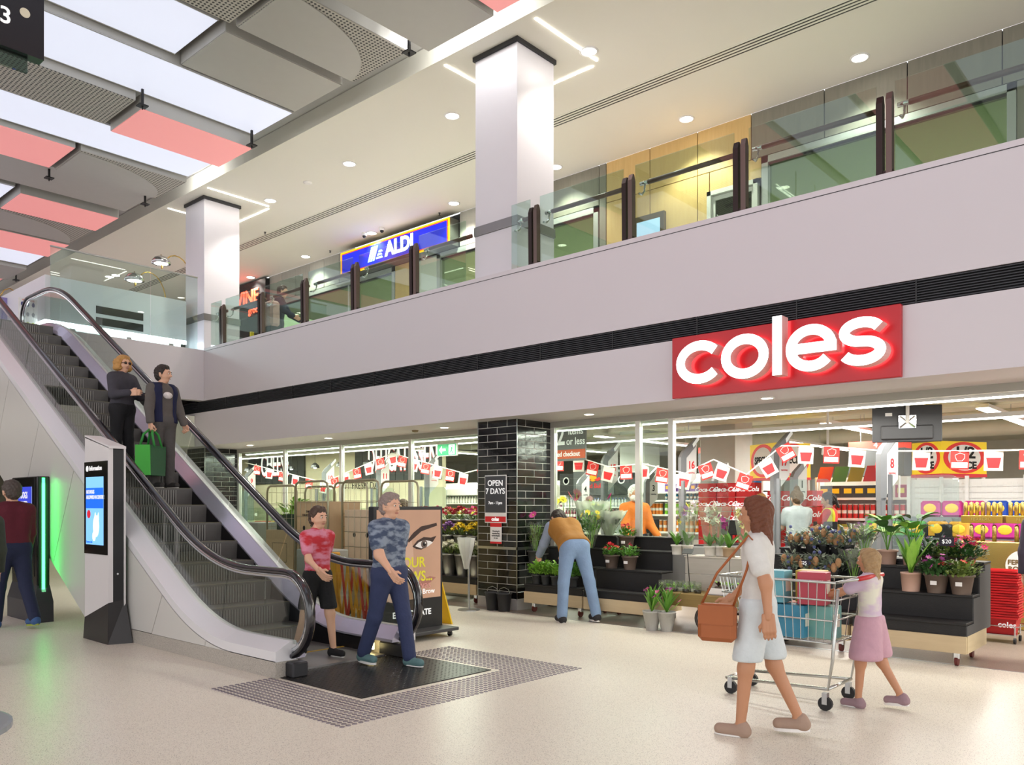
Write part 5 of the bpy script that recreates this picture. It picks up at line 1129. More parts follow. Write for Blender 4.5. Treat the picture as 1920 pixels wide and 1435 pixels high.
for z, w in ((.62, .05), (.75, .08), (.95, .15), (1.08, .18), (1.1, .18)):
    for k in range(n_): vs.append((w * math.cos(2 * PI * k / n_) * 1.0, w * .5 * math.sin(2 * PI * k / n_) - .05, z + .01 * (k % 2)))
MB().add(vs, [(r * n_ + k, r * n_ + (k + 1) % n_, (r + 1) * n_ + (k + 1) % n_, (r + 1) * n_ + k) for r in range(4) for k in range(n_)]).build('bag_bundle', bgm, bgd)
for i, x in enumerate((-8.52, -8.28)):
    bu = thing('bucket', ['black bucket beside the bag stand', 'black bucket nearer the column corner'][i], 'bucket', (x, 9.1, 0), group='black buckets'); MB().lathe([(.085, 0), (.115, .26), (.122, .26), (.122, .275), (.108, .275), (.08, .01)], 20, cap=False).build('shell', M('bucket_black', '#26272a', .45), bu, True); MB().lathe([(.08, .0), (.08, .012)], 20).build('bottom', M('bucket_black'), bu)
    MB().tube([(-.12, 0, .26), (-.09, 0, .33), (0, .0, .36), (.09, 0, .33), (.12, 0, .26)], .005, 5).build('handle', STEEL, bu)
# stepped flower stands
SB = M('stand_black', '#1c1b1b', .6, vary=.15, scale=20, bump=.1, bscale=80)
def step_stand(x0, x1, yf, label, tiers=((.42, 0), (.70, .28), (.96, .56), (1.14, .84)), d=.28, rot=0):
    w = x1 - x0; s = thing('flower_stand', label, 'display stand', (x0, yf, 0), rot)
    MB().bbox(0.01, w - .01, 0, .025, .14, .31, .003).build('front_board', PINE, s); box(w - .03, w - .005, .03, .82, .14, .31).build('side_board', PINE, s); box(.005, .03, .03, .82, .14, .31).build('side_board', PINE, s)
    pz = .31
    for z, y in tiers:
        box(.02, w - .02, y + .02, y + .04, pz - .06, z - .02).build('riser', SB, s); MB().bbox(.01, w - .01, y, y + d + .03, z - .025, z, .004).build('tread', SB, s); pz = z
    MB().prism([(.03, .3)] + [(q, z_) for (za, ya), (zb, yb) in zip(tiers, tiers[1:]) for q, z_ in ((ya + .03, za - .03), (yb + .03, za - .03))] + [(tiers[-1][1] + .03, tiers[-1][0] - .03), (tiers[-1][1] + .28, tiers[-1][0] - .03), (tiers[-1][1] + .28, .3)], w - .02, w - .008, 'x').build('side_cheek', M('cheek_grey', '#4a4a4b', .6), s)
    for cx in (.12, w - .12):
        for cy in (.12, .72):
            k = MB().tube([(cx - .014, cy, .05), (cx + .014, cy, .05)], .05, 14).build('castor', M('castor_maroon', '#6a2a26', .5), s); MB().bbox(cx - .03, cx + .03, cy - .035, cy + .035, .07, .14, .008).build('castor_fork', CHROME, k)
    return s
step_stand(-8.03, -6.93, 9.25, 'black stepped stand with pale wood base against the tiled column'); step_stand(-6.9, -5.8, 9.22, 'black stepped stand with mostly empty steps beside the bending man')
step_stand(-3.12, -2.0, 8.9, 'black stepped stand with azaleas next to the red baskets', ((.44, 0), (.69, .26), (.94, .52), (1.0, .74))); step_stand(-4.26, -3.15, 8.95, 'black stepped stand carrying the banksia bunches', ((.44, 0), (.75, .26), (1.01, .52), (1.08, .74)))
step_stand(-10.3, -9.2, 9.45, 'black stepped stand of steel flower buckets beyond the tiled column', ((.42, 0), (.72, .28), (.98, .56), (1.08, .84))); step_stand(-11.45, -10.35, 9.45, 'second stand of flower buckets partly behind the poster', ((.42, 0), (.72, .28), (.98, .56), (1.08, .84)))
# old timber cart
ct_ = thing('timber_cart', 'old timber platform cart with iron wheels carrying small plants', 'cart', (-5.62, 9.24, 0))
for k in range(6): MB().bbox(0, 1.75, .0 + k * .125, .118 + k * .125, .44, .475, .004).build('deck_plank', OLDWOOD, ct_)
MB().bbox(0, 1.75, -.03, .0, .31, .47, .004).build('side_beam', OLDWOOD, ct_); MB().bbox(0, 1.75, .76, .79, .31, .47, .004).build('side_beam', OLDWOOD, ct_)
IRON = M('cast_iron', '#4c4743', .55, .5)
for x in (.62, 1.6):
    for y in (.02, .72):
        w = MB(); n = 24; R = .17
        w.tube([(x + (R - .02) * math.cos(2 * PI * k / n), y, .17 + (R - .02) * math.sin(2 * PI * k / n)) for k in range(n)], .02, 8, closed=True); w.tube([(x, y - .03, .17), (x, y + .03, .17)], .04, 12)
        for k in range(5): w.tube([(x, y, .17), (x + .14 * math.cos(2 * PI * k / 5), y, .17 + .14 * math.sin(2 * PI * k / 5))], .018, 6)
        w.build('wheel', IRON, ct_, True); MB().bbox(x - .11, x + .11, y - .04, y - .03, .29, .42, .01).build('axle_plate', IRON, ct_)
    MB().tube([(x, 0, .17), (x, .75, .17)], .015, 8).build('axle', IRON, ct_)
for i, (x0, nm) in enumerate(((-5.5, 'beside the black steps'), (-4.86, 'behind the woman in white'))):
    c = thing('wooden_crate', 'whitewashed plank crate ' + nm, 'crate', (x0, 9.6, .476), group='whitewashed crates')
    for k in range(2): MB().bbox(0, .63, 0, .02, .006 + k * .215, .215 + k * .215, .004).build('plank', WASHWOOD, c); MB().bbox(0, .02, .02, .38, .006 + k * .215, .215 + k * .215, .004).build('plank', WASHWOOD, c); MB().bbox(.61, .63, .02, .38, .006 + k * .215, .215 + k * .215, .004).build('plank', WASHWOOD, c)
    MB().bbox(-.01, .64, -.01, .4, .43, .45, .004).build('lid', WASHWOOD, c)
# red basket stack
BR = M('basket_red', '#c81e24', .4, vary=.04)
bm_ = MB(); tz = .2
for (za, zb, wa, wb, da, db) in ((0, .2, .18, .22, .12, .15),):
    o4 = lambda w, d, z: [(-w, -d, z), (w, -d, z), (w, d, z), (-w, d, z)]
    bm_.add(o4(wa, da, za) + o4(wb, db, zb) + o4(wb + .015, db + .015, zb) + o4(wb + .015, db + .015, zb - .02), [(0, 3, 2, 1), (0, 1, 5, 4), (1, 2, 6, 5), (2, 3, 7, 6), (3, 0, 4, 7), (4, 5, 9, 8), (5, 6, 10, 9), (6, 7, 11, 10), (7, 4, 8, 11), (8, 9, 13, 12), (9, 10, 14, 13), (10, 11, 15, 14), (11, 8, 12, 15)])
bme = bm_.mesh('shopping_basket', BR); bx, by = -2.15, 11.0
for k in range(19):
    b = link('shopping_basket', bme, None, (bx, by, .1 + k * .03), (0, 0, .05 * math.sin(k * 1.7)))
    tagd(b, 'lowest red shopping basket of the tall stack' if k == 0 else 'topmost red shopping basket of the tall stack' if k == 18 else 'red shopping basket inside the tall stack on the wheeled frame', 'basket', 'stacked red shopping baskets')
    if k == 0: text('coles', .09, PW, (.12, -.142, .11), '-y', b, bold=.002)
bf = thing('basket_trolley', 'low wire frame on castors under the red baskets', 'trolley', (bx, by, 0))
MB().tube([(-.24, -.18, .2), (.24, -.18, .2), (.28, 0, .21), (.24, .18, .2), (-.24, .18, .2)], .007, 6, closed=True).build('frame_ring', CHROME, bf)
for x in (-.2, .2):
    for y in (-.15, .15): MB().tube([(x - .012, y, .035), (x + .012, y, .035)], .035, 12).build('castor', RUBBER, bf); MB().tube([(x, y, .06), (x, y, .2)], .008, 6).build('post', CHROME, bf)
box(-.21, .21, -.15, .15, .085, .098).build('carrier', CHROME, bf)
# ================================================================ PEOPLE
def surface_nets(f, org, h):
    """smooth quad surface of the zero level of a sampled field"""
    nx, ny, nz = f.shape; ins = f < 0
    c = [f[i:nx - 1 + i, j:ny - 1 + j, k:nz - 1 + k] for i in (0, 1) for j in (0, 1) for k in (0, 1)]
    offs = [(i, j, k) for i in (0, 1) for j in (0, 1) for k in (0, 1)]
    neg = sum((q < 0).astype(np.int8) for q in c); act = (neg > 0) & (neg < 8)
    ids = -np.ones(act.shape, np.int64); idx = np.argwhere(act); ids[act] = np.arange(len(idx))
    vals = np.stack([q[act] for q in c], 1); pos = np.zeros((len(idx), 3)); cnt = np.zeros(len(idx))
    for a in range(8):
        for b in range(a + 1, 8):
            if sum(abs(offs[a][q] - offs[b][q]) for q in range(3)) != 1: continue
            va, vb = vals[:, a], vals[:, b]; m = (va < 0) != (vb < 0)
            t = np.where(m, va / np.where(m, va - vb, 1), 0)[:, None]
            p = np.array(offs[a]) + t * (np.array(offs[b]) - np.array(offs[a])); pos += np.where(m[:, None], p, 0); cnt += m
    V = (idx + pos / cnt[:, None]) * h + np.array(org); F = []
    for ax in range(3):
        sl0 = [slice(None)] * 3; sl1 = [slice(None)] * 3; sl0[ax] = slice(0, -1); sl1[ax] = slice(1, None)
        s0 = ins[tuple(sl0)]; s1 = ins[tuple(sl1)]; e = np.argwhere(s0 != s1)
        if not len(e): continue
        u, v = [(1, 2), (2, 0), (0, 1)][ax]
        e = e[(e[:, u] > 0) & (e[:, v] > 0) & (e[:, u] < f.shape[u] - 1) & (e[:, v] < f.shape[v] - 1)]
        d = []
        for du, dv in ((-1, -1), (0, -1), (0, 0), (-1, 0)):
            q = e.copy(); q[:, u] += du; q[:, v] += dv; d.append(ids[q[:, 0], q[:, 1], q[:, 2]])
        quad = np.stack(d, 1); flip = ~s0[e[:, 0], e[:, 1], e[:, 2]]
        quad[flip] = quad[flip][:, ::-1]; F += quad[(quad >= 0).all(1)].tolist()
    return V.tolist(), F
def sdf_mesh(prims, h, infl=0., k=.035, cuts=(), holes=()):
    lo = np.min([np.minimum(p[0], p[1]) - max(p[2], p[3]) for p in prims], 0) - infl - 3 * h
    hi = np.max([np.maximum(p[0], p[1]) + max(p[2], p[3]) for p in prims], 0) + infl + 3 * h
    n = np.ceil((hi - lo) / h).astype(int) + 1
    X, Y, Z = np.meshgrid(*[lo[i] + h * np.arange(n[i]) for i in range(3)], indexing='ij')
    D = None
    for a, b, ra, rb, flat in prims:
        ba = b - a; l2 = max(float(ba @ ba), 1e-9)
        t = np.clip(((X - a[0]) * ba[0] + (Y - a[1]) * ba[1] + (Z - a[2]) * ba[2]) / l2, 0, 1)
        dx = X - a[0] - t * ba[0]; dy = (Y - a[1] - t * ba[1]) / flat; dz = Z - a[2] - t * ba[2]
        d = np.sqrt(dx * dx + dy * dy + dz * dz) - (ra + (rb - ra) * t) - infl
        if D is None: D = d
        else:
            hh = np.maximum(k - np.abs(D - d), 0) / k; D = np.minimum(D, d) - hh * hh * k * .25
    for a, b, r in holes:
        ba = b - a; t = np.clip(((X - a[0]) * ba[0] + (Y - a[1]) * ba[1] + (Z - a[2]) * ba[2]) / float(ba @ ba), 0, 1)
        D = np.maximum(D, r - np.sqrt((X - a[0] - t * ba[0]) ** 2 + (Y - a[1] - t * ba[1]) ** 2 + (Z - a[2] - t * ba[2]) ** 2))
    for pt, nr in cuts: D = np.maximum(D, -((X - pt[0]) * nr[0] + (Y - pt[1]) * nr[1] + (Z - pt[2]) * nr[2]))   # keep the side the normal points to
    return surface_nets(D, lo, h)
A3 = lambda *p: np.array(p, float)
SKIN = {'light': M('skin_light', '#d9a98c', .5, vary=.04), 'tan': M('skin_tan', '#c08a68', .5, vary=.04), 'olive': M('skin_olive', '#b98f6d', .5, vary=.04)}
def cloth(col, **kw): return M('cloth_' + col, col, .85, vary=kw.pop('vary', .12), scale=kw.pop('scale', 14), bump=.25, bscale=30, **kw)
def hand_prims(w, d, nrm, side, curl):
    d = d / np.linalg.norm(d); nrm = nrm - d * (nrm @ d); nrm = nrm / np.linalg.norm(nrm); s = np.cross(d, nrm) * side
    P = [(w + s * o - d * .02, w + d * .085 + s * o * 1.25, .017, .014, 1.) for o in (-.026, -.009, .009, .026)]
    for o, L in zip((-.033, -.011, .011, .032), (.062, .076, .082, .072)):
        b = w + d * .085 + s * o; c1 = curl; m = b + (d * math.cos(c1) + nrm * math.sin(c1)) * L * .55
        e = m + (d * math.cos(c1 * 2.2) + nrm * math.sin(c1 * 2.2)) * L * .5
        P += [(b, m, .0105, .0095, 1.), (m, e, .0095, .0075, 1.)]
    b = w + d * .025 + s * .03; m = b + (d * .65 + s * .6 + nrm * .35) / 1.0 * .045; e = m + (d * .9 + s * .1 + nrm * .4) * .032
    return P + [(b, m, .0135, .011, 1.), (m, e, .011, .0085, 1.)]
def person(label, loc, heading, H=1.72, skin='light', top='#888888', top_len='long', legs='#333a55', leg_kind='trousers', shoes='#333333', hair='#3a2a20', hair_kind='short',
           legL=(8, 5, 2), legR=(-8, 8, 2), armL=(5, 15, 8), armR=(5, 15, 8), lean=0, side_lean=0, turn=0, curl=.5, vest=None, fat=1.0, face=True, group=None, nod=0, h=.017, sole=None, glasses=False, beard=None, open_vest=False, print_=None):
    s = H / 1.72; f = fat
    root = thing('person', label, 'person', loc, math.atan2(-heading[0], heading[1]), group=group)
    def leg(sd, a):
        sw, bd, ab = [math.radians(q) for q in a]; hp = A3(sd * .09, 0, .92) * s
        kn = hp + .43 * s * A3(sd * math.sin(ab), math.sin(sw), -math.cos(sw)); an = kn + .42 * s * A3(sd * math.sin(ab) * .6, math.sin(sw - bd), -math.cos(sw - bd)); return hp, kn, an
    HL, KL, AL = leg(-1, legL); HR, KR, AR = leg(1, legR)
    dz = A3(0, 0, .075 * s - min(AL[2], AR[2]))
    HL, KL, AL, HR, KR, AR = [q + dz for q in (HL, KL, AL, HR, KR, AR)]
    pel = A3(0, 0, .95 * s) + dz; la, sa = math.radians(lean), math.radians(side_lean)
    def U(x, y, z):   # a point of the upper body, z measured up from the pelvis
        x, y, z = x * s, y * s, z * s
        y, z = y * math.cos(la) + z * math.sin(la), z * math.cos(la) - y * math.sin(la)
        x, z = x * math.cos(sa) + z * math.sin(sa), z * math.cos(sa) - x * math.sin(sa); return pel + A3(x, y, z)
    def arm(sd, a):
        sw, bd, ab = [math.radians(q) for q in a[:3]]; sh = U(sd * .178 * (.9 + .1 * f), 0, .452)
        el = sh + .285 * s * A3(sd * math.sin(ab), math.sin(sw) * math.cos(ab), -math.cos(sw) * math.cos(ab))
        inw = a[3] if len(a) > 3 else 0
        dr = A3(sd * (math.sin(ab) * .4 - inw), math.sin(sw + bd), -math.cos(sw + bd)); dr = dr / np.linalg.norm(dr); return sh, el, el + .25 * s * dr, dr
    SL_, EL, WL, DL = arm(-1, armL); SR, ER, WR, DR = arm(1, armR)
    tors = [(U(-.06, 0, .0), U(.06, 0, 0), .115 * s * f, .115 * s * f, .85), (U(-.05, 0, .0), U(-.05, 0, .2), .11 * s * f, .1 * s * f, .85), (U(.05, 0, .0), U(.05, 0, .2), .11 * s * f, .1 * s * f, .85),
            (U(-.06, 0, .2), U(-.075, 0, .4), .1 * s * f, .115 * s * f, .8), (U(.06, 0, .2), U(.075, 0, .4), .1 * s * f, .115 * s * f, .8),
            (U(-.13, -.01, .455), U(.13, -.01, .455), .06 * s, .06 * s, .9), (U(0, -.005, .42), U(0, 0, .54), .1 * s, .06 * s, .85)]
    arms_u = [(SL_, EL, .055 * s * f, .044 * s * f, 1.), (SR, ER, .055 * s * f, .044 * s * f, 1.)]; arms_f = [(EL, WL, .043 * s * f, .028 * s, 1.), (ER, WR, .043 * s * f, .028 * s, 1.)]
    thigh = [(HL, KL, .085 * s * f, .057 * s, 1.), (HR, KR, .085 * s * f, .057 * s, 1.)]; shin = [(KL, AL, .055 * s, .036 * s, 1.), (KR, AR, .055 * s, .036 * s, 1.)]
    hc = U(0, .03 + .0, .66); tn = math.radians(turn); nd = math.radians(nod)
    def Hd(x, y, z):
        x, y = x * math.cos(tn) - y * math.sin(tn), x * math.sin(tn) + y * math.cos(tn)
        y, z = y * math.cos(la * .8 + nd) + z * math.sin(la * .8 + nd), z * math.cos(la * .8 + nd) - y * math.sin(la * .8 + nd)
        return hc + A3(x, y, z) * s
    head = [(U(0, 0, .5), Hd(0, -.005, -.04), .055 * s, .052 * s, 1.), (Hd(0, -.012, .03), Hd(0, -.012, .045), .088 * s, .082 * s, 1.06), (Hd(0, .02, -.04), Hd(0, .025, -.075), .07 * s, .045 * s, 1.),
            (Hd(0, .088, .01), Hd(0, .104, -.022), .011 * s, .015 * s, 1.), (Hd(-.086, -.01, .012), Hd(-.086, -.012, -.03), .014 * s, .011 * s, 1.3), (Hd(.086, -.01, .012), Hd(.086, -.012, -.03), .014 * s, .011 * s, 1.3), (Hd(-.03, .07, .035), Hd(.03, .07, .035), .02 * s, .02 * s, 1.)]
    def foot(an, kn):
        b = an - A3(0, 0, .035 * s); t = A3(0, .15, -.0) * s; pit = max(-.5, min(.5, (an[2] - .075 * s) * -2.2)); t = A3(0, .15 * math.cos(pit), .15 * math.sin(pit)) * s
        return [(b + A3(0, -.03, .0) * s, b + t, .036 * s, .032 * s, 1.)]
    feet = [foot(AL, KL), foot(AR, KR)]
    V, F = sdf_mesh(tors + arms_u + arms_f + thigh + shin + head[:1] + feet[0] + feet[1], h)
    hv, hf = sdf_mesh(head, .0085, k=.022); k0 = len(V); V = V + hv; F = F + [[i + k0 for i in q] for q in hf]
    for w, d, sd in ((WL, DL, -1), (WR, DR, 1)):
        nr = A3(-sd, .15, 0); hv, hf = sdf_mesh(hand_prims(w, d, nr, sd, curl), .0055, k=.008); k0 = len(V); V = V + hv; F = F + [[i + k0 for i in q] for q in hf]
    m = MB(); m.add(V, F); m.build('body', SKIN[skin], root, True)
    up = U(0, 0, 1) - U(0, 0, 0); up = up / np.linalg.norm(up)
    def wear(name, prims, mat, infl, k=.03, hh=None, cuts=(), holes=()):
        V, F = sdf_mesh(prims, hh or h, infl, k, cuts, holes); m = MB(); m.add(V, F); return m.build(name, mat, root, True)
    lerp = lambda a, b, t: a + (b - a) * t
    tp = tors + ([(q[0], q[1], q[2], q[3], 1.) for q in arms_u] + [(a, lerp(a, b, .93), r0, lerp(r0, r1, .5), 1.) for a, b, r0, r1, _ in arms_f] if top_len == 'long' else [(a, lerp(a, b, .62), r0 * 1.12, r0 * 1.1, 1.) for a, b, r0, r1, _ in [(a, b, r0 * .94, r1, 1.) for a, b, r0, r1, _ in arms_u]] if top_len == 'short' else [])
    tp[-0 or len(tp) - 0:] = []
    wear('shirt', tp, top if not isinstance(top, str) else cloth(top), .016, cuts=((U(0, 0, -.06), up), (U(0, 0, .555), -up)) if top_len != 'long' or lean < 90 else ())
    if vest: wear('vest', tors[:6], vest if not isinstance(vest, str) else cloth(vest), .034, cuts=((U(0, 0, -.03), up), (U(0, 0, .54), -up)), holes=((U(0, .17, -.1), U(0, .15, .6), .1 * s),) if open_vest else ())
    if print_: MB().ball(tuple(U(0, .108, .36)), (.08 * s, .03 * s, .05 * s), 14, 8).build('shirt_print', print_, root, True)
    hipz = [(U(-.06, 0, .0), U(.06, 0, .0), .12 * s * f, .12 * s * f, .88)]; lm = legs if not isinstance(legs, str) else cloth(legs)
    if leg_kind == 'trousers': wear('trousers', hipz + thigh + [(a, lerp(a, b, .96), r0 * 1.08, r0 * .95, 1.) for a, b, r0, r1, _ in shin], lm, .016, cuts=((U(0, 0, .07), -up),))
    elif leg_kind == 'shorts': wear('shorts', hipz + [(a, lerp(a, b, .8), r0, r0 * 1.05, 1.) for a, b, r0, r1, _ in thigh], lm, .02, cuts=((U(0, 0, .07), -up), (A3(0, 0, min(KL[2], KR[2]) + .06 * s), A3(0, 0, 1))))
    elif leg_kind == 'skirt': wear('skirt', hipz + [(A3(x, 0, pel[2]), A3(x * 2.2, (KL[1] + KR[1]) / 2 * .6, pel[2] - .36 * s), .12 * s, .16 * s, 1.) for x in (-.05, .05)], lm, .012, cuts=((U(0, 0, .07), -up), (A3(0, 0, pel[2] - .4 * s), A3(0, 0, 1))))
    for (ft, nm) in zip(feet, ('shoe', 'shoe')):
        a, b, r0, r1, _ = ft[0]
        sh_ = wear(nm, [(a, b, r0, r1, 1.), (a + A3(0, .01, 0), a + A3(0, .015, .04 * s), r0, r0 * .9, 1.)], cloth(shoes, vary=.05), .01, hh=.011)
        so = MB(); dirv = b - a; n = 16; ctr = (a + b) / 2; L = np.linalg.norm(dirv) / 2 + r0 + .004; ang = math.atan2(dirv[2], dirv[1])
        ring = [(.047 * s * math.sin(2 * PI * q / n), L * math.cos(2 * PI * q / n)) for q in range(n)]
        vs = []
        for zz in (-r0 - .014, -r0 + .008):
            for x, y in ring: vs.append((ctr[0] + x, ctr[1] + y * math.cos(ang) - zz * math.sin(ang), max(ctr[2] + y * math.sin(ang) + zz * math.cos(ang), .002)))
        so.add(vs, [tuple(range(n))[::-1], tuple(range(n, 2 * n))] + [(i, (i + 1) % n, (i + 1) % n + n, i + n) for i in range(n)]); so.build('sole', sole or WPLAS, sh_)
    hm = M('hair_' + hair, hair, .6, vary=.25, scale=40, bump=.4, bscale=60)
    hp = [(Hd(0, -.03, .05), Hd(0, -.025, .06), .093 * s, .086 * s, 1.06), (Hd(0, -.055, -.02), Hd(0, -.05, .03), .072 * s, .085 * s, 1.), (Hd(-.04, .03, .105), Hd(.04, .03, .105), .026 * s, .026 * s, 1.)]
    hp += [(Hd(-.078, .01, .06), Hd(-.08, .0, .005), .02 * s, .012 * s, 1.), (Hd(.078, .01, .06), Hd(.08, .0, .005), .02 * s, .012 * s, 1.), (Hd(-.05, -.08, -.02), Hd(.05, -.08, -.02), .03 * s, .03 * s, 1.)]
    if hair_kind == 'long': hp += [(Hd(0, -.06, 0), Hd(0, -.09, -.2), .085 * s, .05 * s, .8), (Hd(-.07, -.02, .02), Hd(-.075, -.03, -.15), .035 * s, .025 * s, 1.), (Hd(.07, -.02, .02), Hd(.075, -.03, -.15), .035 * s, .025 * s, 1.)]
    if hair_kind == 'bun': hp += [(Hd(0, -.05, .15), Hd(0, -.05, .165), .045 * s, .04 * s, 1.)]
    if hair_kind == 'tail': hp += [(Hd(0, -.12, .02), Hd(0, -.15, -.14), .03 * s, .018 * s, 1.)]
    if hair_kind == 'curly':
        rr = random.Random(5); hp += [(Hd(.1 * math.cos(a), -.03 + .07 * math.sin(a), z), Hd(.1 * math.cos(a), -.03 + .07 * math.sin(a), z + .01), .04 * s, .035 * s, 1.) for a in (0, .6, PI, PI - .6, -.5, -1.2, -1.9, -2.6) for z in (-.05, .03)]
    V, F = sdf_mesh(hp, .009, .004, .02); rh = random.Random(3)
    V = [(x + .004 * math.sin(160 * z + 90 * y), y + .004 * math.sin(150 * x + 70 * z) + rh.uniform(-.0015, .0015), z + .004 * math.sin(130 * x + 110 * y) + rh.uniform(-.0015, .0015)) for x, y, z in V]; m = MB(); m.add(V, F); m.build('hair', hm, root, True)
    if beard:
        V, F = sdf_mesh([(Hd(-.05, .03, -.06), Hd(.05, .03, -.06), .05 * s, .05 * s, 1.), (Hd(0, .055, -.08), Hd(0, .06, -.1), .05 * s, .03 * s, 1.)], .011, .006, .02); m = MB(); m.add(V, F); m.build('beard', M('hair_' + beard, beard, .7, vary=.2, scale=40), root, True)
    if face:
        for sx in (-.03, .03):
            e = Hd(sx, .083, .012); o = MB().ball(tuple(e), .0105 * s, 8, 6).build('eye', M('eye_white', '#e9e4dc', .3), root, True); q = Hd(sx, .0925, .011); MB().ball(tuple(q), .0052 * s, 8, 6).build('iris', M('iris_dark', '#2a1c14', .2), o, True)
            b0, b1 = Hd(sx - .018, .09, .034), Hd(sx + .018, .09, .034); MB().tube([tuple(b0), tuple((b0 + b1) / 2 + A3(0, .002, .004)), tuple(b1)], .004, 5).build('eyebrow', hm, root)
        b0, b1 = Hd(-.024, .083, -.062), Hd(.024, .083, -.062); mid = Hd(0, .092, -.062); MB().tube([tuple(b0), tuple(mid), tuple(b1)], [.003, .006, .003], 6).build('mouth', M('lips', '#a8605a', .5), root, True)
    if glasses:
        g = MB()
        for sx in (-.034, .034): g.ball(tuple(Hd(sx, .098, .012)), (.028 * s, .014 * s, .02 * s), 10, 6)
        g.tube([tuple(Hd(-.09, -.0, .016)), tuple(Hd(-.06, .09, .016)), tuple(Hd(.06, .09, .016)), tuple(Hd(.09, 0, .016))], .004, 5); g.build('sunglasses', M('glasses_dark', '#2a1510', .15), root, True)
    root['_w'] = 0; del root['_w']
    Rz = Matrix.Rotation(root.rotation_euler[2], 3, 'Z')
    return root, {k: Vector(loc) + Rz @ Vector(v) for k, v in (('WL', WL), ('WR', WR), ('DL', WL + DL * .08), ('DR', WR + DR * .08))}
def tread_z(x): k = math.floor((XB + .02 - x) / .4); return .231 * (k + 1) - .02

# escalator riders
person('woman in dark grey jacket with curly blond hair riding the escalator', (-11.47, 4.82, tread_z(-11.47)), (.85, .3), 1.56, 'light', '#3c3a42', legs='#17161a', hair='#b98a4c', hair_kind='curly', shoes='#1a1a1c', armL=(25, 60, 8, .5), armR=(15, 80, 10, .45), legL=(2, 2, 1), legR=(-2, 2, 1), turn=-8, fat=1.12, glasses=True)
r, j = person('man in navy vest over grey sweater carrying a green bag on the escalator', (-11.08, 5.2, tread_z(-11.08)), (.9, .2), 1.66, 'light', '#5a5450', legs='#55514f', hair='#2c221d', vest='#141a3c', open_vest=True, print_=M('print_white_red', '#d8d2d0', .7, vary=.4, scale=25), shoes='#3a3836', armL=(12, 12, 10), armR=(8, 6, 14), legL=(2, 2, 1), legR=(-2, 2, 1), turn=25, fat=1.1, curl=1.1)
# green shopping bag in his hand
hp_ = j['DR']; bg_ = thing('shopping_bag', 'bright green shopping bag hanging from the hand of the man on the escalator', 'bag', (hp_.x, hp_.y, hp_.z - .62), -.9)
GB = M('bag_green', '#2f8f3a', .6, vary=.08); GD = M('bag_dark_green', '#17502a', .6, vary=.1)
MB().prism([(-.2, .0), (.2, .0), (.22, .4), (-.22, .4)], -.1, .1).build('bag_body', GD, bg_); MB().prism([(-.1, .0), (.1, .0), (.1, .4), (-.1, .4)], .2, .225, 'x').build('bag_side', M('bag_lime', '#4fc048', .6), bg_)
for sy in (-.1, .1): MB().tube([(-.1, sy, .38), (-.08, sy * .6, .55), (0, sy * .2, .62), (.08, sy * .6, .55), (.1, sy, .38)], .016, 8).build('handle', GB, bg_, True)
MB().ball((0, -.102, .2), (.06, .004, .04), 10, 6).build('print', M('bag_print', '#9fb8a0', .6), bg_)
# walkers coming off the escalator
def pattern(c0, c1, sc):
    def f(nt, N, L, b, tc):
        mp = N.new('ShaderNodeMapping'); mp.inputs['Scale'].default_value = (sc, sc, sc * 2.2); L.new(tc.outputs['Object'], mp.inputs['Vector'])
        n = N.new('ShaderNodeTexNoise'); n.inputs['Scale'].default_value = 1; n.inputs['Detail'].default_value = 3; L.new(mp.outputs[0], n.inputs['Vector'])
        r = N.new('ShaderNodeValToRGB'); r.color_ramp.elements[0].position = .42; r.color_ramp.elements[0].color = (*lin(c0), 1); r.color_ramp.elements[1].position = .58; r.color_ramp.elements[1].color = (*lin(c1), 1)
        L.new(n.outputs['Fac'], r.inputs[0]); L.new(r.outputs[0], b.inputs['Base Color'])
    return f
CAMO = node_mat('cloth_camo', pattern('#3d4a63', '#8490a0', 9), .85); PINKY = node_mat('cloth_pink_red', pattern('#c2303a', '#d88aa0', 6), .85)
person('boy in red and pink shirt and black shorts stepping off the escalator', (-7.2, 5.02, .025), (1, .05), 1.54, 'light', PINKY, 'short', '#141416', 'shorts', '#1b1b1d', hair='#4a382c', legL=(13, 6, 2), legR=(-12, 12, 2), armL=(-25, 20, 8), armR=(25, 35, 8), fat=.85)
person('man in blue grey camouflage shirt and navy trousers stepping onto the landing plate', (-6.32, 5.25, .012), (1, .05), 1.69, 'light', CAMO, 'short', '#313a5c', 'trousers', '#5c7d7e', hair='#8f7f78', legL=(14, 4, 2), legR=(-13, 10, 2), armL=(-20, 15, 8), armR=(20, 30, 8), fat=1.12)
# man bending over the flowers
JEAN = M('pale_jeans', '#7d96b5', .85, vary=.25, scale=5, bump=.2, bscale=40); MUST = M('mustard_vest', '#9a6a26', .8, vary=.12, scale=6, bump=.3, bscale=14)
person('man in mustard vest and pale jeans bending over the flower stand', (-6.88, 9.0, .0), (-.85, .5), 1.86, 'light', '#8f9bb0', 'long', JEAN, 'trousers', '#2b2a2c', hair='#332a24', vest=MUST, lean=58, legL=(-6, 2, 10), legR=(-14, 2, 10), armL=(38, 10, 5), armR=(30, 20, 5, .2), curl=.9, fat=1.1, nod=15, turn=12)
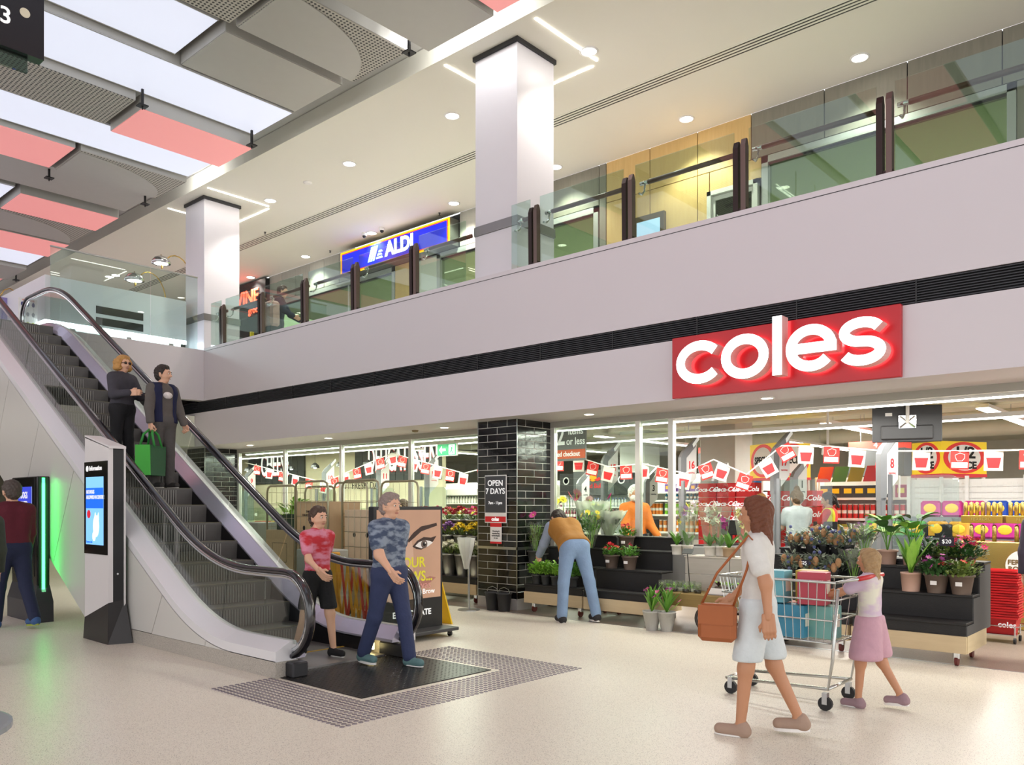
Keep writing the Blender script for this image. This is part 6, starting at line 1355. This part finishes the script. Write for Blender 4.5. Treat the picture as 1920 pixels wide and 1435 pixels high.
# woman, girl, trolley
person('woman in white top with long brown hair and white shorts walking past', (-2.52, 5.4, 0), (-1, -.25), 1.63, 'tan', '#d9d7d2', 'short', '#cfd6d8', 'shorts', '#a78d7c', hair='#6a3a22', hair_kind='long', legL=(9, 4, 2), legR=(-13, 12, 2), armL=(-20, 15, 10), armR=(18, 25, 10), sole=PAPER)
GIRLT = node_mat('cloth_girl', pattern('#c9b4c8', '#d9d6c6', 4), .85)
person('small girl in pale top and pink skirt pushing the trolley', (-2.2, 6.72, 0), (-1, .0), 1.23, 'tan', GIRLT, 'short', '#c49aa8', 'skirt', '#9a7f86', hair='#a5875f', hair_kind='long', legL=(9, 6, 2), legR=(-12, 18, 2), armL=(62, 12, 4), armR=(62, 12, 4), fat=.9)
hb = thing('handbag', 'tan leather shoulder bag at the side of the woman in white', 'bag', (-2.7, 5.15, .66), math.atan2(-.25, -1))
LEA = M('tan_leather', '#a3592a', .5, vary=.1)
MB().bbox(-.13, .13, -.05, .05, 0, .26, .03).build('bag_body', LEA, hb); MB().tube([(-.11, 0, .25), (-.2, .01, .5), (-.245, .02, .7), (-.22, .05, .735), (-.19, .03, .7), (0, .01, .47), (.11, 0, .25)], .009, 6).build('strap', LEA, hb, True); box(-.12, .12, .05, .056, .12, .25).build('flap', LEA, hb)
# people at the picture edge
person('man in maroon sweater and dark jeans walking past the green edged totem', (-11.95, 3.62, 0), (-1, -.1), 1.9, 'light', '#5a1626', 'long', '#1d2440', 'trousers', '#3a5a8a', hair='#4a403a', legL=(13, 4, 2), legR=(-14, 16, 2), armL=(-12, 10, 8), armR=(12, 12, 8), fat=1.18, sole=M('sole_lime', '#9aa83a', .6))
person('person in dark green coat cut off by the picture edge beside the maroon sweater', (-9.45, 2.52, 0), (-1, .1), 1.74, 'light', '#2c3328', 'long', '#20222c', 'trousers', '#222222', hair='#3a322c', armR=(10, 12, 8), armL=(-6, 10, 8), fat=1.2, face=False)
person('person in dark purple coat cut off by the opposite picture edge beside the red baskets', (-1.42, 9.7, 0), (-.2, 1), 1.72, 'light', '#4a4352', 'long', '#5a4a42', 'trousers', '#3a3230', hair='#5a4438', fat=1.2, face=False)
# staff and customers at the checkouts
person('man with white beard in orange work shirt behind the shop glass', (-7.6, 11.6, 0), (.85, -.4), 1.9, 'tan', '#d8742a', 'long', '#26283a', 'trousers', '#222222', hair='#dcd8d2', armL=(20, 30, 8), armR=(20, 30, 8), fat=1.15, beard='#dcd8d2')
def hivis(nt, N, L, b, tc):
    sx = N.new('ShaderNodeSeparateXYZ'); L.new(tc.outputs['Object'], sx.inputs[0]); ab = N.new('ShaderNodeMath'); ab.operation = 'ABSOLUTE'; L.new(sx.outputs[0], ab.inputs[0])
    r = N.new('ShaderNodeValToRGB'); r.color_ramp.interpolation = 'CONSTANT'; r.color_ramp.elements[0].color = (*lin('#e23a34'), 1); r.color_ramp.elements[1].position = .1; r.color_ramp.elements[1].color = (*lin('#e4e024'), 1); L.new(ab.outputs[0], r.inputs[0]); L.new(r.outputs[0], b.inputs['Base Color'])
HIV = node_mat('cloth_hivis', hivis, .8)
person('cashier with dark ponytail in yellow and red vest', (-5.25, 14.0, .06), (-1, -.15), 1.72, 'olive', '#c22a2a', 'short', '#1b1b22', 'trousers', '#222222', hair='#231a17', hair_kind='tail', vest=HIV, armL=(30, 50, 5), armR=(30, 50, 5), nod=12)
person('woman with hair bun in pale grey t-shirt at checkout seventeen', (-5.5, 13.25, .05), (-.75, .75), 1.76, 'light', '#cfd2d6', 'short', '#3a3f55', 'trousers', '#333333', hair='#6e5038', hair_kind='bun', armL=(25, 40, 6), armR=(25, 40, 6), nod=10)
person('blond woman with bare shoulders behind checkout seventeen', (-6.75, 14.6, .06), (.2, -1), 1.72, 'light', '#2a2a2c', 'none', '#2c3040', 'trousers', '#333333', hair='#b98d52', hair_kind='long', armL=(15, 30, 8), armR=(15, 30, 8))
person('dark haired worker in navy and orange leaning over a checkout behind the poster', (-13.2, 11.7, 0), (-1, -.2), 1.78, 'light', '#2c3f66', 'long', '#22242c', 'trousers', '#222222', hair='#4a3528', vest='#d2593a', lean=28, armL=(45, 20, 6), armR=(45, 20, 6))
person('person in navy top leaning on the upper handrail below the far downlights', (-16.15, 10.2, 4.7), (.7, .6), 1.8, 'light', '#1d2436', 'long', '#2a2a34', 'trousers', '#222222', hair='#4a3024', armL=(30, 30, 8), armR=(30, 30, 8), lean=8)
sbg = thing('tote_bag', 'pale striped bag beside the person upstairs', 'bag', (-15.75, 9.75, 4.7)); MB().bbox(-.25, .25, -.12, .12, .75, 1.3, .05).build('bag_body', M('striped_bag', '#b99a94', .7, vary=.3, scale=16), sbg); MB().box(-.2, .2, -.1, .1, 0, .75).build('bag_cart', DGREY, sbg)
# ================================================================ PLANTS AND FLOWERS
def blade(L, w, bend=.3, seg=4, fold=.15):
    """one leaf from the origin along +x, curving down"""
    vs = []; fs = []
    for i in range(seg + 1):
        t = i / seg; x = L * t * (1 - .25 * bend * t); z = L * (.5 * t - bend * 1.2 * t * t) * .8; ww = w * math.sin(PI * min(1, .12 + .88 * t)) ** .8 / 2 if t < 1 else .0005
        vs += [(x, -ww, z + fold * ww), (x, 0, z), (x, ww, z + fold * ww)]
    for i in range(seg):
        a = i * 3; fs += [(a, a + 1, a + 4, a + 3), (a + 1, a + 2, a + 5, a + 4)]
    return vs, fs
def put(mb, vs, fs, loc, az, tilt, sc=1, mi=0):
    m = Matrix.Translation(loc) @ Matrix.Rotation(az, 4, 'Z') @ Matrix.Rotation(-tilt, 4, 'Y') @ Matrix.Scale(sc, 4)
    mb.add([tuple(m @ Vector(v)) for v in vs], fs, mi)
LEAFM = {k: M('leaf_' + k, c, .45, vary=.3, scale=9) for k, c in (('dark', '#3a6230'), ('mid', '#5c9232'), ('light', '#90c24a'), ('grey', '#7c8a76'), ('olive', '#72873f'), ('plum', '#4a3038'))}
def bush(R, H, n, L, w, z0, seed, base=.25):
    rr = random.Random(seed); mb = MB(); vs, fs = blade(L, w, .35, 2)
    for _ in range(n):
        a = rr.uniform(0, 2 * PI); r = R * rr.random() ** .5; z = z0 + H * rr.random() * (1 - .5 * (r / R) ** 2)
        put(mb, vs, fs, (r * math.cos(a) * .8, r * math.sin(a) * .8, z), a + rr.uniform(-.8, .8), rr.uniform(-.2, .9), rr.uniform(.7, 1.2))
    for k in range(6):
        a = k; mb.tube([(0, 0, z0 - .02), (R * .5 * math.cos(a), R * .5 * math.sin(a), z0 + H * .6)], .004, 4)
    return mb
def flower(r, petals, depth=.3, mi=0):
    mb = MB()
    for k in range(petals):
        a = 2 * PI * k / petals; c, s = math.cos(a), math.sin(a); w = PI / petals * 1.15
        mb.add([(0, 0, 0), (r * .6 * math.cos(a - w), r * .6 * math.sin(a - w), r * depth * .7), (r * c, r * s, r * depth), (r * .6 * math.cos(a + w), r * .6 * math.sin(a + w), r * depth * .7)], [(0, 1, 2, 3)], 0)
    mb.ball((0, 0, r * .12), r * .16, 6, 4, 1); return mb
BLM = {}
def bloom(col, r=.035, petals=6, core='#d8c050'):
    k = (col, r, petals)
    if k not in BLM: BLM[k] = flower(r, petals).mesh('bloom', [M('petal_' + col, col, .6, vary=.12, scale=30), M('core_' + core, core, .7)])
    return BLM[k]
def pot_mb(r0, r1, h, rim=.012): return MB().lathe([(r0, 0), (r1, h - .02), (r1 + rim, h - .02), (r1 + rim, h), (r1 - .008, h), (r0 - .01, .02)], 20, cap=False).lathe([(r1 - .012, h - .03), (.001, h - .028)], 20, cap=False, mi=1).lathe([(r0, 0), (.001, .001)], 20, cap=False)
SOIL = M('soil', '#2a211b', .95); BROWNPOT = M('brown_plastic_pot', '#6a5a50', .5); GREYPOT = M('grey_plastic_pot', '#4c4d4c', .5); PINKPOT = M('pink_ceramic', '#c9a492', .45); WHITEPOT = M('white_ceramic', '#e4e0d6', .4); STONEPOT = M('stone_pot', '#b3b2ac', .75, bump=.3, bscale=40); TINBUCKET = M('galvanised_tin', '#b6b6b0', .3, .85, vary=.12, scale=12)
def potted(name, label, cat, p, pot, potmat, foliage, fmat, blooms=(), group=None, rotz=0, tag_=False):
    t = thing(name, label, cat, p, rotz, group)
    if pot: pot_mb(*pot).build('pot', [potmat, SOIL], t, True)
    if foliage: foliage.build('foliage', fmat, t, kind='stuff')
    for me, q, rt in blooms: link('bloom', me, t, q, rt)
    if tag_: box(-.03, .03, -pot[1] - .004, -pot[1] + .004, pot[2] * .45, pot[2] * .65).build('price_label', PAPER, t)
    return t
def crown(col, n, R, z0, H, seed, r=.035, petals=6):
    rr = random.Random(seed); out = []; me = bloom(col, r, petals)
    for _ in range(n):
        a = rr.uniform(0, 2 * PI); q = R * rr.random() ** .5; out.append((me, (q * math.cos(a), q * math.sin(a), z0 + H * (1 - (q / R) ** 2) + rr.uniform(-.02, .02)), (rr.uniform(-.7, .7) + .5, rr.uniform(-.6, .6), rr.uniform(0, 6))))
    return out
def on(u, Y, z): q = at(u, 900, Y=Y); return (q.x, Y, z)
# azaleas on the steps beside the bending man
for i, (u, Y, z, col, lb) in enumerate(((1147, 9.62, .70, '#d2283a', 'red azalea in brown pot on the middle step'), (1181, 9.58, .70, '#d83a5c', 'pink azalea with paper card in brown pot on the middle step'), (1176, 9.9, .96, '#b81826', 'deep red azalea in brown pot on the higher step'))):
    potted('potted_azalea', lb, 'plant', on(u, Y, z), (.075, .105, .19), BROWNPOT, bush(.15, .14, 170, .06, .03, .19, i), LEAFM['mid'], crown(col, 9 if i != 1 else 4, .13, .28, .08, i, .036), 'azaleas on the black steps', tag_=True)
# small green pots on the lowest step
for i, u in enumerate((1006, 1023, 1041, 1075)):
    potted('potted_herb', ['leafy green herb with white tag nearest the tiled column', 'leafy green herb second from the tiled column', 'leafy green herb third from the tiled column', 'leafy green herb between the legs of the bending man'][i], 'plant', on(u, 9.4, .42), (.05, .065, .14), GREYPOT, bush(.13, .2, 200, .07, .04, .15, 20 + i), LEAFM['light' if i < 3 else 'mid'], (), 'green herbs on the lowest step')
# gerberas and wrapped bouquets behind the bending man
WRAP = glass('flower_wrap', '#eef1e6', 1.5, .25, .5); WRAPC = glass('clear_wrap', '#eef4ea', 1.8, .1, .06)
def bouquet(label, p, R, H, wrap, leafm, blooms, seed, bucket=None, group=None, lean=0):
    t = thing('flower_bouquet', label, 'bouquet', p, 0, group); zb = 0
    if bucket: pot_mb(*bucket[0]).build('bucket', [bucket[1], SOIL], t, True); zb = bucket[0][2] * .6
    n = 14; vs = []
    for z, r in ((0, .25), (.35, .5), (.75, .9), (1.0, 1.05)):
        for k in range(n): j = 1 + (.12 if k % 2 else -.08) * z; vs.append((R * r * j * math.cos(2 * PI * k / n) + lean * z, R * r * j * math.sin(2 * PI * k / n), zb + H * z * (1 + (.06 if k % 2 else 0))))
    MB().add(vs, [(r * n + k, r * n + (k + 1) % n, (r + 1) * n + (k + 1) % n, (r + 1) * n + k) for r in range(3) for k in range(n)]).build('wrapping', wrap, t, True)
    bush(R * .85, H * .5, 110, R * .5, R * .2, zb + H * .45, seed).build('foliage', leafm, t, kind='stuff')
    st = MB()
    for k in range(7): st.tube([(R * .1 * math.cos(k), R * .1 * math.sin(k), zb), (R * .6 * math.cos(k * 2.4) + lean, R * .6 * math.sin(k * 2.4), zb + H * .95)], .005, 4)
    st.build('stems', LEAFM['light'], t, kind='stuff')
    for me, q, rt in blooms: link('bloom', me, t, (q[0] + lean, q[1], q[2] + zb), rt)
bouquet('white paper wrapped bouquet behind the back of the bending man', on(1112, 10.2, 1.14), .26, .5, WRAP, LEAFM['mid'], crown('#e8dc3a', 3, .12, .42, .05, 3, .05, 12), 1); bouquet('wide white wrapped bouquet next to the deep red azalea', on(1142, 10.15, 1.14), .24, .36, WRAP, LEAFM['grey'], crown('#e8e4da', 5, .15, .3, .04, 4, .03), 2)
bouquet('yellow flowers in a glass bowl beside the hip of the bending man', on(1108, 9.85, .96), .2, .55, WRAPC, LEAFM['mid'], crown('#e6d22e', 6, .15, .45, .1, 5, .05, 10), 3)
bouquet('clear wrapped greens with a pink gerbera held before the bending man', on(1004, 9.62, .70), .15, .5, WRAPC, LEAFM['olive'], [(bloom('#d8509a', .075, 16), (0, -.05, .62), (.9, .1, 0))], 4, ((.1, .12, .2), GREYPOT))
for i, (u, v, col, r, lb) in enumerate(((1044, 943, '#e8d82a', .09, 'big yellow bloom above the bending man\'s shoulder'), (1056, 938, '#e2ce24', .08, 'second yellow bloom above the bending man\'s shoulder'), (1068, 930, '#a8284a', .08, 'dark red gerbera over the bending man'), (1082, 926, '#e09aa4', .09, 'pale pink gerbera over the bending man'), (1106, 938, '#e2a6b0', .08, 'pale pink gerbera beside the lane sign'), (1145, 932, '#b81a72', .075, 'magenta gerbera over the white bouquet'), (1083, 935, '#9a2040', .07, 'crimson gerbera between the pink ones'))):
    q = at(u, v, Y=10.25); t = thing('gerbera', lb, 'flower', (q.x, 10.25, 1.14), 0, 'tall gerberas on the top step'); MB().tube([(0, 0, 0), (.01, 0, (q.z - 1.14) * .6), (0, -.01, q.z - 1.14)], .006, 5).build('stem', LEAFM['light'], t); link('bloom', bloom(col, r, 16), t, (0, -.01, q.z - 1.14), (1.0, .2, i)); bush(.06, .1, 14, .12, .05, .02, 60 + i).build('foliage', LEAFM['mid'], t, kind='stuff')
# orchids in white pots on the crates
def orchid(label, u, Y, z, col, pot, potm, seed, wrap=True, H=.55, col2=None):
    t = thing('potted_orchid', label, 'plant', on(u, Y, z), seed * .7, 'orchids on the whitewashed crates'); pot_mb(*pot).build('pot', [potm, SOIL], t, True); rr = random.Random(seed)
    vs, fs = blade(.24, .07, .25, 5)
    for k in range(5):
        mb = MB(); put(mb, vs, fs, (0, 0, pot[2] - .01), k * 1.3 + seed, 1.0 - .12 * k, rr.uniform(.8, 1.1)); mb.build('leaf', LEAFM['mid'], t)
    MB().tube([(0, 0, pot[2]), (.02, 0, pot[2] + H * .5), (.05, .0, pot[2] + H * .85), (.12, 0, pot[2] + H)], .004, 5).build('stem', LEAFM['olive'], t)
    for k in range(7):
        f = k / 6; link('bloom', bloom(col if (k % 2 or not col2) else col2, .05, 5, '#b8407a'), t, (.03 + .1 * f + rr.uniform(-.03, .03), rr.uniform(-.04, .04), pot[2] + H * (.6 + .42 * f)), (1.1, rr.uniform(-.4, .4), rr.uniform(0, 6)))
    if wrap:
        n = 10; w = []
        for zz, r in ((pot[2] * .8, .07), (pot[2] + .3, .12), (pot[2] + .52, .16)):
            for k in range(n): w.append((r * math.cos(2 * PI * k / n) * (1 + .08 * (k % 2)), r * math.sin(2 * PI * k / n), zz))
        MB().add(w, [(r * n + k, r * n + (k + 1) % n, (r + 1) * n + (k + 1) % n, (r + 1) * n + k) for r in range(2) for k in range(n)]).build('clear_sleeve', WRAPC, t)
WP = (.062, .07, .13); CRZ = .93
orchid('purple and yellow orchid in white pot at the edge of the crates', 1269, 9.74, CRZ, '#b08ac8', WP, WHITEPOT, 1, False, .52, '#d8c43a'); orchid('white orchid in clear sleeve second on the crates', 1289, 9.79, CRZ, '#eae6ea', WP, WHITEPOT, 2)
orchid('white orchid in clear sleeve in the middle of the crates', 1331, 9.76, CRZ, '#efede8', WP, WHITEPOT, 3, True, .5); orchid('white and cream orchid behind the tan pot', 1350, 9.84, CRZ, '#f0ecdc', WP, WHITEPOT, 4)
orchid('dark purple orchid in square tan pot on the crates', 1367, 9.74, CRZ, '#8a2a6a', (.075, .08, .12), M('tan_pot', '#b59a78', .6), 5, False, .4); orchid('pale yellow orchid partly behind the woman in white', 1398, 9.79, CRZ, '#d8cf8a', WP, WHITEPOT, 6, True, .45)
# small plants on the cart
for i in range(7):
    u = 1242 + i * 11; t = thing('terrarium_jar', 'small glass jar with pebbles and moss, ' + ['first', 'second', 'third', 'fourth', 'fifth', 'sixth', 'seventh'][i] + ' from the black steps', 'plant', on(u, 9.33 + .1 * (i % 2), .476), 0, 'glass jars on the cart')
    MB().lathe([(.045, 0), (.05, .02), (.05, .13), (.046, .14)], 14, cap=False).build('jar', WRAPC, t); MB().lathe([(.042, .004), (.045, .04), (.001, .042)], 12).build('pebbles', PAPER if i % 2 else SOIL, t); bush(.04, .07, 26, .035, .012, .045, 80 + i).build('foliage', LEAFM['light' if i % 3 else 'olive'], t, kind='stuff')
tray = thing('plant_tray', 'white tray of dark rosette plants on the cart', 'tray', (-5.0, 9.27, .476)); MB().bbox(0, .75, 0, .26, 0, .012, .003).build('bottom', WPLAS, tray)
for a in ((0, .75, 0, .012), (0, .75, .248, .26), (0, .012, 0, .26), (.738, .75, 0, .26)): box(a[0], a[1], a[2], a[3], 0, .085).build('side', WPLAS, tray)
for i in range(5):
    t = thing('rosette_plant', 'dark rosette plant in the white tray, ' + ['nearest the jars', 'second', 'third', 'fourth', 'last'][i], 'plant', (-4.91 + i * .145, 9.4, .49), 0, 'rosettes in the white tray'); pot_mb(.04, .05, .08, .004).build('pot', [BROWNPOT, SOIL], t); vs, fs = blade(.12, .035, .6, 3)
    for k in range(11): mb = MB(); put(mb, vs, fs, (0, 0, .08), k * 2.4, .5 + .05 * k, 1); mb.build('leaf', LEAFM['plum' if k % 3 and i != 1 else 'light'], t)
sh = thing('price_holder', 'black angled price holder standing before the orchids', 'sign', (-5.3, 9.38, .476)); MB().tube([(0, 0, 0), (-.03, -.02, .5)], .006, 5).build('stem', BLACK, sh); MB().add([(-.1, -.04, .5), (.04, -.04, .5), (.04, .01, .56), (-.1, .01, .56), (-.1, -.03, .49), (.04, -.03, .49), (.04, .02, .55), (-.1, .02, .55)], [(0, 1, 2, 3), (7, 6, 5, 4), (0, 4, 5, 1), (1, 5, 6, 2), (2, 6, 7, 3), (3, 7, 4, 0)]).build('card', M('slate_card', '#5c6260', .6), sh)
# calla pots on the floor
for i, (u, v) in enumerate(((1222, 1182), (1250, 1184))):
    q = at(u, v, Z=0); t = thing('potted_calla', ['calla lilies in pale stone pot on the floor', 'calla lilies with trailing pink blooms in the second stone pot'][i], 'plant', (q.x, q.y, 0), i, 'calla pots before the cart'); pot_mb(.07, .115, .25, .004).build('pot', [STONEPOT, SOIL], t, True); vs, fs = blade(.36, .05, .25, 5); rr = random.Random(i + 40)
    for k in range(16): mb = MB(); put(mb, vs, fs, (0, 0, .24), k * 2.4, rr.uniform(.65, 1.25), rr.uniform(.75, 1.15)); mb.build('leaf', LEAFM['mid'], t)
    for k in range(6):
        a = k * 1.1 + i; d = rr.uniform(.06, .2) + (.12 if i and k == 0 else 0); zz = .24 + (.38 - d * 1.2) * rr.uniform(.8, 1.1); MB().tube([(0, 0, .24), (d * .6 * math.cos(a), d * .6 * math.sin(a), zz * .8), (d * math.cos(a), d * math.sin(a), zz)], .004, 4).build('stem', LEAFM['light'], t); link('bloom', bloom('#8f3a80' if k % 2 else '#c85a92', .04, 4), t, (d * math.cos(a), d * math.sin(a), zz), (.6, .3, k))
# banksia bunches
CONE = M('banksia_cone', '#ad845c', .85, vary=.3, scale=40, bump=.5, bscale=120); THIS = M('thistle_blue', '#565c8c', .8, vary=.2, scale=40)
for i, (u, v, Y) in enumerate(((1492, 1006, 9.55), (1522, 1010, 9.5), (1545, 1000, 9.55), (1568, 1004, 9.5), (1590, 1008, 9.55), (1486, 1056, 9.3), (1516, 1060, 9.28), (1540, 1054, 9.3), (1564, 1056, 9.28))):
    q = at(u, v, Y=Y); zb = (1.02 if Y > 9.4 else .76)
    t = thing('banksia_bunch', 'bunch of brown banksia cones and blue thistle, ' + ('upper' if i < 5 else 'lower') + ' row, ' + ['first', 'second', 'third', 'fourth', 'fifth', 'first', 'second', 'third', 'fourth'][i] + ' from the woman in white', 'flowers', (q.x, Y, zb), 0, 'banksia bunches')
    h = q.z - zb; rr = random.Random(i); pot_mb(.05, .07, .12, .004).build('bucket', [BLACK, SOIL], t); bush(.14, .22, 80, .11, .035, .08, 200 + i).build('foliage', LEAFM['grey'], t, kind='stuff')
    for k in range(3):
        x, y, z = rr.uniform(-.08, .08), -.06 + rr.uniform(-.05, .05), max(.16, h) + rr.uniform(-.08, .06); MB().ball((x, y, z), (.035, .035, .055), 10, 8).build('cone', CONE, t, True); MB().tube([(0, 0, .08), (x, y, z)], .005, 4).build('stem', LEAFM['olive'], t)
    for k in range(4): x, y, z = rr.uniform(-.1, .1), -.07 + rr.uniform(-.06, .05), max(.16, h) + rr.uniform(-.1, .12); MB().ball((x, y, z), .02, 7, 5).build('thistle', THIS, t)
pc = thing('price_card', 'small black chalk card reading 25 dollars among the banksias', 'card', at(1507, 1056, Y=9.15)); box(-.06, .06, -.004, .004, -.03, .035).build('card', M('chalk_black', '#2a2333', .7), pc); text('$25', .05, PW, (0, -.006, .0), '-y', pc); MB().tube([(0, .004, -.03), (0, .01, -.33)], .004, 4).build('stick', BLACK, pc)
bouquet('lilac bouquet in clear wrap beside the broad leaved plants', on(1620, 9.62, 1.02), .17, .36, WRAPC, LEAFM['grey'], crown('#a878a8', 16, .13, .28, .1, 9, .025), 7); bouquet('grey green wrapped bouquet below the lilac one', on(1600, 9.4, .76), .17, .34, WRAPC, LEAFM['grey'], crown('#b9a8b8', 6, .1, .3, .05, 10, .02), 8)
# broad leaved plants in pink pots
def monstera(label, u, Y, z, pot, n, L, seed, w=.2, up=.9):
    t = thing('leafy_plant', label, 'plant', on(u, Y, z), seed, 'broad leaved plants in pink pots'); pot_mb(*pot).build('pot', [PINKPOT, SOIL], t, True); rr = random.Random(seed)
    for k in range(n):
        a = k * 2.4 + seed; hh = rr.uniform(.15, .36); r = rr.uniform(.04, .12); vs, fs = blade(L, w, .5, 5, .25); mb = MB(); put(mb, vs, fs, (r * math.cos(a), r * math.sin(a), pot[2] + hh), a, rr.uniform(-.1, .7) * up, rr.uniform(.75, 1.15)); o = mb.build('leaf', LEAFM[('mid', 'dark', 'light')[k % 3]], t)
        MB().tube([(0, 0, pot[2] - .02), (r * .5 * math.cos(a), r * .5 * math.sin(a), pot[2] + hh * .6), (r * math.cos(a), r * math.sin(a), pot[2] + hh)], .005, 4).build('leaf_stalk', LEAFM['mid'], o)
monstera('glossy monstera in pink pot on the upper step', 1664, 9.6, .94, (.085, .1, .16), 12, .22, 1); monstera('second monstera with upright leaves on the upper step', 1710, 9.62, .94, (.085, .1, .16), 11, .2, 2, .16)
fn = thing('birds_nest_fern', 'light green upright fern in round pink pot on the lower step', 'plant', on(1708, 9.25, .69), 0); pot_mb(.085, .1, .2, .003).build('pot', [PINKPOT, SOIL], fn, True)
for k in range(14): vs, fs = blade(.42, .085, .12, 6, .3); mb = MB(); put(mb, vs, fs, (0, 0, .19), k * 2.4, .75 + .04 * (k % 8), .7 + .03 * k); mb.build('leaf', LEAFM['light' if k % 3 else 'mid'], fn)
for i, (u, Y, z, col, n, r, lb) in enumerate(((1756, 9.25, .69, '#b0489a', 7, .036, 'purple azalea in brown pot on the lower step'), (1803, 9.25, .69, '#c81e2a', 4, .045, 'azalea with one large red bloom in brown pot at the stand end'), (1745, 9.62, .94, '#7a4a8a', 5, .03, 'leafy azalea with few purple blooms on the upper step'), (1775, 9.6, .94, '#a84a90', 5, .03, 'azalea behind the twenty dollar card'), (1812, 9.62, .94, '#d83468', 24, .042, 'azalea covered with bright pink blooms at the stand end'))):
    potted('potted_azalea', lb, 'plant', on(u, Y, z), (.085, .115, .2) if z < .8 else (.07, .09, .12), BROWNPOT, bush(.21, .18, 280, .07, .034, .18 if z < .8 else .1, 300 + i), LEAFM['olive' if i % 2 else 'dark'], crown(col, n + 4, .19, .28 if z < .8 else .22, .1, 300 + i, r), 'azaleas on the near stand', tag_=z < .8)
pc = thing('price_card', 'black chalk card reading 20 dollars among the azaleas', 'card', at(1775, 1016, Y=9.42)); box(-.07, .07, -.004, .004, -.045, .045).build('card', M('chalk_black'), pc); text('$20', .06, PW, (0, -.006, .0), '-y', pc); MB().tube([(0, .004, -.04), (0, .01, -.24)], .004, 4).build('stick', BLACK, pc)
# steel buckets with cut flowers on the far stands
rowsC = [((.42, 9.6), '#e6e2cc', 'white', .30), ((.72, 9.88), '#e2c21e', 'yellow', .30), ((.98, 10.16), '#a81c30', 'red', .28)]
for ri, ((z, Y), col, nm, H) in enumerate(rowsC):
    for k in range(7):
        x = -9.36 - k * .31; cc = col if (k + ri) % 3 != 1 else ['#a8b878', '#8a5a9a', '#c03a6a'][ri]
        t = thing('flower_bucket', 'steel bucket of %s flowers, %s in from the tiled column' % (nm if cc == col else ['green and white', 'purple', 'pink red'][ri], ['first', 'second', 'third', 'fourth', 'fifth', 'sixth', 'seventh'][k]), 'flowers', (x, Y, z), 0, 'flower buckets on the far stands')
        pot_mb(.09, .135, .36, .008).build('bucket', [TINBUCKET, SOIL], t, True); bush(.14, .14, 80, .08, .02, .36, 500 + ri * 10 + k).build('foliage', LEAFM['olive'], t, kind='stuff')
        rr = random.Random(ri * 20 + k); me = bloom(cc, .024, 7); fl = MB()
        for me_, q, rt in crown(cc, 64, .165, .45, .12, ri * 20 + k, .024, 7):
            m = Matrix.Translation(q) @ Matrix.Rotation(rt[2], 4, 'Z') @ Matrix.Rotation(rt[0], 4, 'X'); b_ = flower(.034, 6); fl.add([tuple(m @ Vector(v)) for v in b_.v], b_.f)
        fl.build('bloom_heads', M('petal_' + cc, cc, .6, vary=.12, scale=30), t, kind='stuff')
bush(.3, .3, 60, .16, .09, .22, 900).build('foliage', LEAFM['light'], bw, kind='stuff')
